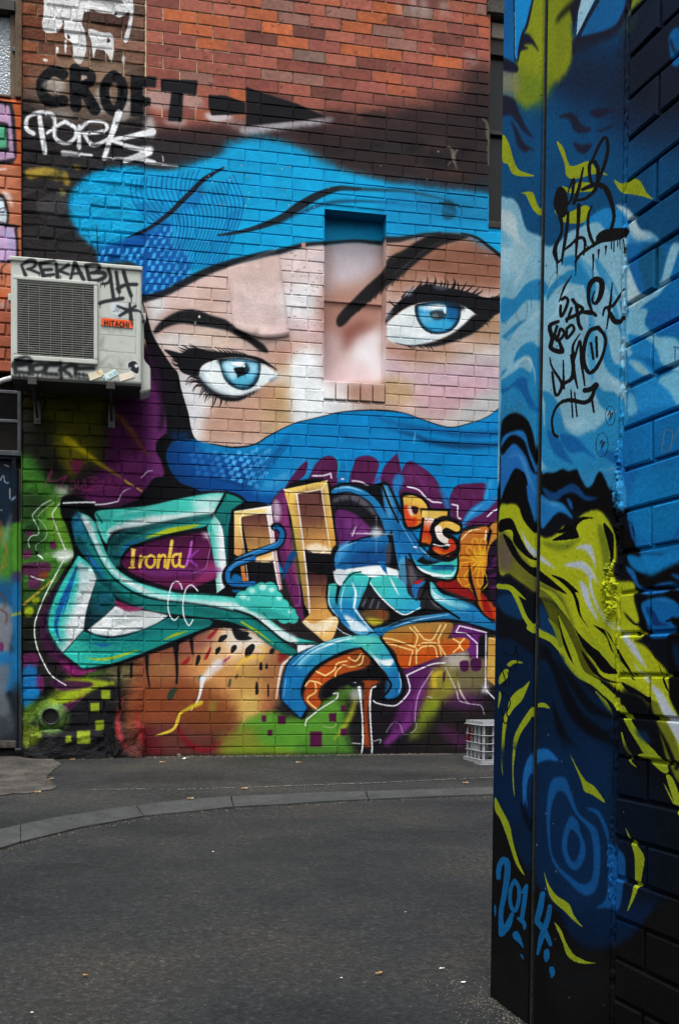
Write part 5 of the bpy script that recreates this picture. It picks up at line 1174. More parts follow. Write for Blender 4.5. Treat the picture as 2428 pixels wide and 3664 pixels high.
    for x in (1010, 1030, 1060, 1080, 1112): lt('W:%d,1980 %d,%d' % (x, x, 2030 + x % 70), 7, T)
    lt('W:610,2080 680,2020 740,1970 790,1990 780,2110', (14, 16, 20, 16, 10), T, 1); lt('W:716,2160 760,2100 880,2020 960,1990', (14, 18, 20, 14), T, 1); lt('W:780,1990 810,2040', (10, 6), T)
    for s in ('W:560,2150 560,2313', 'W:600,2150 600,2200', 'W:714,2160 714,2290', 'W:860,2110 855,2300', 'W:905,2070 900,2150', 'W:965,2040 960,2110'):
        l(s, (20, 8, 4), T)
    # second tag lower down
    for s, w in (('X:600,400 630,380 650,420 610,520 590,530 590,450', 18), ('X:690,400 720,440 770,470 750,510 640,560', 22), ('X:720,440 730,520 740,600 760,640', 22), ('X:680,470 640,580', 16), ('X:760,500 850,510 880,530', (20, 30, 20)),
                 ('X:850,500 820,400 830,280 880,230 930,260 920,360 880,430 850,400 870,330', (16, 20, 24, 30, 34, 34, 28, 14, 8)), ('X:1016,260 1000,430 970,640', (6, 18, 8)), ('X:940,530 950,480 980,460 1030,440 1110,310', (10, 18, 18, 16, 6)), ('X:980,470 1030,570 1080,580 1105,540', (14, 30, 34, 12)),
                 ('X:570,580 500,620 520,720 510,800 600,830 590,780 560,700', (20, 26, 26, 26, 30, 22, 14)), ('X:560,620 540,700 570,740 620,680 590,640 570,700', 18), ('X:640,660 640,720 700,650 680,610 640,640', 18), ('X:500,880 520,960 600,1100 550,1190 520,1000', (8, 16, 20, 16, 14)),
                 ('X:612,900 615,1130', (8, 18)), ('X:620,1090 690,1030 690,820 700,760 750,680', (20, 26, 22, 16, 6)), ('X:680,860 700,1000 730,1130', (20, 22, 10)), ('X:700,900 750,740 760,900 790,1110', (14, 16, 18, 10)),
                 ('X:900,630 830,660 790,760 780,900 820,1000 880,970 940,850 960,720 900,630', (26, 24, 24, 24, 24, 22, 18, 20, 24)), ('X:840,760 860,890', 16), ('X:885,710 890,870', 16), ('X:560,1530 530,1500 520,1380 570,1270 660,1230 790,1250 850,1200 880,1100', (20, 14, 14, 18, 26, 26, 24, 14)), ('X:790,1150 840,1140 890,1100 850,1200 865,1330', (30, 30, 20, 14, 12)), ('X:675,1150 690,1370', 10), ('X:705,1170 725,1365', 10),
                 ('X:680,200 620,300 575,420', (6, 14, 6))):
        lt(s, w, T, 1)
    for cx, cy, rx, ry in ((1000, 1360, 40, 80), (932, 1600, 50, 100)):
        l('X:' + ' '.join('%.0f,%.0f' % (cx + rx * np.cos(t), cy + ry * np.sin(t)) for t in np.linspace(0, 6.28, 11)), 5, T, 0, .9)
        l('X:%d,%d %d,%d %d,%d' % (cx - 20, cy, cx, cy - 40, cx - 5, cy + 40), 7, T); l('X:%d,%d %d,%d %d,%d' % (cx + 5, cy + 20, cx + 22, cy - 30, cx + 5, cy - 10), 7, T)
    for s in ('X:215,500 250,590 300,560 310,420', 'X:340,340 345,470', 'X:370,320 420,240 430,360', 'X:480,300 520,200 560,180 540,330 500,350', 'X:570,200 640,240 560,350', 'X:120,1340 150,1150 190,1110', 'X:160,1340 180,1280 190,1340', 'X:220,1340 240,1260 268,1280 250,1360'):
        l(s, 4, '#4a4440', 0, .8)
    l('X:1450,1470 1430,1560 1420,1640 1480,1640 1510,1500 1460,1470', 7, '#7a7068', 0, .7); l('X:1568,1440 1520,1560', 6, '#7a7068', 0, .6)
    l('X:1540,790 1540,900', 9, '#143a6c', 0, .8); l('X:1530,790 1568,800', 9, '#143a6c', 0, .8)
    # chipped, spattered plaster
    rng = np.random.default_rng(21)
    for _ in range(90):
        x, y = rng.uniform(1800, 2240), rng.uniform(0, 3600)
        r = rng.uniform(1.5, 4)
        f('P:%.1f,%.1f %.1f,%.1f %.1f,%.1f' % (x, y, x + r, y + r * .6, x + .3 * r, y + r * 2), '#0d1016' if y < 2600 else '#8d8f90', 0, .8)
def paint_ac():
    K = '#26282b'
    # panel seams on the service side, groove shade and lit edge painted in
    for s in ('K:1000,372 1370,404', 'K:996,545 1366,575', 'K:992,712 1362,742', 'K:990,882 1360,910', 'K:988,1046 1356,1076', 'K:985,1215 1350,1245'):
        l(s, 7, '#70736c', 0, .9); a = s.replace('K:', '').split(); l('K:' + ' '.join('%s,%d' % (q.split(',')[0], int(q.split(',')[1]) + 7) for q in a), 4, '#d3d5ca', 0, .8)
    l('K:1000,372 996,545', 4, '#80837b', 0, .7); l('K:1370,404 1366,575 1356,1076', 5, '#7d8079', 0, .8)
    l('K:125,128 700,170 1425,250', 5, '#75786f', 0, .8)
    # scrubbed-off tags and grime
    for s in ('K:1000,840 1060,820 1100,850 1090,880', 'K:1130,880 1150,820 1200,830 1220,880', 'K:1000,1000 1040,900 1020,1020 1080,1050', 'K:980,1110 1010,1190 1060,1130 1110,1100', 'K:1130,1090 1160,1180', 'K:1190,1100 1210,1210 1250,1130', 'K:1290,1100 1320,1160', 'K:1060,1200 1110,1190 1120,1230', 'K:1200,960 1240,970'):
        l(s, (8, 26, 10), '#6b6d6a', 8, .55)
    f('K:990,1200 1150,1220 1300,1250 1200,1300 1000,1280', '#7d7f79', 20, .4)
    f('K:110,1260 700,1290 1400,1380 1400,1420 110,1330', '#8d9088', 16, .5)
    # top tag
    for s, w in (('K:220,200 260,300', (24, 40)), ('K:215,190 300,150 360,165 340,210 270,235', (20, 34, 34, 30, 20)), ('K:290,230 400,275', (30, 26)), ('K:400,190 440,300', (30, 44)), ('K:400,180 550,155', (34, 26)), ('K:440,240 520,235', 34), ('K:430,300 545,285', (34, 30)),
                 ('K:565,180 580,320', (30, 44)), ('K:690,190 590,250', (26, 34)), ('K:600,250 690,285', (30, 26)), ('K:750,175 710,330', (36, 26)), ('K:760,180 840,340', (36, 40)), ('K:720,280 820,270', 26), ('K:865,200 900,345', (34, 44)), ('K:860,200 960,190 1000,220 960,260 900,270', (30, 36, 36, 34, 26)), ('K:920,270 1040,270 1050,310 980,345 900,345', (30, 40, 44, 40, 30)),
                 ('K:1020,380 1080,370 1110,320 1090,240', (26, 30, 36, 40)), ('K:1110,330 1140,530', (36, 36)), ('K:1000,575 1060,555 1230,525', (36, 34, 40)), ('K:1165,260 1185,400 1195,460', (36, 34, 40)), ('K:1180,430 1260,390 1370,385', (40, 34, 36)), ('K:1240,260 1280,400 1315,500', (40, 36, 36))):
        l(s, w, K, 3)
    for x, y, h in ((1196, 470, 70), (1316, 510, 60), (1010, 390, 30), (1050, 390, 30), (1005, 580, 40), (395, 280, 30), (610, 300, 30), (700, 320, 20), (850, 330, 30), (1030, 320, 50), (505, 295, 25)):
        l('K:%d,%d %d,%d' % (x, y, x + 1, y + h), (9, 6), K)
    # star
    f('K:1110,580 1200,570 1260,600 1230,690 1180,710 1120,660', '#c3cbd0', 3, .9); l('K:1140,690 1180,700 1210,680', 5, '#4a78b0', 1)
    l('K:1175,600 1290,640 1360,600', (20, 34, 26), K, 2); l('K:1300,575 1315,750', (24, 44), K, 2); l('K:1200,700 1290,650 1390,650 1430,690 1442,740', (30, 36, 30, 16, 8), K, 2)
    for s in ('K:1160,615 1160,642 1176,640 1182,626 1160,615', 'K:1206,618 1192,628 1206,640'):
        l(s, 5, '#3f4448')
    x = 1128
    for c in 'INVERTER':
        l('K:%d,648 %d,662' % (x, x), 3, '#4d5256'); l('K:%d,%d %d,%d' % (x, 649 + (ord(c) % 3) * 5, x + 7, 649 + (ord(c) % 4) * 4), 3, '#4d5256'); x += 12
    # bottom tag, runny
    for s, w in (('K:130,1200 160,1160 260,1120 310,1135', (40, 44, 34, 20)), ('K:150,1190 240,1180 320,1160', (60, 60, 40)), ('K:150,1200 160,1270', (50, 40)), ('K:160,1260 300,1275', 34), ('K:300,1180 310,1280', (44, 40)), ('K:340,1200 420,1185 470,1210 420,1260 340,1260 330,1210', 34), ('K:480,1190 590,1190', 40), ('K:470,1280 580,1290', 36), ('K:460,1210 450,1280', 40),
                 ('K:610,1170 615,1320', (26, 40)), ('K:600,1250 700,1200 780,1210', (40, 36, 26)), ('K:640,1240 720,1310', (30, 34)), ('K:760,1210 760,1310', (40, 30)), ('K:760,1230 940,1225', 40), ('K:760,1280 890,1300', 26), ('K:780,1320 890,1330', 16)):
        l(s, w, K, 4)
    for i in range(16):
        l('K:%d,1270 %d,%d' % (150 + i * 46, 150 + i * 46, 1290 + (i * 37) % 40), (12, 6), K)
    # badge, stickers
    p('K:1018,722 1336,752 1330,828 1012,796', '#e0572a', 0)
    x = 1052
    for ch in 'HITACHI':
        y = 752 + (x - 1052) * .1; q = lambda a, b: '%.0f,%.0f' % (x + a * 28, y + b * 46)
        st = dict(H=['0,0 0,1', '1,0 1,1', '0,.5 1,.5'], I=['.3,0 .3,1'], T=['0,0 1,0', '.5,0 .5,1'], A=['0,1 .5,0', '.5,0 1,1', '.2,.65 .8,.65'], C=['1,.1 .5,0', '.5,0 0,.5', '0,.5 .5,1', '.5,1 1,.9'])[ch]
        for t in st:
            a, b = t.split(); l('K:' + q(*map(float, a.split(','))) + ' ' + q(*map(float, b.split(','))), 11, '#2b2320')
        x += 24 if ch == 'I' else 41
    l('K:1312,752 1318,790', 7, K, 1); l('K:1326,756 1330,800', 7, K, 1)
    p('K:880,1280 1020,1235 1045,1300 905,1352', '#d8d3b8'); l('K:965,1260 1030,1290', 12, '#c9a23c', 3, .5); l('K:975,1262 1010,1300', 7, '#b04a3a', 2, .5)
    p('K:1025,1298 1150,1232 1182,1290 1060,1355', '#d3dedb')
    for s in ('K:1050,1310 1060,1345 1090,1325', 'K:1095,1290 1110,1315', 'K:1115,1280 1130,1310', 'K:1135,1270 1150,1295', 'K:1150,1260 1165,1290'):
        l(s, 7, '#2f8aa0')
    p('K:1190,1290 1330,1255 1350,1315 1205,1360', '#d9d0bd')
    f('K:1280,1170 1340,1142 1385,1170 1400,1230 1385,1292 1330,1270 1285,1230', '#c9ccc8'); f('K:1288,1176 1340,1152 1380,1180 1392,1230 1378,1278 1330,1258 1292,1226', '#24272b', 1); f('K:1350,1190 1385,1185 1380,1215 1355,1215', '#d8dad8', 2); f('K:1292,1215 1315,1220 1308,1240', '#b9bcbc', 2)


def paint_left():
    # orange wall with lilac pieces, then the tagged door below
    f('P:-900,300* 100,300* 100,1400* -900,1400*', '#b5582f', 0)
    f('L:-60,1450 178,1470 178,2366 -60,2366', '#b8765c', 30, .8)
    f('P:-900,1080* 100,1080* 100,1400* -900,1400*', '#8a4d3c', 26, .85)
    f('L:-300,850 60,865 115,920 135,1100 145,1300 120,1370 60,1390 -300,1380', '#1c1a22', 3); f('L:-300,880 40,890 85,930 105,1100 118,1290 95,1345 -300,1345', '#b08fb0', 3)
    f('L:-300,1030 40,1040 68,1110 74,1240 50,1285 -300,1285', '#1c1a22', 3); f('L:-300,1060 30,1070 52,1130 58,1220 30,1255 -300,1255', '#4fa27c', 3)
    f('L:-300,1640 0,1640 55,1710 80,1820 60,1930 0,2000 -300,2000', '#16161c', 3); f('L:-300,1670 0,1675 40,1730 62,1830 45,1910 -10,1970 -300,1970', '#bdc8cf', 3)
    for s in ('L:-40,1790 40,1760', 'L:-40,1825 60,1822', 'L:-40,1870 40,1890'):
        l(s, 7, '#1a1a20')
    f('L:20,1620 90,1650 110,1760 70,1700', '#d7cfcb', 6, .9); l('L:-20,1435 50,1440', 20, '#d8cfd0', 3, .8)
    f('L:-300,1900 120,1905 150,1960 160,2200 140,2220 -300,2200', '#1a1820', 3); f('L:-300,1925 90,1925 125,1960 140,2150 80,2200 -300,2240', '#b79ac0', 4)
    l('L:40,1960 100,2000 90,2130', 20, '#7fa3cc', 8, .7); l('L:20,2366 15,2280 60,2230 110,2225', 10, '#1b1a20', 2)
    f('K:0,560 80,560 70,620 0,620', '#b8c0c8', 16, .5)
    # door
    f('V:-1400,440* 120,440* 120,2240* -1400,2240*', '#0e141c', 0)
    f('V:-400,560 70,560 70,900 20,960 -400,980', '#0c1f30', 30, .9)
    f('V:-400,900 30,900 80,850 80,1230 40,1250 -400,1240', '#3f7a28', 16, .95); f('V:10,1000 50,860 75,820 60,900 30,1000', '#8d98a4', 10, .6)
    f('V:-400,1240 80,1230 80,1420 -400,1440', '#16507e', 24, .9); f('V:-400,1400 70,1380 60,1640 20,1680 -400,1690', '#787c84', 16, .9)
    f('V:-400,1680 70,1660 90,1800 50,1900 -400,1920', '#1968a0', 16, .9); f('V:-400,1840 30,1730 62,1750 40,1900 70,2000 60,2160 -400,2180', '#5b626b', 14, .9)
    f('V:-400,2060 20,2040 70,2120 70,2240 -400,2240', '#2c3036', 20, .8)
    for s in ('V:0,860 15,900 0,950 20,1000 40,1040 20,1080 40,1130 10,1150', 'V:0,880 10,920 20,960', 'V:30,1000 45,1060 20,1120 5,1180'):
        l(s, 4, '#b85a2a', 1, .9)
    l('V:0,1300 30,1350 20,1400', (10, 12, 6), '#5a3a28', 3, .8); l('V:0,1400 40,1430 35,1490', (10, 14, 8), '#5a3a28', 3, .8); f('V:0,1600 20,1610 18,1650 0,1650', '#5c1f4c', 3)
    for s in ('V:0,620 20,590 30,630 55,634', 'V:25,525 55,536', 'V:0,800 12,800', 'V:60,670 60,730'):
        l(s, 5, '#c8ccd0', 1, .9)
    f('V:76,880* 134,880* 134,1180* 76,1180*', '#4a8a26', 8, .9); f('V:76,1190* 134,1190* 134,1900* 76,1900*', '#17689c', 14, .9); l('V:76,1435 134,1425', 18, '#a8a43c', 3, .8)
    f('V:76,1180* 134,1180* 134,1240* 76,1240*', '#4a2a50', 10, .7); f('V:76,700* 134,700* 134,860* 76,880*', '#10151c', 10, .9); l('V:72,740 96,725', 12, '#8fa8c4', 3, .9)
    f('V:76,1850* 134,1850* 134,2240* 76,2240*', '#20262e', 24, .9)
# ================================================================ helpers
def link(o, parent=None):
    COL.objects.link(o)
    if parent is not None: o.parent = parent
    return o


def tag(o, label=None, cat=None, group=None, kind=None):
    if label: o['label'] = label
    if cat: o['category'] = cat
    if group: o['group'] = group
    if kind: o['kind'] = kind
    return o


def thing(name, label, cat, loc=(0, 0, 0), group=None):
    o = bpy.data.objects.new(name, None); o.location = loc; o.empty_display_size = .1
    link(o); return tag(o, label, cat, group)


def mesh(name, verts, faces, mat, parent=None, smooth=False):
    me = bpy.data.meshes.new(name); me.from_pydata([tuple(v) for v in verts], [], [tuple(q) for q in faces]); me.update()
    if mat: me.materials.append(mat)
    if smooth:
        for q in me.polygons: q.use_smooth = True
    o = bpy.data.objects.new(name, me); link(o)
    if parent is not None:
        o.parent = parent
        o.matrix_parent_inverse = Matrix.Translation(-Vector(parent.location))
    return o


def bm_obj(name, bm, mat, parent=None, smooth=False):
    me = bpy.data.meshes.new(name); bm.to_mesh(me); bm.free()
    if mat: me.materials.append(mat)
    if smooth:
        for q in me.polygons: q.use_smooth = True
    o = bpy.data.objects.new(name, me); link(o)
    if parent is not None:
        o.parent = parent; o.matrix_parent_inverse = Matrix.Translation(-Vector(parent.location))
    return o


def add_box(bm, x0, x1, y0, y1, z0, z1, bev=0., seg=2, M=None):
    r = bmesh.ops.create_cube(bm, size=1.)
    vs_ = r['verts']
    for v in vs_:
        v.co = Vector(((x0 + x1) / 2 + v.co.x * (x1 - x0), (y0 + y1) / 2 + v.co.y * (y1 - y0), (z0 + z1) / 2 + v.co.z * (z1 - z0)))
    if bev > 0:
        es = list({e for v in vs_ for e in v.link_edges})
        q = bmesh.ops.bevel(bm, geom=es, offset=bev, segments=seg, affect='EDGES', profile=.5)
        vs_ = list({v for fc in q['faces'] for v in fc.verts} | {v for v in vs_ if v.is_valid})
    if M is not None:
        for v in vs_: v.co = M @ v.co


def add_tube(bm, path, r, n=8, cap=True):
    P = [Vector(q) for q in path]; rings = []
    for i, q in enumerate(P):
        t = (P[min(i + 1, len(P) - 1)] - P[max(i - 1, 0)]).normalized()
        a = t.orthogonal().normalized() if i == 0 else (a - t * a.dot(t)).normalized()
        b = t.cross(a)
        rr = r[i] if isinstance(r, (list, tuple)) else r
        rings.append([bm.verts.new(q + (a * math.cos(2 * math.pi * k / n) + b * math.sin(2 * math.pi * k / n)) * rr) for k in range(n)])
    for u, v in zip(rings, rings[1:]):
        for k in range(n): bm.faces.new((u[k], u[(k + 1) % n], v[(k + 1) % n], v[k]))
    if cap:
        bm.faces.new(rings[0][::-1]); bm.faces.new(rings[-1])


def box(name, x0, x1, y0, y1, z0, z1, mat, parent=None, bev=0., seg=2):
    bm = bmesh.new(); add_box(bm, x0, x1, y0, y1, z0, z1, bev, seg); return bm_obj(name, bm, mat, parent)


def place(o, parent, M):
    """link a piece under its thing at a place given in the world"""
    COL.objects.link(o); o.parent = parent; o.matrix_parent_inverse = Matrix.Translation(-Vector(parent.location)); o.matrix_basis = M


# ================================================================ materials
def new_mat(name, rough=.6, spec=.3, metal=0.):
    m = bpy.data.materials.new(name); m.use_nodes = True
    b = m.node_tree.nodes['Principled BSDF']
    b.inputs['Roughness'].default_value = rough; b.inputs['Specular IOR Level'].default_value = spec; b.inputs['Metallic'].default_value = metal
    return m, m.node_tree, b


def N(nt, typ, **kw):
    n = nt.nodes.new(typ)
    for k, v in kw.items():
        if k in n.inputs: n.inputs[k].default_value = v
        else: setattr(n, k, v)
    return n


def noise_tex(nt, vec, scale, detail=4, rough=.6):
    n = N(nt, 'ShaderNodeTexNoise'); n.inputs['Scale'].default_value = scale; n.inputs['Detail'].default_value = detail; n.inputs['Roughness'].default_value = rough
    nt.links.new(vec, n.inputs['Vector']); return n


def ramp(nt, fac, *stops):
    r = N(nt, 'ShaderNodeValToRGB'); e = r.color_ramp.elements
    while len(e) < len(stops): e.new(.5)
    for q, (t, c) in zip(e, stops):
        q.position = t; q.color = (*c, 1) if len(c) == 3 else c
    nt.links.new(fac, r.inputs['Fac']); return r


def mul(nt, col, other, fac=1.):
    m = N(nt, 'ShaderNodeMix', data_type='RGBA', blend_type='MULTIPLY'); m.inputs[0].default_value = fac
    nt.links.new(col, m.inputs[6]); nt.links.new(other, m.inputs[7]); return m.outputs[2]


def bump(nt, b, h, strength, dist=.01):
    n = N(nt, 'ShaderNodeBump'); n.inputs['Strength'].default_value = strength; n.inputs['Distance'].default_value = dist
    nt.links.new(h, n.inputs['Height']); nt.links.new(n.outputs[0], b.inputs['Normal']); return n


def plain(name, col, rough=.6, var=.15, scale=20, spec=.3, metal=0., bmp=.0, dist=.003):
    m, nt, b = new_mat(name, rough, spec, metal)
    g = N(nt, 'ShaderNodeNewGeometry')
    t = noise_tex(nt, g.outputs['Position'], scale, 5)
    c = [x ** 1. for x in col]
    r = ramp(nt, t.outputs['Fac'], (.25, [x * (1 - var * 1.6) for x in c]), (.75, [min(1, x * (1 + var)) for x in c]))
    t2 = noise_tex(nt, g.outputs['Position'], scale * 9, 4, .7); r2 = ramp(nt, t2.outputs['Fac'], (.3, [1 - var * 1.1] * 3), (.7, [1 + var] * 3))
    nt.links.new(mul(nt, r.outputs[0], r2.outputs[0]), b.inputs['Base Color'])
    if bmp: bump(nt, b, noise_tex(nt, g.outputs['Position'], scale * 4, 6).outputs['Fac'], bmp, dist)
    return m


def painted(name, canvas, ax, u0, v0, w, h, rough=.5, grain=.16, bscale=70., bstr=.5, bdist=.004, spec=.09):
    """paint on a wall: looked up by where the point is in the place, plus procedural grain, dust and relief"""
    m, nt, b = new_mat(name, rough, spec)
    im = bpy.data.images.new(name, canvas.W, canvas.H, alpha=False)
    a = np.ones((canvas.H, canvas.W, 4), np.float32); a[..., :3] = np.clip(canvas.a, .012, .93)[::-1]
    im.pixels.foreach_set(a.ravel()); im.update(); im.pack()
    g = N(nt, 'ShaderNodeNewGeometry'); s = N(nt, 'ShaderNodeSeparateXYZ'); nt.links.new(g.outputs['Position'], s.inputs[0])
    cb = N(nt, 'ShaderNodeCombineXYZ')
    for k, (o, o0, ln) in enumerate(((ax, u0, w), ('Z', v0, h))):
        q = N(nt, 'ShaderNodeMath', operation='MULTIPLY_ADD'); q.inputs[1].default_value = 1 / ln; q.inputs[2].default_value = -o0 / ln
        nt.links.new(s.outputs[o], q.inputs[0]); nt.links.new(q.outputs[0], cb.inputs[k])
    it = N(nt, 'ShaderNodeTexImage', extension='EXTEND', interpolation='Linear'); it.image = im
    nt.links.new(cb.outputs[0], it.inputs['Vector'])
    pos = g.outputs['Position']
    n1 = noise_tex(nt, pos, 9, 6, .7); n2 = noise_tex(nt, pos, 160, 3, .6)
    r1 = ramp(nt, n1.outputs['Fac'], (.3, [1 - grain * 1.1] * 3), (.7, [1 + grain * .9] * 3))
    r2 = ramp(nt, n2.outputs['Fac'], (.3, [1 - grain * .9] * 3), (.7, [1 + grain * .8] * 3))
    c = mul(nt, mul(nt, it.outputs['Color'], r1.outputs[0]), r2.outputs[0])
    nt.links.new(c, b.inputs['Base Color'])
    n3 = noise_tex(nt, pos, bscale, 8, .65)
    bump(nt, b, n3.outputs['Fac'], bstr, bdist)
    rr = ramp(nt, n1.outputs['Fac'], (.3, [rough - .1] * 3), (.7, [rough + .18] * 3)); nt.links.new(rr.outputs[0], b.inputs['Roughness'])
    return m


# ================================================================ brick layout of the mural wall
CH = .0857                                   # course height
SEAM = float(on_wall((521, 1300))[0, 0])
XL = float(on_wall((80, 1300))[0, 0])        # left end of the old bricks
XR = 3.6
ZT = 6.15
NX0, NX1 = float(on_wall((1159, 1050))[0, 0]), float(on_wall((1380, 1050))[0, 0])
NZ1, NZ0 = float(on_wall((1160, 747))[0, 1]), float(on_wall((1158, 1361))[0, 1])
ND = .14                                     # depth of the boarded opening
WX0 = float(on_wall((1749, 400))[0, 0]); WX1 = WX0 + .95
WZ1, WZ0 = float(on_wall((1749, 52))[0, 1]), float(on_wall((1749, 806))[0, 1])
SILL0 = float(on_wall((1158, 1432))[0, 1])
STONE_Z = float(on_wall((300, 2596))[0, 1])


def split(x0, x1, z0, z1, holes):
    """piece minus openings (cut along x only)"""
    segs = [(x0, x1)]
    for hx0, hx1, hz0, hz1 in holes:
        if z1 - .02 <= hz0 or z0 + .02 >= hz1: continue
        out = []
        for a, b in segs:
            if b <= hx0 or a >= hx1: out.append((a, b)); continue
            if a < hx0: out.append((a, hx0))
            if b > hx1: out.append((hx1, b))
        segs = out
    return [s for s in segs if s[1] - s[0] > .03]


rng = np.random.default_rng(17)
JT = .0078
new_bricks, old_bricks = [], []              # (x0, x1, z0, z1)
holes = [(NX0, NX1, SILL0 + .004, NZ1), (WX0, WX1, WZ0, WZ1), (WX0 - .03, WX1 + .1, WZ1, WZ1 + .11)]
for r in range(int(ZT / CH)):
    z0, z1 = r * CH + JT / 2, (r + 1) * CH - JT / 2
    x = SEAM + .004; k = 0
    while x < XR:
        ln = .118 if (k == 0 and r % 2 == 0) else .236
        if rng.random() < .02 and k: ln = .118
        x1 = x + ln + rng.normal(0, .0025)
        for a, b in split(x, x1 - JT, z0, z1, holes): new_bricks.append((a, b, z0 + rng.normal(0, .0008), z1 + rng.normal(0, .0008)))
        x = x1; k += 1
    x = XL
    hd = r % 3 == 1
    while x < SEAM - .02:
        ln = (.115 if hd else .232) + rng.normal(0, .006)
        if x == XL and not hd and r % 3 == 2: ln = .165
        x1 = min(x + ln, SEAM)
        if SEAM - x1 < .07: x1 = SEAM
        if z0 > STONE_Z or x > float(on_wall((516, 2600))[0, 0]) - .01: old_bricks.append((x, x1 - JT * 1.1, z0 + .001 + rng.normal(0, .0016), z1 - .001 + rng.normal(0, .0016)))
        x = x1
old_bricks = [b for b in old_bricks if b[1] - b[0] > .04]

# ================================================================ canvases
PPM = 400
MX0, MX1, MZ0, MZ1 = XL - .06, 2.95, -.12, 6.2


def wall_map(y, x0, z1, ppm):
    def m(P):
        q = on_wall(P, y); return np.stack([(q[:, 0] - x0) * ppm, (z1 - q[:, 1]) * ppm], 1)
    return m


CV = Canvas(wall_map(D, MX0, MZ1, PPM), int((MX1 - MX0) * PPM), int((MZ1 - MZ0) * PPM), .82, hexc('#57483c'))
main_cv = CV
reds = ['#8c4f43', '#925447', '#834a41', '#965849', '#8a4f45', '#864d45', '#9a5b4a', '#7b473f']
pale = [hexc('#c9b597'), hexc('#5e4f43')]
orange = [(650, 110), (770, 165), (860, 15), (1000, 115), (1050, 165), (1280, 115), (1375, 45), (1335, 85), (1275, 200), (1380, 215), (1440, 345), (880, 345), (600, 40), (1190, 150), (1640, 240), (950, 60), (730, 70)]
grey = [(1110, 215), (1460, 30), (1560, 30)]
op = [on_wall(q)[0] for q in orange]; gp = [on_wall(q)[0] for q in grey]


def put(b, c, e=.0006):
    x0, x1, z0, z1 = b
    i0, i1 = max(0, int((x0 - e - MX0) * PPM)), int((x1 + e - MX0) * PPM)
    j0, j1 = max(0, int((MZ1 - z1 - e) * PPM)), int((MZ1 - z0 + e) * PPM)
    main_cv.a[j0:j1, i0:i1] = c


# pointing: pale by the straight joint, sooty elsewhere
h_, w_ = main_cv.a.shape[:2]
xs = np.linspace(MX0, MX1, w_)[None, :, None]
t_ = np.clip(1 - np.abs(xs - SEAM - .1) / .8, 0, 1) ** 1.2
nz = main_cv.n[..., None]
main_cv.a[:] = pale[1] + (pale[0] - pale[1]) * np.clip(t_ * .9 + (nz - .5) * .9 + .15, 0, 1)
for b in new_bricks:
    c = hexc(reds[rng.integers(len(reds))]) * rng.uniform(.92, 1.1)
    for q in op:
        if b[0] < q[0] < b[1] and b[2] < q[1] < b[3]: c = hexc('#b0603e') * rng.uniform(.9, 1.05)
    for q in gp:
        if b[0] < q[0] < b[1] and b[2] < q[1] < b[3]: c = hexc('#7a6258')
    v_ = rng.random()
    if v_ < .05: c = hexc('#a05842')
    elif v_ < .12: c = hexc('#6b413a')
    elif v_ < .2: c = hexc('#8a6258')
    put(b, c)
for b in old_bricks:
    edge = np.clip((XL + .28 - b[0]) / .28, 0, 1)
    c = hexc(['#6a5042', '#5c463c', '#745446', '#625046'][rng.integers(4)]) * (1 - edge) + hexc(['#8a5236', '#7a4632', '#6a3f30'][rng.integers(3)]) * edge
    put(b, c * rng.uniform(.8, 1.15), .001)
# dirt and spalls on the brick faces
main_cv.a *= 1 + (boxblur(main_cv.n, 1)[..., None] - .5) * .35
for _ in range(260):
    x, z = rng.uniform(SEAM, 2.6), rng.uniform(4.2, 6.1); q = cam_px((x, D, z))
    l('P:%.1f,%.1f %.1f,%.1f' % (q[0], q[1], q[0] + rng.uniform(-14, 14), q[1] + rng.uniform(2, 8)), rng.uniform(2, 6), '#3a2220' if rng.random() < .75 else '#a88a7a', 2, .6)
for s in ('B:600,20 610,60', 'B:650,0 655,40', 'B:690,10 700,60', 'B:760,20 770,60', 'B:840,190 850,230', 'B:860,200 866,235', 'U:1180,0 1182,110', 'U:1215,10 1220,90', 'U:1300,20 1300,80'):
    l(s, (26, 12), '#b0a29e', 14, .35)


def weather(cv, n):
    """chips that let older coats show"""
    global CV
    for _ in range(n):
        x, y = rng.uniform(640, 1740), rng.uniform(520, 1000)
        if rng.random() < .55: x, y = rng.uniform(680, 1040), rng.uniform(560, 760)
        r = rng.uniform(2, 5)
        f('P:%.1f,%.1f %.1f,%.1f %.1f,%.1f %.1f,%.1f' % (x, y, x + r, y + r * .3, x + r * .8, y + r * 1.3, x - r * .2, y + r), '#9a6a5a' if rng.random() < .7 else '#b8b8b6', 0, .8)


ORDER = [paint_upper, paint_base_left, paint_hood, paint_mask, paint_face, paint_scarf_top, paint_eyes, paint_letter_teal, paint_base_right, paint_right_letters]
# the mural runs on behind the corner wall
f('P:1700,640* 2700,700* 2700,1020* 1700,930*', '#0f86b8', 40)
f('P:1700,900 2000,980 2100,1250 1950,1480 1700,1480', '#86604f', 20); f('P:1700,1240 1960,1280 1900,1460 1700,1470', '#b5a09e', 40)
f('P:1700,1470 1950,1460 2150,1240 2100,1000 2500,1000 2500,2000* 1700,2000*', '#0a6ca6', 14)
for fn in ORDER: fn()
weather(CV, 46)
# stretcher to stretcher the coats differ slightly in tone
for b in new_bricks + old_bricks:
    if b[0] < MX1 - .05:
        x0, x1, z0, z1 = b
        i0, i1 = max(0, int((x0 - MX0) * PPM)), int((x1 - MX0) * PPM); j0, j1 = max(0, int((MZ1 - z1) * PPM)), int((MZ1 - z0) * PPM)
        main_cv.a[j0:j1, i0:i1] *= rng.uniform(.955, 1.035)

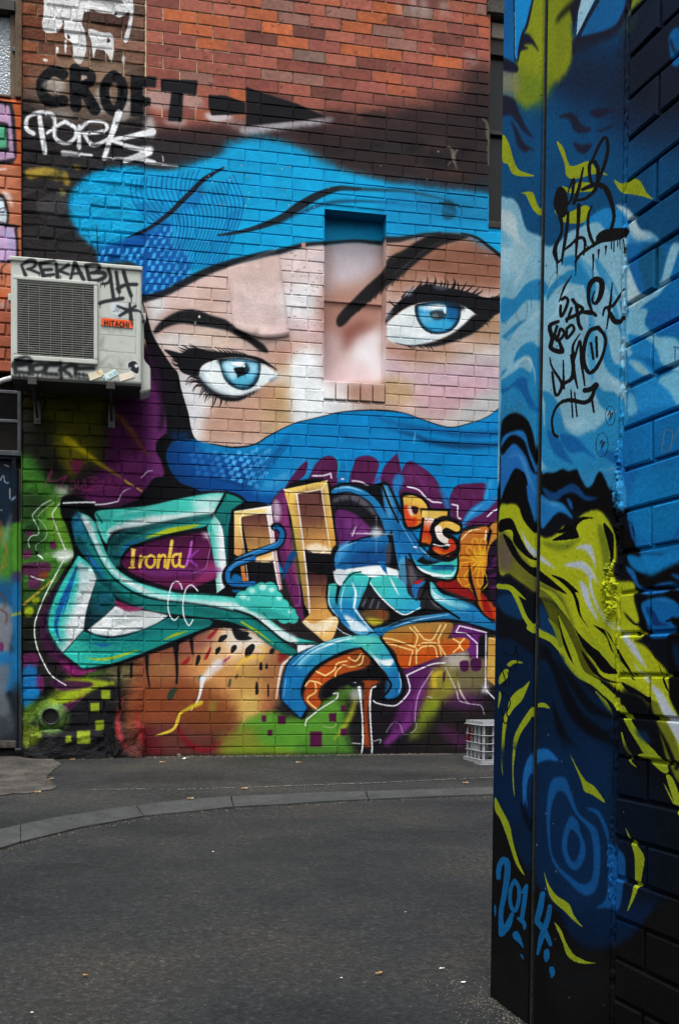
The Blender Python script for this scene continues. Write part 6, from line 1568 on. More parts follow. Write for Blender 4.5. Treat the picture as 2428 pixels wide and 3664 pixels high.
# boarded opening, its own plane
CV = Canvas(wall_map(D + ND, NX0 - .05, NZ1 + .1, PPM), int((NX1 - NX0 + .1) * PPM), int((NZ1 - SILL0 + .3) * PPM), .82, hexc('#b08a78'))
niche_cv = CV
for fn in (paint_face, paint_scarf_top, paint_eyes): fn()
f('E:270,70 680,100 680,180 270,180', '#0a3a5c', 24, .6)  # shade under the head of the opening, painted onto the board
# corner wall
RY0, RY1, RZ0, RZ1, RP = 1.25, 2.66, -.5, 2.9, 640


def corner_map(P):
    q = on_corner(P); return np.stack([(RY1 - q[:, 0]) * RP, (RZ1 - q[:, 1]) * RP], 1)


CV = Canvas(corner_map, int((RY1 - RY0) * RP), int((RZ1 - RZ0) * RP), .52, hexc('#10335a'))
paint_right(); CV.a = CV.a[:, ::-1].copy(); right_cv = CV
# air conditioner front and the strip of wall with the door
ACY = D - .40
AX0, AX1, AZ0, AZ1 = -1.0, .25, 2.0, 3.6
CV = Canvas(wall_map(ACY, AX0, AZ1, 420), int((AX1 - AX0) * 420), int((AZ1 - AZ0) * 420), .9, hexc('#b2b7b0'))
paint_ac(); ac_cv = CV
LY = D + .06
LX0 = -2.4
CV = Canvas(wall_map(LY, LX0, 6.2, 300), int((XL + .1 - LX0) * 300), int(6.3 * 300), .6, hexc('#4a3a34'))
paint_left(); left_cv = CV

M_wall = painted('mural_paint', main_cv, 'X', MX0, MZ0, MX1 - MX0, MZ1 - MZ0, .58, .15, 60, .55, .004, .06)
M_old = painted('old_brick_paint', main_cv, 'X', MX0, MZ0, MX1 - MX0, MZ1 - MZ0, .65, .22, 34, .9, .012, .05)
M_rock = painted('rock_paint', main_cv, 'X', MX0, MZ0, MX1 - MX0, MZ1 - MZ0, .5, .35, 26, 1., .03)
M_niche = painted('board_paint', niche_cv, 'X', NX0 - .05, NZ1 + .1 - niche_cv.H / PPM, niche_cv.W / PPM, niche_cv.H / PPM, .5, .08, 90, .15, .002)
M_right = painted('corner_paint', right_cv, 'Y', RY0, RZ0, right_cv.W / RP, right_cv.H / RP, .7, .16, 90, .5, .003, .03)
M_ac = painted('air_conditioner_paint', ac_cv, 'X', AX0, AZ1 - ac_cv.H / 420, ac_cv.W / 420, ac_cv.H / 420, .42, .05, 120, .05, .001)
M_left = painted('door_paint', left_cv, 'X', LX0, 6.2 - left_cv.H / 300, left_cv.W / 300, left_cv.H / 300, .5, .16, 40, .5, .006)

# ================================================================ ground
m, nt, b = new_mat('asphalt', .82, .2); g = N(nt, 'ShaderNodeNewGeometry'); pos = g.outputs['Position']
mp = N(nt, 'ShaderNodeMapping'); mp.inputs['Scale'].default_value = (.8, 1.0, 1); mp.inputs['Rotation'].default_value = (0, 0, .5); nt.links.new(pos, mp.inputs['Vector'])
big = noise_tex(nt, mp.outputs[0], 1.3, 9, .62); mid = noise_tex(nt, pos, 46, 6, .75); fin = noise_tex(nt, pos, 240, 3, .7)
vo = N(nt, 'ShaderNodeTexVoronoi'); vo.inputs['Scale'].default_value = 120; nt.links.new(pos, vo.inputs['Vector'])
c1 = ramp(nt, big.outputs['Fac'], (.34, (.009, .0102, .0114)), (.5, (.0152, .0166, .0176)), (.66, (.0262, .0246, .022)))
c2 = ramp(nt, mid.outputs['Fac'], (.34, (.5, .5, .52)), (.5, (.95, .95, .95)), (.68, (1.6, 1.6, 1.56)))
sx = N(nt, 'ShaderNodeSeparateColor'); nt.links.new(vo.outputs['Color'], sx.inputs[0])
c3 = ramp(nt, sx.outputs[0], (.0, (.78, .78, .8)), (.6, (.97, .97, .97)), (.9, (1.15, 1.15, 1.14)), (.97, (1.9, 1.9, 1.85)))
c4 = ramp(nt, fin.outputs['Fac'], (.3, (.7, .7, .7)), (.7, (1.32, 1.32, 1.3)))
fk = N(nt, 'ShaderNodeTexVoronoi'); fk.inputs['Scale'].default_value = 30; nt.links.new(pos, fk.inputs['Vector'])
fl = ramp(nt, fk.outputs['Distance'], (.0, (4, 3.9, 3.7)), (.025, (2.4, 2.4, 2.4)), (.05, (1, 1, 1)))
nt.links.new(mul(nt, mul(nt, mul(nt, mul(nt, c1.outputs[0], c2.outputs[0]), c3.outputs[0]), c4.outputs[0]), fl.outputs[0]), b.inputs['Base Color'])
bump(nt, b, vo.outputs['Distance'], .6, .006)
rr = ramp(nt, big.outputs['Fac'], (.35, (.5, .5, .5)), (.62, (.88, .88, .88))); nt.links.new(rr.outputs[0], b.inputs['Roughness'])
M_asph = m
M_path = M_asph.copy(); M_path.name = 'footpath_asphalt'
for q_ in M_path.node_tree.nodes:
    if q_.type == 'VALTORGB' and abs(q_.color_ramp.elements[0].position - .34) < .001 and len(q_.color_ramp.elements) == 3:
        for e_ in q_.color_ramp.elements: e_.color = (e_.color[0] * 1.05 + .0035, e_.color[1] * 1.05 + .003, e_.color[2] * 1.05 + .0022, 1)
M_stone = plain('bluestone', (.038, .041, .04), .75, .3, 6, .25, 0, .6, .006)
M_conc = plain('concrete', (.056, .051, .045), .85, .5, 5, .2, 0, .8, .008)
M_line = plain('worn_line', (.2, .19, .165), .8, .5, 40, .2)


def ground_sheet(name, pts_, dz, mat):
    """flat sheet following the fall of the lane"""
    bm = bmesh.new(); v = [bm.verts.new((x, y, gz(x, y) + dz)) for x, y in pts_]; bm.faces.new(v)
    bmesh.ops.triangulate(bm, faces=bm.faces[:]); bmesh.ops.recalc_face_normals(bm, faces=bm.faces[:])
    if bm.faces[0].normal.z < 0: bmesh.ops.reverse_faces(bm, faces=bm.faces[:])
    return bm_obj(name, bm, mat)


road = ground_sheet('road', [(-60, -60), (60, -60), (60, 60), (-60, 60)], 0, M_asph); tag(road, kind='structure')
cv7 = lambda x, y: on_ground(x * 1.148, 2500 + y * 1.148)
lo = [(-1100, 860), (-650, 690), (-300, 560), (-120, 512), (0, 482), (65, 460), (180, 430), (250, 412), (350, 394), (455, 373), (590, 361), (730, 346), (900, 337), (1020, 328), (1150, 320), (1300, 314), (1540, 305), (1750, 296), (2000, 286)]
up = [(-1100, 740), (-650, 592), (-300, 480), (-120, 448), (0, 424), (65, 408), (170, 384), (240, 374), (335, 358), (425, 346), (580, 326), (720, 318), (890, 311), (1010, 304), (1140, 300), (1290, 296), (1540, 287), (1750, 280), (2000, 271)]
lo = [cv7(*q) for q in lo]; up = [cv7(*q) for q in up]
lo = [a.lerp(c, .14) for a, c in zip(lo, up)]
fp = ground_sheet('footpath', [(q.x, q.y) for q in up] + [(6, D + .05), (-5, D + .05), (-5, up[0].y)], .022, M_path); tag(fp, kind='structure')
gut = bpy.data.objects.new('gutter', None); link(gut); tag(gut, kind='structure')
cuts = [0, 1, 2, 5, 9, 11, 14, 18]
for a, b_ in zip(cuts, cuts[1:]):
    V = []
    n = b_ - a
    for i in range(a, b_ + 1):
        L, U = lo[i].copy(), up[i].copy()
        if i == a: L, U = L.lerp(lo[i + 1], .012), U.lerp(up[i + 1], .012)
        if i == b_: L, U = L.lerp(lo[i - 1], .012), U.lerp(up[i - 1], .012)
        jt_ = random.uniform(-.002, .002)
        for q, dz in ((L, -.02), (L, .010 + jt_), (L.lerp(U, .45), .007 + jt_), (U, .024 + jt_), (U, -.02)):
            V.append((q.x, q.y, gz(q.x, q.y) + dz))
    Fc = [(5 * i + k, 5 * (i + 1) + k, 5 * (i + 1) + k + 1, 5 * i + k + 1) for i in range(n) for k in range(4)]
    Fc += [(0, 1, 2, 3, 4), tuple(5 * n + k for k in (4, 3, 2, 1, 0))]
    mesh('slab', V, Fc, M_stone, gut)
ap = [(-500, 100), (-100, 130), (0, 140), (75, 158), (130, 182), (186, 214), (168, 236), (148, 262), (176, 290), (108, 306), (40, 311), (0, 316), (-100, 330), (-500, 380)]
ap2 = spline(np.array(ap, float), [False] * len(ap), True, 6); ap2 = ap2 + np.array([[random.uniform(-3, 3), random.uniform(-1.2, 1.2)] for _ in ap2])
apr = ground_sheet('concrete_apron', [(q.x, q.y) for q in (cv7(*p_) for p_ in ap2)], .0268, M_conc); tag(apr, kind='structure')
# old painted line on the footpath, worn into dashes
ln_ = [(285, 297), (420, 295), (560, 296), (700, 292), (820, 288), (940, 283), (1060, 279), (1170, 275), (1300, 268), (1420, 262), (1545, 257), (1700, 250)]
bm = bmesh.new()
for (x0, y0), (x1, y1) in zip(ln_, ln_[1:]):
    n = 22
    for k in range(n):
        if random.random() < (.45 if x0 < 650 else .2): continue
        a, c = cv7(x0 + (x1 - x0) * k / n, y0 + (y1 - y0) * k / n), cv7(x0 + (x1 - x0) * (k + 1.0) / n, y0 + (y1 - y0) * (k + 1.0) / n)
        w1, w2 = random.uniform(.003, .012), random.uniform(.003, .012)
        vv = [bm.verts.new((q.x, q.y + s, gz(q.x, q.y) + .026)) for q, s in ((a, -w1), (c, -w2), (c, w2), (a, w1))]
        bm.faces.new(vv)
ol = bm_obj('painted_line', bm, M_line); tag(ol, kind='stuff'); ol['label'] = 'worn pale line flaking along the footpath before the wall'
# ================================================================ bricks
def brick_mesh(name, ln, h, mat, rough=0., seed=0, dep=.03, ch=.0035):
    rnd = random.Random(seed); j = lambda s: rnd.uniform(-s, s) * (1 + rough * 3)
    a, c = ln / 2, h / 2
    V = []
    for s in (0, 1):                         # 0 = face (inset by the worn arris), 1 = back
        for sx, sz in ((-1, -1), (1, -1), (1, 1), (-1, 1)):
            if s == 0: V.append((sx * (a - ch + j(.001)), j(.0012), sz * (c - ch + j(.001))))
            else: V.append((sx * (a + j(.0012)), ch * .9 + j(.0006), sz * (c + j(.0012))))
    for sx, sz in ((-1, -1), (1, -1), (1, 1), (-1, 1)): V.append((sx * a, dep, sz * c))
    Fc = [(0, 1, 2, 3)] + [(4 + k, 4 + (k + 1) % 4, (k + 1) % 4, k) for k in range(4)] + [(8 + k, 8 + (k + 1) % 4, 4 + (k + 1) % 4, 4 + k) for k in range(4)]
    me = bpy.data.meshes.new(name); me.from_pydata(V, [], Fc); me.materials.append(mat); me.update(); return me


LIB = {}


def lib(kind, ln, mat, rough):
    k = (kind, round(ln / .012), random.randrange(4))
    if k not in LIB: LIB[k] = (brick_mesh('brick', ln, CH - JT, mat, rough, hash(k) & 0xffff, .03, .0032 + .004 * rough), ln)
    return LIB[k]


def lay(bricks, parent, mat, rough, kind, keep, hide, proud=.007):
    """the keep largest in view become parts, the rest one joined part"""
    sc = []
    for b in bricks:
        a = [cam_px((b[0], D, b[2])), cam_px((b[1], D, b[3]))]
        x, y = (a[0][0] + a[1][0]) / 2, (a[0][1] + a[1][1]) / 2
        vis = -20 < x < 1790 and -25 < y < 2760 and not hide(x, y)
        sc.append((abs((a[1][0] - a[0][0]) * (a[1][1] - a[0][1])) if vis else 0, b))
    sc.sort(key=lambda t: -t[0])
    V, Fc = [], []
    for i, (s, b) in enumerate(sc):
        ln, h = b[1] - b[0], b[3] - b[2]
        me, l0 = lib(kind, ln, mat, rough)
        out = proud + random.gauss(0, .0012) * (1 + rough * 2)
        M = Matrix.Translation(((b[0] + b[1]) / 2, D - out, (b[2] + b[3]) / 2)) @ Matrix.Rotation(random.gauss(0, .004 + .006 * rough), 4, 'Y') @ Matrix.Rotation(random.gauss(0, .004), 4, 'Z') @ Matrix.Diagonal((ln / l0, 1, h / (CH - JT), 1))
        if i < keep and s > 0:
            o = bpy.data.objects.new('brick', me); place(o, parent, M)
        else:
            k = len(V); V += [M @ v.co for v in me.vertices]; Fc += [tuple(k + q for q in p_.vertices) for p_ in me.polygons]
    if V:
        o = mesh('brickwork', V, Fc, mat, parent); o['kind'] = 'stuff'


def sheet(name, rects, y, mat, parent):
    V, Fc = [], []
    for x0, x1, z0, z1 in rects:
        k = len(V); V += [(x0, y, z0), (x1, y, z0), (x1, y, z1), (x0, y, z1)]; Fc.append((k, k + 1, k + 2, k + 3))
    return mesh(name, V, Fc, mat, parent)


wall = thing('brick_wall', 'tall brick wall painted with the blue-eyed veiled face and graffiti letters', 'wall', (1.5, D, 0))
sheet('mortar', [(SEAM - .004, NX0, -.3, ZT), (NX0, NX1, -.3, SILL0), (NX0, NX1, NZ1, ZT), (NX1, WX0, -.3, ZT), (WX0, WX1, -.3, WZ0), (WX0, WX1, WZ1, ZT), (WX1, XR, -.3, ZT)], D, M_wall, wall)
lay(new_bricks, wall, M_wall, 0., 'new', 296, lambda x, y: (y < 1400 and x < 545 and y > 890) or (870 > x > 820 and 960 < y < 1200))
# soldier sill under the opening
n = 5
for i in range(n):
    a = NX0 + (NX1 - NX0) * i / n; c = NX0 + (NX1 - NX0) * (i + 1) / n - .008
    bm = bmesh.new(); add_box(bm, a, c, D - .013 - .002 * (i % 2), D + .06, SILL0 + .01, NZ0 - .004, .006, 2)
    bmesh.ops.transform(bm, matrix=Matrix.Translation((0, 0, 0)), verts=bm.verts[:]); bm_obj('sill_brick', bm, M_wall, wall)
lt = box('lintel', WX0 - .03, WX1 + .1, D - .03, D + .2, WZ1 + .004, WZ1 + .108, M_conc, wall, .004)
lt['label'] = 'grey concrete lintel over the dark window'
for nm, x0, x1 in (('jamb', WX0 - .012, WX0), ): box(nm, x0, x1, D - .008, D + .2, WZ0, WZ1, M_wall, wall)

old = thing('old_brick_wall', 'rough sooty older brickwork left of the straight vertical joint', 'wall', ((XL + SEAM) / 2, D, 0))
sheet('mortar', [(XL, SEAM - .004, -.3, ZT)], D + .001, M_old, old)
lay(old_bricks, old, M_old, 1., 'old', 296, lambda x, y: (y < 1390 and x < 500 and y > 900), .008)
box('wall_end', XL - .004, XL, D - .02, D + .3, -.3, ZT, M_old, old)

# loose painted sheet peeling off the forehead
U_, Vn = 12, 16
P4 = [pts('C:1058,205')[0][0], pts('C:1300,112')[0][0], pts('C:1352,514')[0][0], pts('C:1090,488')[0][0]]
V = []
for j in range(Vn + 1):
    for i in range(U_ + 1):
        u, v = i / U_, j / Vn
        q = (P4[0] * (1 - u) + P4[1] * u) * (1 - v) + (P4[3] * (1 - u) + P4[2] * u) * v
        q = q + np.array([0, 30 * math.sin(u * math.pi * .75 + .35) * max(0, v - .6) / .4])
        x, z = on_wall(q)[0]
        curl = max(0, (v - .82) / .18) ** 2 * (.014 + .005 * math.sin(u * 5)) + max(0, (u - .93) / .07) ** 2 * .002 + .0005 * noise.noise((x * 14, z * 14, 0))
        V.append((x, D - .0092 - curl, z + max(0, (v - .9) / .1) ** 2 * .006))
Fc = [(j * (U_ + 1) + i, j * (U_ + 1) + i + 1, (j + 1) * (U_ + 1) + i + 1, (j + 1) * (U_ + 1) + i) for j in range(Vn) for i in range(U_)]
ps = mesh('peeling_sheet', V, [q[::-1] for q in Fc], M_wall, None, True)
sm = ps.modifiers.new('thick', 'SOLIDIFY'); sm.thickness = .0006; sm.offset = 1
tag(ps, 'smooth painted skin peeling off the forehead with its lower edge curled', 'paint skin')

# boarded opening
bw = thing('boarded_window', 'narrow recessed opening boarded over and painted with the face', 'window', ((NX0 + NX1) / 2, D + ND, NZ0))
zr = float(on_wall((1250, 1082), D + ND)[0, 1])
M_edge = M_niche
box('upper_panel', NX0 - .004, NX1 + .006, D + ND, D + ND + .025, zr + .012, NZ1 + .1, M_niche, bw)
box('lower_panel', NX0 - .004, NX1 + .006, D + ND + .004, D + ND + .026, NZ0 - .05, zr - .008, M_niche, bw)
box('rail', NX0 + .0125, NX1 - .0005, D + ND - .012, D + ND + .01, zr - .008, zr + .012, M_niche, bw, .003)
for x0, x1 in ((NX0 - .0, NX0 + .012),): box('bead', x0, x1, D + ND - .014, D + ND + .01, NZ0, NZ1, M_niche, bw, .003)
box('jamb', NX0 - .02, NX0, D + .002, D + ND + .03, SILL0, NZ1 + .02, M_wall, bw); box('jamb', NX1, NX1 + .02, D + .002, D + ND + .03, SILL0, NZ1 + .02, M_niche, bw)
box('head', NX0, NX1, D + .002, D + ND + .02, NZ1, NZ1 + .02, M_niche, bw); box('ledge', NX0, NX1, D + .062, D + ND + .02, NZ0 - .03, NZ0 - .004, M_niche, bw)

# dark window at the top right
M_frame = plain('dark_timber', (.02, .015, .012), .55, .3, 24, .3, 0, .2)
M_glass, nt, b = new_mat('dark_glass', .3, .25); b.inputs['Base Color'].default_value = (.008, .01, .01, 1)
M_ledge = plain('grey_ledge', (.22, .2, .17), .7, .25, 18)
sw = thing('sash_window', 'tall dark sash window at the top right beside the corner wall', 'window', (WX0 + .3, D + .1, WZ0))
zz = lambda y: float(on_wall((1770, y), D + .1)[0, 1])
box('frame', WX0, WX0 + .03, D + .06, D + .16, WZ0, WZ1, M_frame, sw, .004); box('frame', WX1 - .03, WX1, D + .06, D + .16, WZ0, WZ1, M_frame, sw, .004)
box('sill', WX0, WX1, D - .01, D + .2, WZ0 - .02, WZ0 + .03, M_frame, sw, .006)
hr = box('head_rail', WX0 + .03, WX1 - .03, D + .05, D + .13, zz(150), zz(95), M_ledge, sw, .008); hr['label'] = 'pale box rail above the panes'
box('top_rail', WX0 + .03, WX1 - .03, D + .07, D + .16, zz(205), zz(150), M_frame, sw, .004)
box('pane', WX0 + .03, WX1 - .03, D + .11, D + .115, zz(470), zz(205), M_glass, sw); box('meeting_rail', WX0 + .03, WX1 - .03, D + .09, D + .14, zz(484), zz(470), M_frame, sw, .003)
box('pane', WX0 + .03, WX1 - .03, D + .125, D + .13, WZ0 + .05, zz(484), M_glass, sw); box('bottom_rail', WX0 + .03, WX1 - .03, D + .09, D + .15, WZ0 + .03, WZ0 + .055, M_frame, sw, .003)
box('void', WX0, WX1, D + .18, D + .2, WZ0, WZ1 + .1, M_frame, sw)

# ================================================================ corner wall on the right
eu = Vector((-RB, -1, 0)).normalized()       # along the wall towards the camera
ez = Vector((RC, 0, 1)).normalized(); en = ez.cross(eu).normalized()
if en.x > 0: en = -en                        # out of the wall, to the lane


def rw(y, z, d=0.): return Vector((RA + RB * y + RC * (z - CZ), y, z)) + en * d


YE, YG, YJ = 2.594, 2.372, 2.024             # far end, groove, start of the bricks
cw = thing('corner_wall', 'near corner wall painted with blue waves and a lime figure, dated 2014', 'wall', tuple(rw(YJ, -.2)))


def prism(name, y0, y1, z0, z1, d0, d1, mat, parent, bev=.0, seg=2):
    bm = bmesh.new(); add_box(bm, 0, 1, 0, 1, 0, 1)
    for v in bm.verts: v.co = rw(y0 + (y1 - y0) * v.co.x, z0 + (z1 - z0) * v.co.z, d0 + (d1 - d0) * v.co.y)
    bmesh.ops.recalc_face_normals(bm, faces=bm.faces[:])
    if bev: bmesh.ops.bevel(bm, geom=bm.edges[:], offset=bev, segments=seg, affect='EDGES')
    return bm_obj(name, bm, mat, parent)


prism('panel', YE, YG + .010, -.5, 3.3, 0, -.5, M_right, cw, .006)
prism('panel', YG - .010, YJ + .006, -.5, 3.3, .001, -.5, M_right, cw, .005)
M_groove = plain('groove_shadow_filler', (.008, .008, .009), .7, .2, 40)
prism('groove_shade', YG + .011, YG - .011, -.5, 3.3, -.005, -.4, M_groove, cw)  # black fill: the shade in the groove put into its colour
M_zinc = plain('painted_steel', (.018, .022, .022), .5, .5, 12, .3, .2)  # steel toned down, shade over the strip put into it
prism('joint_strip', YG + .0035, YG - .0035, -.5, 3.3, .0005, -.02, M_zinc, cw, .001)
prism('mortar', YJ + .008, -.6, -.5, 3.3, -.010, -.48, M_right, cw)
bricks_r = []
for r in range(45):
    zb = 1.9995 - CH * (45 - r - 19.2)
    z0, z1 = zb + .004, zb + CH - .004
    y = YJ - .004; k = 0
    while y > .2:
        ln = .108 if (k == 0 and r % 2) else .232
        y1 = y - ln + random.gauss(0, .002)
        bricks_r.append((y, y1 + .008, z0, z1)); y = y1; k += 1
V, Fc = [], []
for (ya, yb, z0, z1) in bricks_r:
    ln = ya - yb
    me, l0 = lib('right', ln, M_right, .1)
    M = Matrix.Translation(rw((ya + yb) / 2, (z0 + z1) / 2, random.gauss(0, .001))) @ Matrix((( eu.x, -en.x, ez.x, 0), (eu.y, -en.y, ez.y, 0), (eu.z, -en.z, ez.z, 0), (0, 0, 0, 1))) @ Matrix.Rotation(random.gauss(0, .003), 4, 'Y') @ Matrix.Diagonal((ln / l0, 1, (z1 - z0) / (CH - JT), 1))
    x, y = cam_px(rw(ya, (z0 + z1) / 2))
    if x < 2450 and -80 < y < 3760:
        o = bpy.data.objects.new('brick', me); place(o, cw, M)
    else:
        k = len(V); V += [M @ v.co for v in me.vertices]; Fc += [tuple(k + q for q in p_.vertices) for p_ in me.polygons]
o = mesh('brickwork', V, Fc, M_right, cw); o['kind'] = 'stuff'
# ragged mortar bead down the straight joint, with two broken-out lumps
bm = bmesh.new(); rings = []
nb = 420
for i in range(nb + 1):
    z = -.45 + 3.6 * i / nb
    ny = YJ + .002 + .004 * noise.noise((0, 3, z * 30)) + .002 * noise.noise((5, 0, z * 110)); nd = .001 + .004 * noise.noise((2, 8, z * 60))
    w = .007 + .004 * noise.noise((9, 1, z * 45)) + .003 * noise.noise((1, 1, z * 140))
    rings.append([bm.verts.new(rw(ny + w, z, -.014)), bm.verts.new(rw(ny + w * .6, z, nd)), bm.verts.new(rw(ny - w * .5, z, nd + .002 * noise.noise((z * 90, 4, 4)))), bm.verts.new(rw(ny - w, z, -.014))])
for u, v in zip(rings, rings[1:]):
    for k in range(3): bm.faces.new((u[k], v[k], v[k + 1], u[k + 1]))
bmesh.ops.recalc_face_normals(bm, faces=bm.faces[:])
bead = bm_obj('mortar_bead', bm, M_right, cw); bead['label'] = 'ragged mortar squeezed out along the straight joint'


def rubble(cy, cz_, ry, rz, amp, seed):
    bm = bmesh.new(); nu, nv = 22, 40; g = []
    for j in range(nv + 1):
        row = []
        for i in range(nu + 1):
            u, v = i / nu * 2 - 1, j / nv * 2 - 1; r2 = u * u + v * v
            e = max(0, 1 - r2 * (1 + .5 * noise.noise((u * 3, v * 3, seed))))
            y, z = cy + u * ry, cz_ + v * rz
            h = e ** .6 * amp * (.25 + abs(noise.noise((y * 120, z * 120, seed))) * 1.6 + .6 * noise.noise((y * 60, z * 60, seed + 3))) - (.004 if e <= 0 else 0)
            row.append(bm.verts.new(rw(y, z, h)))
        g.append(row)
    for j in range(nv):
        for i in range(nu): bm.faces.new((g[j][i], g[j][i + 1], g[j + 1][i + 1], g[j + 1][i]))
    bmesh.ops.recalc_face_normals(bm, faces=bm.faces[:])
    if bm.faces[0].normal.dot(en) < 0: bmesh.ops.reverse_faces(bm, faces=bm.faces[:])
    o = bm_obj('broken_plaster', bm, M_right, cw); return o


q = on_corner((2190, 2105))[0]; rubble(q[0] + .006, q[1], .03, .07, .014, 3.3)
q = on_corner((2212, 1760))[0]; rubble(q[0], q[1], .018, .11, .012, 7.7)
q = on_corner((2186, 3050))[0]; rubble(q[0], q[1], .012, .12, .007, 5.1)

# ================================================================ foundation stones and drain at the foot of the old wall
def stone(name, px, out, label, seed):
    P = on_wall(np.array(px)); x0, x1 = P[:, 0].min(), P[:, 0].max(); z0, z1 = P[:, 1].min(), P[:, 1].max()
    bm = bmesh.new(); bmesh.ops.create_cube(bm, size=2.)
    bmesh.ops.bevel(bm, geom=bm.edges[:], offset=.3, segments=1, affect='EDGES')
    bmesh.ops.triangulate(bm, faces=bm.faces[:]); bmesh.ops.subdivide_edges(bm, edges=bm.edges[:], cuts=5, use_grid_fill=True)
    for v in bm.verts:
        c = v.co.copy(); p_ = Vector((c.x * 1.3, c.y, c.z)) * 1.5 + Vector((seed, 0, 0))
        d = .28 * noise.noise(p_) + .16 * noise.noise(p_ * 2.6) + .09 * abs(noise.noise(p_ * 6)) + .04 * noise.noise(p_ * 14)
        c = c * (1 + d * .55)
        v.co = Vector(((x0 + x1) / 2 + c.x * (x1 - x0) / 2, D + .05 + c.y * (out + .05), (z0 + z1) / 2 + c.z * (z1 - z0) / 2))
    o = bm_obj(name, bm, M_rock, None); tag(o, label, 'stone', 'foundation stones'); return o


stone('foundation_stone', [(108, 2616), (392, 2748)], .12, 'large rough black foundation stone with lime squares under the drain', 1.7)
stone('foundation_stone', [(397, 2582), (518, 2740)], .09, 'smaller rough foundation stone with red spray beside the bricks', 9.2)
stone('foundation_stone', [(84, 2560), (150, 2735)], .05, 'lime splashed lump of stone in the corner beside the steel post', 4.1)
c = on_wall((184, 2562))[0]; pr = .06
dp = thing('drain_pipe', 'round open drain pipe set in a green sprayed mortar lump', 'pipe', (c[0], D, c[1]))
bm = bmesh.new(); rings = []
for rr_, yy in ((pr * .84, .12), (pr * .84, -.075), (pr, -.078), (pr * 1.02, .02)):
    rings.append([bm.verts.new((c[0] + rr_ * math.cos(t), D + yy, c[1] + rr_ * math.sin(t))) for t in (6.28319 * k / 28 for k in range(28))])
for u, v in zip(rings, rings[1:]):
    for k in range(28): bm.faces.new((u[k], v[k], v[(k + 1) % 28], u[(k + 1) % 28]))
M_pipe = plain('black_pipe', (.012, .012, .012), .5, .3, 30, .4)
bm_obj('pipe', bm, M_pipe, dp, True)
bm = bmesh.new(); bm.faces.new([bm.verts.new((c[0] + pr * .84 * math.cos(-6.28319 * k / 20), D - .03, c[1] + pr * .84 * math.sin(-6.28319 * k / 20))) for k in range(20)]); bm_obj('shade_disc', bm, M_pipe, dp)  # black disc across the bore, painted for the unlit inside
bm = bmesh.new(); g = []
for j in range(13):
    rr_ = pr * (1.0 + j / 12 * 1.1); row = []
    for k in range(48):
        t = 6.28319 * k / 48; n_ = noise.noise((math.cos(t) * 1.6, math.sin(t) * 1.6, j * .2)) + .5 * noise.noise((math.cos(t) * 6, math.sin(t) * 6, j * .6))
        R2 = rr_ * (1 + .18 * n_ * j / 12); row.append(bm.verts.new((c[0] + R2 * math.cos(t), D - .066 * (1 - (j / 12) ** 2) - .008 * n_ + .012 * (j / 12), c[1] + R2 * math.sin(t))))
    g.append(row)
for u, v in zip(g, g[1:]):
    for k in range(48): bm.faces.new((u[k], u[(k + 1) % 48], v[(k + 1) % 48], v[k]))
bmesh.ops.recalc_face_normals(bm, faces=bm.faces[:]); bm_obj('mortar_collar', bm, M_rock, dp, True)

# ================================================================ strip at the far left
lz = lambda y, yy=LY: float(on_wall((40, y), yy)[0, 1]); lx = lambda x, yy=LY: float(on_wall((x, 1500), yy)[0, 0])
M_wood = plain('weathered_timber', (.11, .075, .045), .7, .35, 14, .2, 0, .4)
M_steel = plain('grey_steel', (.055, .062, .07), .45, .3, 16, .4, .4)
M_frost, nt, b = new_mat('frosted_glass', .25, .5)
g_ = N(nt, 'ShaderNodeNewGeometry'); vo = N(nt, 'ShaderNodeTexVoronoi'); vo.inputs['Scale'].default_value = 70; nt.links.new(g_.outputs['Position'], vo.inputs['Vector'])
r_ = ramp(nt, vo.outputs['Distance'], (.1, (.16, .19, .22)), (.6, (.3, .34, .38))); nt.links.new(r_.outputs[0], b.inputs['Base Color']); bump(nt, b, vo.outputs['Distance'], .8, .006)
sd_ = thing('side_wall', 'orange painted brick wall strip with lilac shapes behind the air conditioner', 'wall', (LX0 + .5, LY, 0))
z_top, z_bot = lz(352), lz(1330)
sheet('mortar', [(LX0, XL, z_bot, z_top)], LY + .008, M_left, sd_)
r = 0; z = z_bot; V, Fc = [], []
while z < z_top - .02:
    x = XL - .006 - (.11 if r % 2 else 0); first = True
    h = min(CH, z_top - z) - .01
    xe = XL - .006
    while xe > LX0:
        ln = .115 if (first and r % 2) else .235; first = False
        x0 = max(xe - ln + .01, LX0)
        if xe - x0 > .04:
            me, l0 = lib('left', xe - x0, M_left, .6)
            o = bpy.data.objects.new('brick', me)
            vis = cam_px((xe, LY, z))[0] > -10
            M = Matrix.Translation(((xe + x0) / 2, LY - .004 + random.gauss(0, .001), z + h / 2)) @ Matrix.Diagonal(((xe - x0) / l0, 1, h / (CH - JT), 1))
            if vis: place(o, sd_, M)
            else:
                k = len(V); V += [M @ v.co for v in me.vertices]; Fc += [tuple(k + q for q in p_.vertices) for p_ in me.polygons]
        xe -= ln
    z += CH; r += 1
o = mesh('brickwork', V, Fc, M_left, sd_); o['kind'] = 'stuff'
fw = thing('frosted_window', 'pebbled glass window in a weathered brown timber frame at the top left', 'window', (LX0 + .8, LY, z_top))
box('pane', LX0, lx(38), LY + .05, LY + .056, z_top + .02, lz(50), M_frost, fw)
box('frame', lx(38), lx(57), LY + .01, LY + .07, z_top + .004, lz(48), M_wood, fw, .004); box('frame', lx(57), XL - .004, LY - .02, LY + .08, z_top + .006, 6.15, M_wood, fw, .004)
box('catch', lx(46), lx(60), LY - .002, LY + .01, lz(182), lz(168), M_steel, fw, .002)
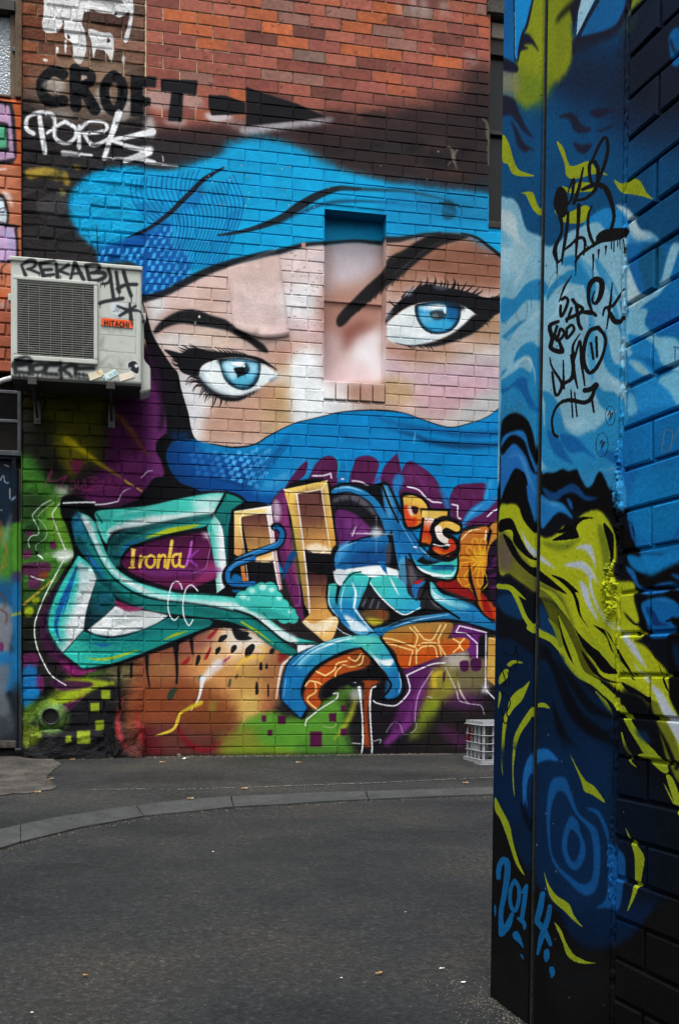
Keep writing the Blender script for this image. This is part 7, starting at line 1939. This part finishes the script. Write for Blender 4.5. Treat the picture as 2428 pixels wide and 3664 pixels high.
box('head', LX0, lx(57), LY - .03, LY + .1, lz(46), lz(8), M_frame, fw, .004); box('sill', LX0, lx(40), LY - .01, LY + .08, z_top + .002, z_top + .02, M_wood, fw, .004)
box('void', LX0, XL, LY + .12, LY + .14, z_top, 6.15, M_frame, fw)
# barred light above the door
bl = thing('barred_window', 'dark barred fanlight over the door below the air conditioner', 'window', (LX0 + .8, LY, lz(1610)))
box('void', LX0, XL, LY + .2, LY + .22, lz(1618), z_bot, plain('near_black', (.02, .018, .016), .9, .4, 5), bl)  # near-black backing behind the bars
for y_ in (1403, 1507): box('bar', LX0, lx(66), LY + .0, LY + .03, lz(y_ + 5), lz(y_ - 6), M_steel, bl, .003)
box('post', lx(64), lx(77), LY - .02, LY + .04, lz(1614), lz(1385), M_steel, bl, .003)
box('bottom_rail', LX0, lx(78), LY - .02, LY + .04, lz(1632), lz(1614), M_steel, bl, .003)
dr = thing('tagged_door', 'spray painted metal door in green blue and grey at the left edge', 'door', (LX0 + .8, LY, 0))
box('leaf', LX0 + .3, lx(43), LY + .02, LY + .06, lz(2650), lz(1645), M_left, dr, .003)
box('frame', lx(43), lx(60), LY - .01, LY + .06, lz(2660), lz(1634), M_left, dr, .004); box('frame', LX0, lx(43), LY - .01, LY + .06, lz(1645), lz(1634), M_left, dr, .004)
box('threshold', LX0, lx(60), LY - .04, LY + .08, lz(2675), lz(2650), M_conc, dr, .004)
cn = thing('steel_post', 'dark steel channel post standing between the door and the bricks', 'post', (lx(68), LY, 0))
for a, c_ in ((58, 64), (65, 70), (72, 79)): box('channel', lx(a), lx(c_), LY - .05 + (a % 3) * .008, LY + .02, lz(2676), lz(1680), M_left, cn, .003)
box('web', lx(58), lx(79), LY - .02, LY + .01, lz(2674), lz(1690), M_steel, cn)
box('foot', lx(56), lx(80), LY - .055, LY + .02, lz(2684), lz(2676), M_steel, cn, .002)
box('wall_core', LX0, XL, LY + .3, LY + .34, -.4, 6.15, M_frame, sd_)

# ================================================================ air conditioner
ac = thing('air_conditioner', 'off-white outdoor air conditioner unit covered in black tags on the wall', 'air conditioner', (-.4, ACY, 2.2))
axy = lambda x, y: on_wall((VIEWS['K'][0] + x * VIEWS['K'][2], VIEWS['K'][1] + y * VIEWS['K'][2]), ACY)[0]
bl_, br_ = axy(100, 1296), axy(1416, 1400); tl, tr = axy(116, 95), axy(1424, 216)
ax0, ax1 = (bl_[0] + tl[0]) / 2, (br_[0] + tr[0]) / 2; az0, az1 = (bl_[1] + br_[1]) / 2, (tl[1] + tr[1]) / 2
print('AC', ax1 - ax0, az1 - az0, bl_, br_, tl, tr)
gx0, gx1 = axy(180, 700)[0], axy(942, 700)[0]; gz1, gz0 = axy(560, 375)[1], axy(560, 1120)[1]
DB_ = .32
bm = bmesh.new(); add_box(bm, ax0, ax1, ACY + .001, ACY + DB_, az0, az1 - .02, .018, 3)
body = bm_obj('casing', bm, M_ac, ac, True)
cut = box('cut', gx0, gx1, ACY - .1, ACY + .06, gz0, gz1, None); bo = body.modifiers.new('opening', 'BOOLEAN'); bo.object = cut; bo.solver = 'EXACT'
bpy.context.view_layer.update()
dg = bpy.context.evaluated_depsgraph_get(); me = bpy.data.meshes.new_from_object(body.evaluated_get(dg)); body.modifiers.clear(); body.data = me; bpy.data.objects.remove(cut)
for q in me.polygons: q.use_smooth = False
box('underside_shade', ax0 + .004, ax1 - .004, ACY + .012, ACY + DB_ - .004, az0 - .012, az0 + .004, plain('underside_shade_grey', (.035, .036, .034), .6, .3, 14), ac, .003)  # added dark plate: shade of the underside put into its colour
lip = box('lid', ax0 - .006, ax1 + .006, ACY - .012, ACY + DB_ + .004, az1 - .03, az1, M_ac, ac, .008, 3)
M_dark = plain('shaded_coil_fins', (.006, .006, .005), .8, .4, 60)  # near black: shade inside the casing put into the coil colour
box('coil', gx0 + .004, gx1 - .004, ACY + .052, ACY + .058, gz0 + .004, gz1 - .004, M_dark, ac)
M_blk = plain('fan_black', (.03, .028, .022), .5, .2, 20)
fx, fz, fr = (gx0 + gx1) / 2, (gz0 + gz1) / 2, min(gx1 - gx0, gz1 - gz0) * .47
bm = bmesh.new(); rings = [[bm.verts.new((fx + k_ * fr * math.cos(t), ACY + .05, fz + k_ * fr * math.sin(t))) for t in (6.28319 * i / 40 for i in range(40))] for k_ in (1., 1.12)]
for k in range(40): bm.faces.new((rings[0][k], rings[1][k], rings[1][(k + 1) % 40], rings[0][(k + 1) % 40]))
bm_obj('fan_shroud', bm, plain('shroud', (.06, .055, .04), .5, .2, 20), ac)
# raised surround of the grille
gm = .026
bm = bmesh.new()
for nm, x0, x1, z0, z1 in (('surround', gx0 - gm, gx1 + gm, gz1, gz1 + gm), ('surround', gx0 - gm, gx1 + gm, gz0 - gm * 1.3, gz0), ('surround', gx0 - gm, gx0, gz0 + .0005, gz1 - .0005), ('surround', gx1, gx1 + gm, gz0 + .0005, gz1 - .0005)):
    add_box(bm, x0, x1, ACY - .022, ACY + .012, z0, z1, .006, 2)
grille = bm_obj('grille', bm, M_ac, ac)
M_wire = plain('grille_wire', (.29, .3, .275), .45, .12, 30)
ns = 33
sm_ = None
for i in range(ns):
    z = gz0 + (gz1 - gz0) * (i + .5) / ns
    if sm_ is None:
        sm_ = box('slat', gx0, gx1, ACY - .016, ACY - .006, z - .0016, z + .0016, M_wire, None); sm_.parent = grille; sm_.matrix_parent_inverse = Matrix.Translation(-Vector(ac.location)) @ Matrix.Translation(Vector(ac.location)); z_0 = z
    else:
        o = bpy.data.objects.new('slat', sm_.data); link(o, grille); o.location = (0, 0, z - z_0)
for i in range(1, 7):
    x = gx0 + (gx1 - gx0) * i / 7; box('rod', x - .0013, x + .0013, ACY - .012, ACY - .006, gz0, gz1, M_wire, None).parent = grille
# service cover bulging at the right
q = axy(1440, 470); q2 = axy(1535, 1330)
bm = bmesh.new()
prof = [(ax1 - .01, axy(0, 400)[1]), (ax1 + .014, axy(0, 470)[1]), (ax1 + .016, axy(0, 1020)[1]), (ax1 + .06, axy(0, 1090)[1]), (ax1 + .062, axy(0, 1330)[1]), (ax1 - .01, axy(0, 1370)[1])]
A = [bm.verts.new((x, ACY + .06, z)) for x, z in prof]; B = [bm.verts.new((x, ACY + .26, z)) for x, z in prof]
bm.faces.new(A[::-1]); bm.faces.new(B)
for k in range(6): bm.faces.new((A[k], A[(k + 1) % 6], B[(k + 1) % 6], B[k]))
bmesh.ops.recalc_face_normals(bm, faces=bm.faces[:]); bmesh.ops.bevel(bm, geom=bm.edges[:], offset=.008, segments=2, affect='EDGES'); bm_obj('valve_cover', bm, M_ac, ac)
hz_ = axy(0, 590)[1]; box('handle', ax1 - .004, ax1 + .03, ACY + .04, ACY + .1, hz_ - .02, hz_ + .03, M_ac, ac, .008)
hz_ = axy(0, 490)[1]; box('handle', ax0 - .02, ax0 + .004, ACY + .04, ACY + .1, hz_ - .02, hz_ + .03, M_ac, ac, .006)
# badge and stickers stand a hair proud of the casing
def decal(name, kp, lab, out=.0035):
    P = [axy(*t) for t in kp]; V = [(x, ACY - out, z) for x, z in P] + [(x, ACY + .002, z) for x, z in P]; n = len(P)
    Fc = [tuple(range(n))] + [(k, k + n, (k + 1) % n + n, (k + 1) % n) for k in range(n)]
    o = mesh(name, V, Fc, M_ac, ac); bm = bmesh.new(); bm.from_mesh(o.data); bmesh.ops.recalc_face_normals(bm, faces=bm.faces[:])
    if bm.faces[0].normal.y > 0 if len(bm.faces[0].verts) == n else False: bmesh.ops.reverse_faces(bm, faces=bm.faces[:])
    bm.to_mesh(o.data); bm.free(); o['label'] = lab


decal('badge', [(1018, 722), (1336, 752), (1330, 828), (1012, 796)], 'orange maker badge with dark lettering', .005)
decal('sticker', [(880, 1280), (1020, 1235), (1045, 1300), (905, 1352)], 'cream sticker with orange scribble')
decal('sticker', [(1025, 1298), (1150, 1232), (1182, 1290), (1060, 1355)], 'pale sticker with teal lettering')
decal('sticker', [(1190, 1290), (1330, 1255), (1350, 1315), (1205, 1360)], 'plain cream sticker')
M_galv_shade = plain('galvanised', (.05, .05, .046), .38, .25, 30, .5, .6)  # darker than bare zinc: shade under the unit put into the colour
for kx, lb in ((326, 'galvanised bracket under the fan side of the air conditioner'), (1110, 'galvanised bracket under the badge side of the air conditioner')):
    x = axy(kx, 1340)[0]; zb = az0
    wb = thing('wall_bracket', lb, 'bracket', (x, D, zb - .3), 'air conditioner brackets')
    box('arm', x - .022, x + .022, ACY + .02, D - .015, zb - .05, zb - .0125, M_galv_shade, wb, .003)
    box('clip', x - .03, x + .03, ACY - .006, ACY + .02, zb - .045, zb + .012, M_galv_shade, wb, .004)
    bm = bmesh.new(); add_tube(bm, [(x, ACY + .05, zb - .04), (x, D - .02, zb - .17)], .008, 8); bm_obj('strut', bm, M_galv_shade, wb)
    box('back_plate', x - .024, x + .024, D - .022, D - .014, zb - .22, zb - .013, M_galv_shade, wb, .003)
    bm = bmesh.new(); add_tube(bm, [(x, D - .034, zb - .19), (x, D - .02, zb - .19)], .012, 6); bm_obj('bolt', bm, M_galv_shade, wb)
bm = bmesh.new(); zb = axy(0, 1330)[1]; add_tube(bm, [(-1.9, D - .2, zb - .05), (-1.2, D - .2, zb - .02), (-.92, D - .22, zb + .0), (-.84, D - .25, zb + .03), (ax0 + .02, D - .25, zb + .06)], .017, 10)
o = bm_obj('pipe_lagging', bm, plain('white_lagging', (.5, .51, .52), .6, .15, 20), None, True); tag(o, 'white insulated pipe running left from the air conditioner', 'pipe')

# ================================================================ milk crate
M_crate, nt, b = new_mat('grey_plastic', .48, .4)
g_ = N(nt, 'ShaderNodeNewGeometry'); n1 = noise_tex(nt, g_.outputs['Position'], 30, 4)
r_ = ramp(nt, n1.outputs['Fac'], (.3, (.24, .255, .27)), (.7, (.34, .355, .37))); tc = N(nt, 'ShaderNodeTexCoord')
sp_ = N(nt, 'ShaderNodeSeparateXYZ'); nt.links.new(tc.outputs['Object'], sp_.inputs[0])
n2 = noise_tex(nt, tc.outputs['Object'], 22, 4)
def gate(val, lo_, hi_):
    a = N(nt, 'ShaderNodeMath', operation='GREATER_THAN'); a.inputs[1].default_value = lo_; nt.links.new(val, a.inputs[0])
    c = N(nt, 'ShaderNodeMath', operation='LESS_THAN'); c.inputs[1].default_value = hi_; nt.links.new(val, c.inputs[0])
    m_ = N(nt, 'ShaderNodeMath', operation='MULTIPLY'); nt.links.new(a.outputs[0], m_.inputs[0]); nt.links.new(c.outputs[0], m_.inputs[1]); return m_.outputs[0]
def mth(op_, a, c):
    m_ = N(nt, 'ShaderNodeMath', operation=op_)
    for k, v in enumerate((a, c)):
        if isinstance(v, (int, float)): m_.inputs[k].default_value = v
        else: nt.links.new(v, m_.inputs[k])
    return m_.outputs[0]
red = mth('MULTIPLY', mth('MULTIPLY', gate(sp_.outputs['X'], .215, .42), gate(sp_.outputs['Z'], .15, .274)), mth('MULTIPLY', gate(sp_.outputs['Y'], -.02, .04), gate(n2.outputs['Fac'], .44, 2)))
mx = N(nt, 'ShaderNodeMix', data_type='RGBA'); nt.links.new(red, mx.inputs[0]); nt.links.new(r_.outputs[0], mx.inputs[6]); mx.inputs[7].default_value = (.22, .008, .012, 1)
nt.links.new(mx.outputs[2], b.inputs['Base Color'])
near = on_ground(1719, 2738, .022); far = on_ground(1639, 2710, .022)
ex_ = (far - near); S = ex_.length; ex_.normalize(); ex_.z = 0; ex_.normalize(); ey_ = Vector((ex_.y, -ex_.x, 0))
if ey_.y < 0: ey_ = -ey_
print('crate side', S, near, far)
S = max(.30, min(S, .36)); HC = .305
ct = thing('milk_crate', 'grey plastic milk crate upside down on the footpath with red spray', 'crate', near)
MW = Matrix(((ex_.x, ey_.x, 0, near.x), (ex_.y, ey_.y, 0, near.y), (0, 0, 1, near.z), (0, 0, 0, 1)))


def cpart(name, boxes, bev=.0015):
    bm = bmesh.new()
    for bx_ in boxes: add_box(bm, *bx_, bev, 1)
    me = bpy.data.meshes.new(name); bm.to_mesh(me); bm.free(); me.materials.append(M_crate)
    o = bpy.data.objects.new(name, me); place(o, ct, MW)
    return o


I = .022                                      # inset of the walls from the rim
for z0, z1, e in ((0, .006, 0), (.032, .037, .003), (.090, .095, I - .006), (.145, .150, I - .006), (.203, .208, I - .006), (HC - .030, HC - .024, I - .014)):
    cpart('rim' if z0 < .02 or z0 > .23 else 'band', [(e, S - e, e, e + .014, z0, z1), (e, S - e, S - e - .014, S - e, z0, z1), (e, e + .014, e + .0142, S - e - .0142, z0, z1), (S - e - .014, S - e, e + .0142, S - e - .0142, z0, z1)])
npost = 5
for side in range(4):
    for k in range(npost):
        t = I + (S - 2 * I - .016) * k / (npost - 1)
        bxs = []
        for (a, w_p) in ((t, .004), (t + .012, .004)):
            if side == 0: bxs.append((a, a + w_p, I, I + .012, .004, HC - .03))
            elif side == 1: bxs.append((a, a + w_p, S - I - .012, S - I, .004, HC - .03))
            elif side == 2: bxs.append((I, I + .012, a, a + w_p, .004, HC - .03))
            else: bxs.append((S - I - .012, S - I, a, a + w_p, .004, HC - .03))
        if side == 0: bxs.append((t + .004, t + .012, I + .006, I + .010, .004, HC - .03))
        elif side == 1: bxs.append((t + .004, t + .012, S - I - .010, S - I - .006, .004, HC - .03))
        elif side == 2: bxs.append((I + .006, I + .010, t + .004, t + .012, .004, HC - .03))
        else: bxs.append((S - I - .010, S - I - .006, t + .004, t + .012, .004, HC - .03))
        cpart('upright', bxs, 0)
cpart('label_panel', [(I + .1, I + .21, I + .002, I + .006, .096, .145)]); cpart('label_panel', [(I + .002, I + .006, I + .1, I + .21, .03, .083)], 0)
cpart('skirt', [(.004, S - .004, .004, .008, .009, .03), (.004, .008, .0085, S - .004, .009, .03)], 0)
tb = []
for k in range(7):
    t = I + (S - 2 * I - .004) * k / 6; tb.append((t, t + .004, I, S - I, HC - .010, HC - .002))
    tb.append((I, S - I, t, t + .004, HC - .0105, HC - .0015))
o = cpart('lattice', tb, 0)
cpart('top_edge', [(I - .004, S - I + .004, I - .004, I, HC - .024, HC), (I - .004, S - I + .004, S - I, S - I + .004, HC - .024, HC), (I - .004, I, I, S - I, HC - .024, HC), (S - I, S - I + .004, I, S - I, HC - .024, HC)], 0)
pl_ = cpart('plate', [(I, S - I, I, S - I, HC - .028, HC - .020)], 0); pl_.data.materials[0] = plain('grey_plastic_floor', (.1, .11, .115), .6, .2, 20)

# ================================================================ litter
M_butt = plain('cigarette_paper', (.4, .33, .24), .8, .3, 60); M_tip = plain('filter_tan', (.3, .16, .06), .8, .2, 60); M_pap = plain('white_paper', (.62, .62, .6), .8, .1, 40); M_leaf = plain('dry_leaf', (.3, .17, .05), .8, .3, 60)


def butt(px, py, ang, lab):
    p_ = cv7(px, py); dz = .03 if py < 330 else .008
    t = thing('cigarette_butt', lab, 'cigarette butt', (p_.x, p_.y, gz(p_.x, p_.y) + dz), 'cigarette butts')
    d_ = Vector((math.cos(ang), math.sin(ang), GS * math.sin(ang))); o0 = Vector(t.location)
    bm = bmesh.new(); add_tube(bm, [o0, o0 + d_ * .024], .0042, 7); bm_obj('filter', bm, M_tip, t)
    bm = bmesh.new(); add_tube(bm, [o0 + d_ * .0242, o0 + d_ * .038], .004, 7); bm_obj('paper', bm, M_butt, t)


def scrap(name, px, py, s, mat, lab, cat, seed):
    p_ = cv7(px, py); dz = .027 if py < 330 else .006; rnd = random.Random(seed)
    V, n = [], 9
    for i in range(n):
        t = 6.28319 * i / n; k = s * rnd.uniform(.55, 1.1); V.append((p_.x + k * math.cos(t), p_.y + k * .6 * math.sin(t), gz(p_.x, p_.y) + dz + rnd.uniform(0, s * .35)))
    V.append((p_.x, p_.y, gz(p_.x, p_.y) + dz + s * .1))
    o = mesh(name, V, [(i, (i + 1) % n, n) for i in range(n)], mat); sm = o.modifiers.new('thick', 'SOLIDIFY'); sm.thickness = .001; tag(o, lab, cat)


for px, py, an, lb in ((218, 203, .4, 'cigarette butt on the footpath in front of the large stone'), (582, 328, .2, 'cigarette butt at the footpath edge above the gutter slabs'), (52, 394, .1, 'cigarette butt left of the gutter near the left edge'),
                       (108, 308, .5, 'cigarette butt at the front edge of the concrete apron'), (515, 211, 2.9, 'tan cigarette butt close to the wall below the red loops'), (752, 296, .3, 'cigarette butt lying across the worn pale line'),
                       (938, 212, 2.6, 'cigarette butt near the wall below the green hill'), (1440, 277, .1, 'cigarette butt on the footpath below the milk crate'), (152, 266, .9, 'cigarette butt at the corner of the concrete apron')):
    butt(px, py, an, lb)
for a in (('paper_scrap', 580, 199, .032, M_pap, 'crumpled white paper scrap at the foot of the wall', 'paper', 1), ('paper_scrap', 1375, 847, .008, M_pap, 'small white paper scrap low on the road, the farther of two', 'paper', 2), ('paper_scrap', 1443, 890, .009, M_pap, 'small white paper scrap on the road nearest the corner wall', 'paper', 3),
          ('paper_scrap', 665, 481, 0.0066, M_pap, 'white speck of paper in the middle of the road', 'paper', 4), ('dry_leaf', 1181, 862, .011, M_leaf, 'curled brown leaf on the road in the foreground', 'leaf', 5), ('dry_leaf', 266, 868, .009, M_leaf, 'tiny orange leaf at the lower left of the road', 'leaf', 6),
          ('paper_scrap', 100, 985, 0.0066, M_pap, 'pale flattened scrap at the bottom left of the road', 'paper', 7), ('paper_scrap', 1263, 670, 0.0044, M_pap, 'tiny white scrap right of centre on the road', 'paper', 8), ('paper_scrap', 1063, 876, 0.0044, M_pap, 'white speck on the road left of the brown leaf', 'paper', 9)):
    scrap(*a)

# grit and crumbs swept against the walls and into the gutter
def grit(name, spots, lab, seed, cols):
    rnd = random.Random(seed); V, Fc = [], []
    for x, y, dz, s in spots:
        z = gz(x, y) + dz; k = len(V); a = rnd.uniform(0, 6.28); e = rnd.uniform(.5, 1)
        P = [(s * math.cos(a + t) * (1 if i % 2 else e), s * math.sin(a + t) * (1 if i % 2 else e)) for i, t in enumerate((0, 1.6, 3.1, 4.7))]
        V += [(x + u, y + v, z) for u, v in P] + [(x + u * .5, y + v * .5, z + s * rnd.uniform(.4, .9)) for u, v in P]
        Fc += [(k, k + 1, k + 5, k + 4), (k + 1, k + 2, k + 6, k + 5), (k + 2, k + 3, k + 7, k + 6), (k + 3, k, k + 4, k + 7), (k + 4, k + 5, k + 6, k + 7)]
    o = mesh(name, V, Fc, cols); o['kind'] = 'stuff'; o['label'] = lab


rg = random.Random(31)
sp1 = [(rg.uniform(XL, 2.4), D - .02 - abs(rg.gauss(0, .05)), .021, rg.uniform(.002, .007) * (1.6 if rg.random() < .06 else 1)) for _ in range(1500)]
sp2 = []
for _ in range(700):
    k = rg.randrange(1, len(lo) - 1); t = rg.random(); q = lo[k].lerp(lo[k + 1], t); sp2.append((q.x + rg.gauss(0, .02), q.y - abs(rg.gauss(0, .035)), 0, rg.uniform(.0015, .005)))
sp3 = []
for _ in range(900):
    y = rg.uniform(1.9, 2.75); q = rw(min(y, YE), gz(0, y)); sp3.append((q.x - abs(rg.gauss(0, .06)) - (.0 if y < YE else rg.uniform(-.3, .1)), y, 0, rg.uniform(.001, .0035)))
M_grit = plain('grit', (.12, .105, .08), .9, .6, 90)
grit('grit', sp1, 'pale grit and crumbs along the foot of the mural wall', 1, M_grit)
grit('grit', sp2, 'fine grit lying along the gutter', 2, M_grit)
grit('grit', sp3, 'fine gravel scattered at the foot of the corner wall', 3, M_grit)
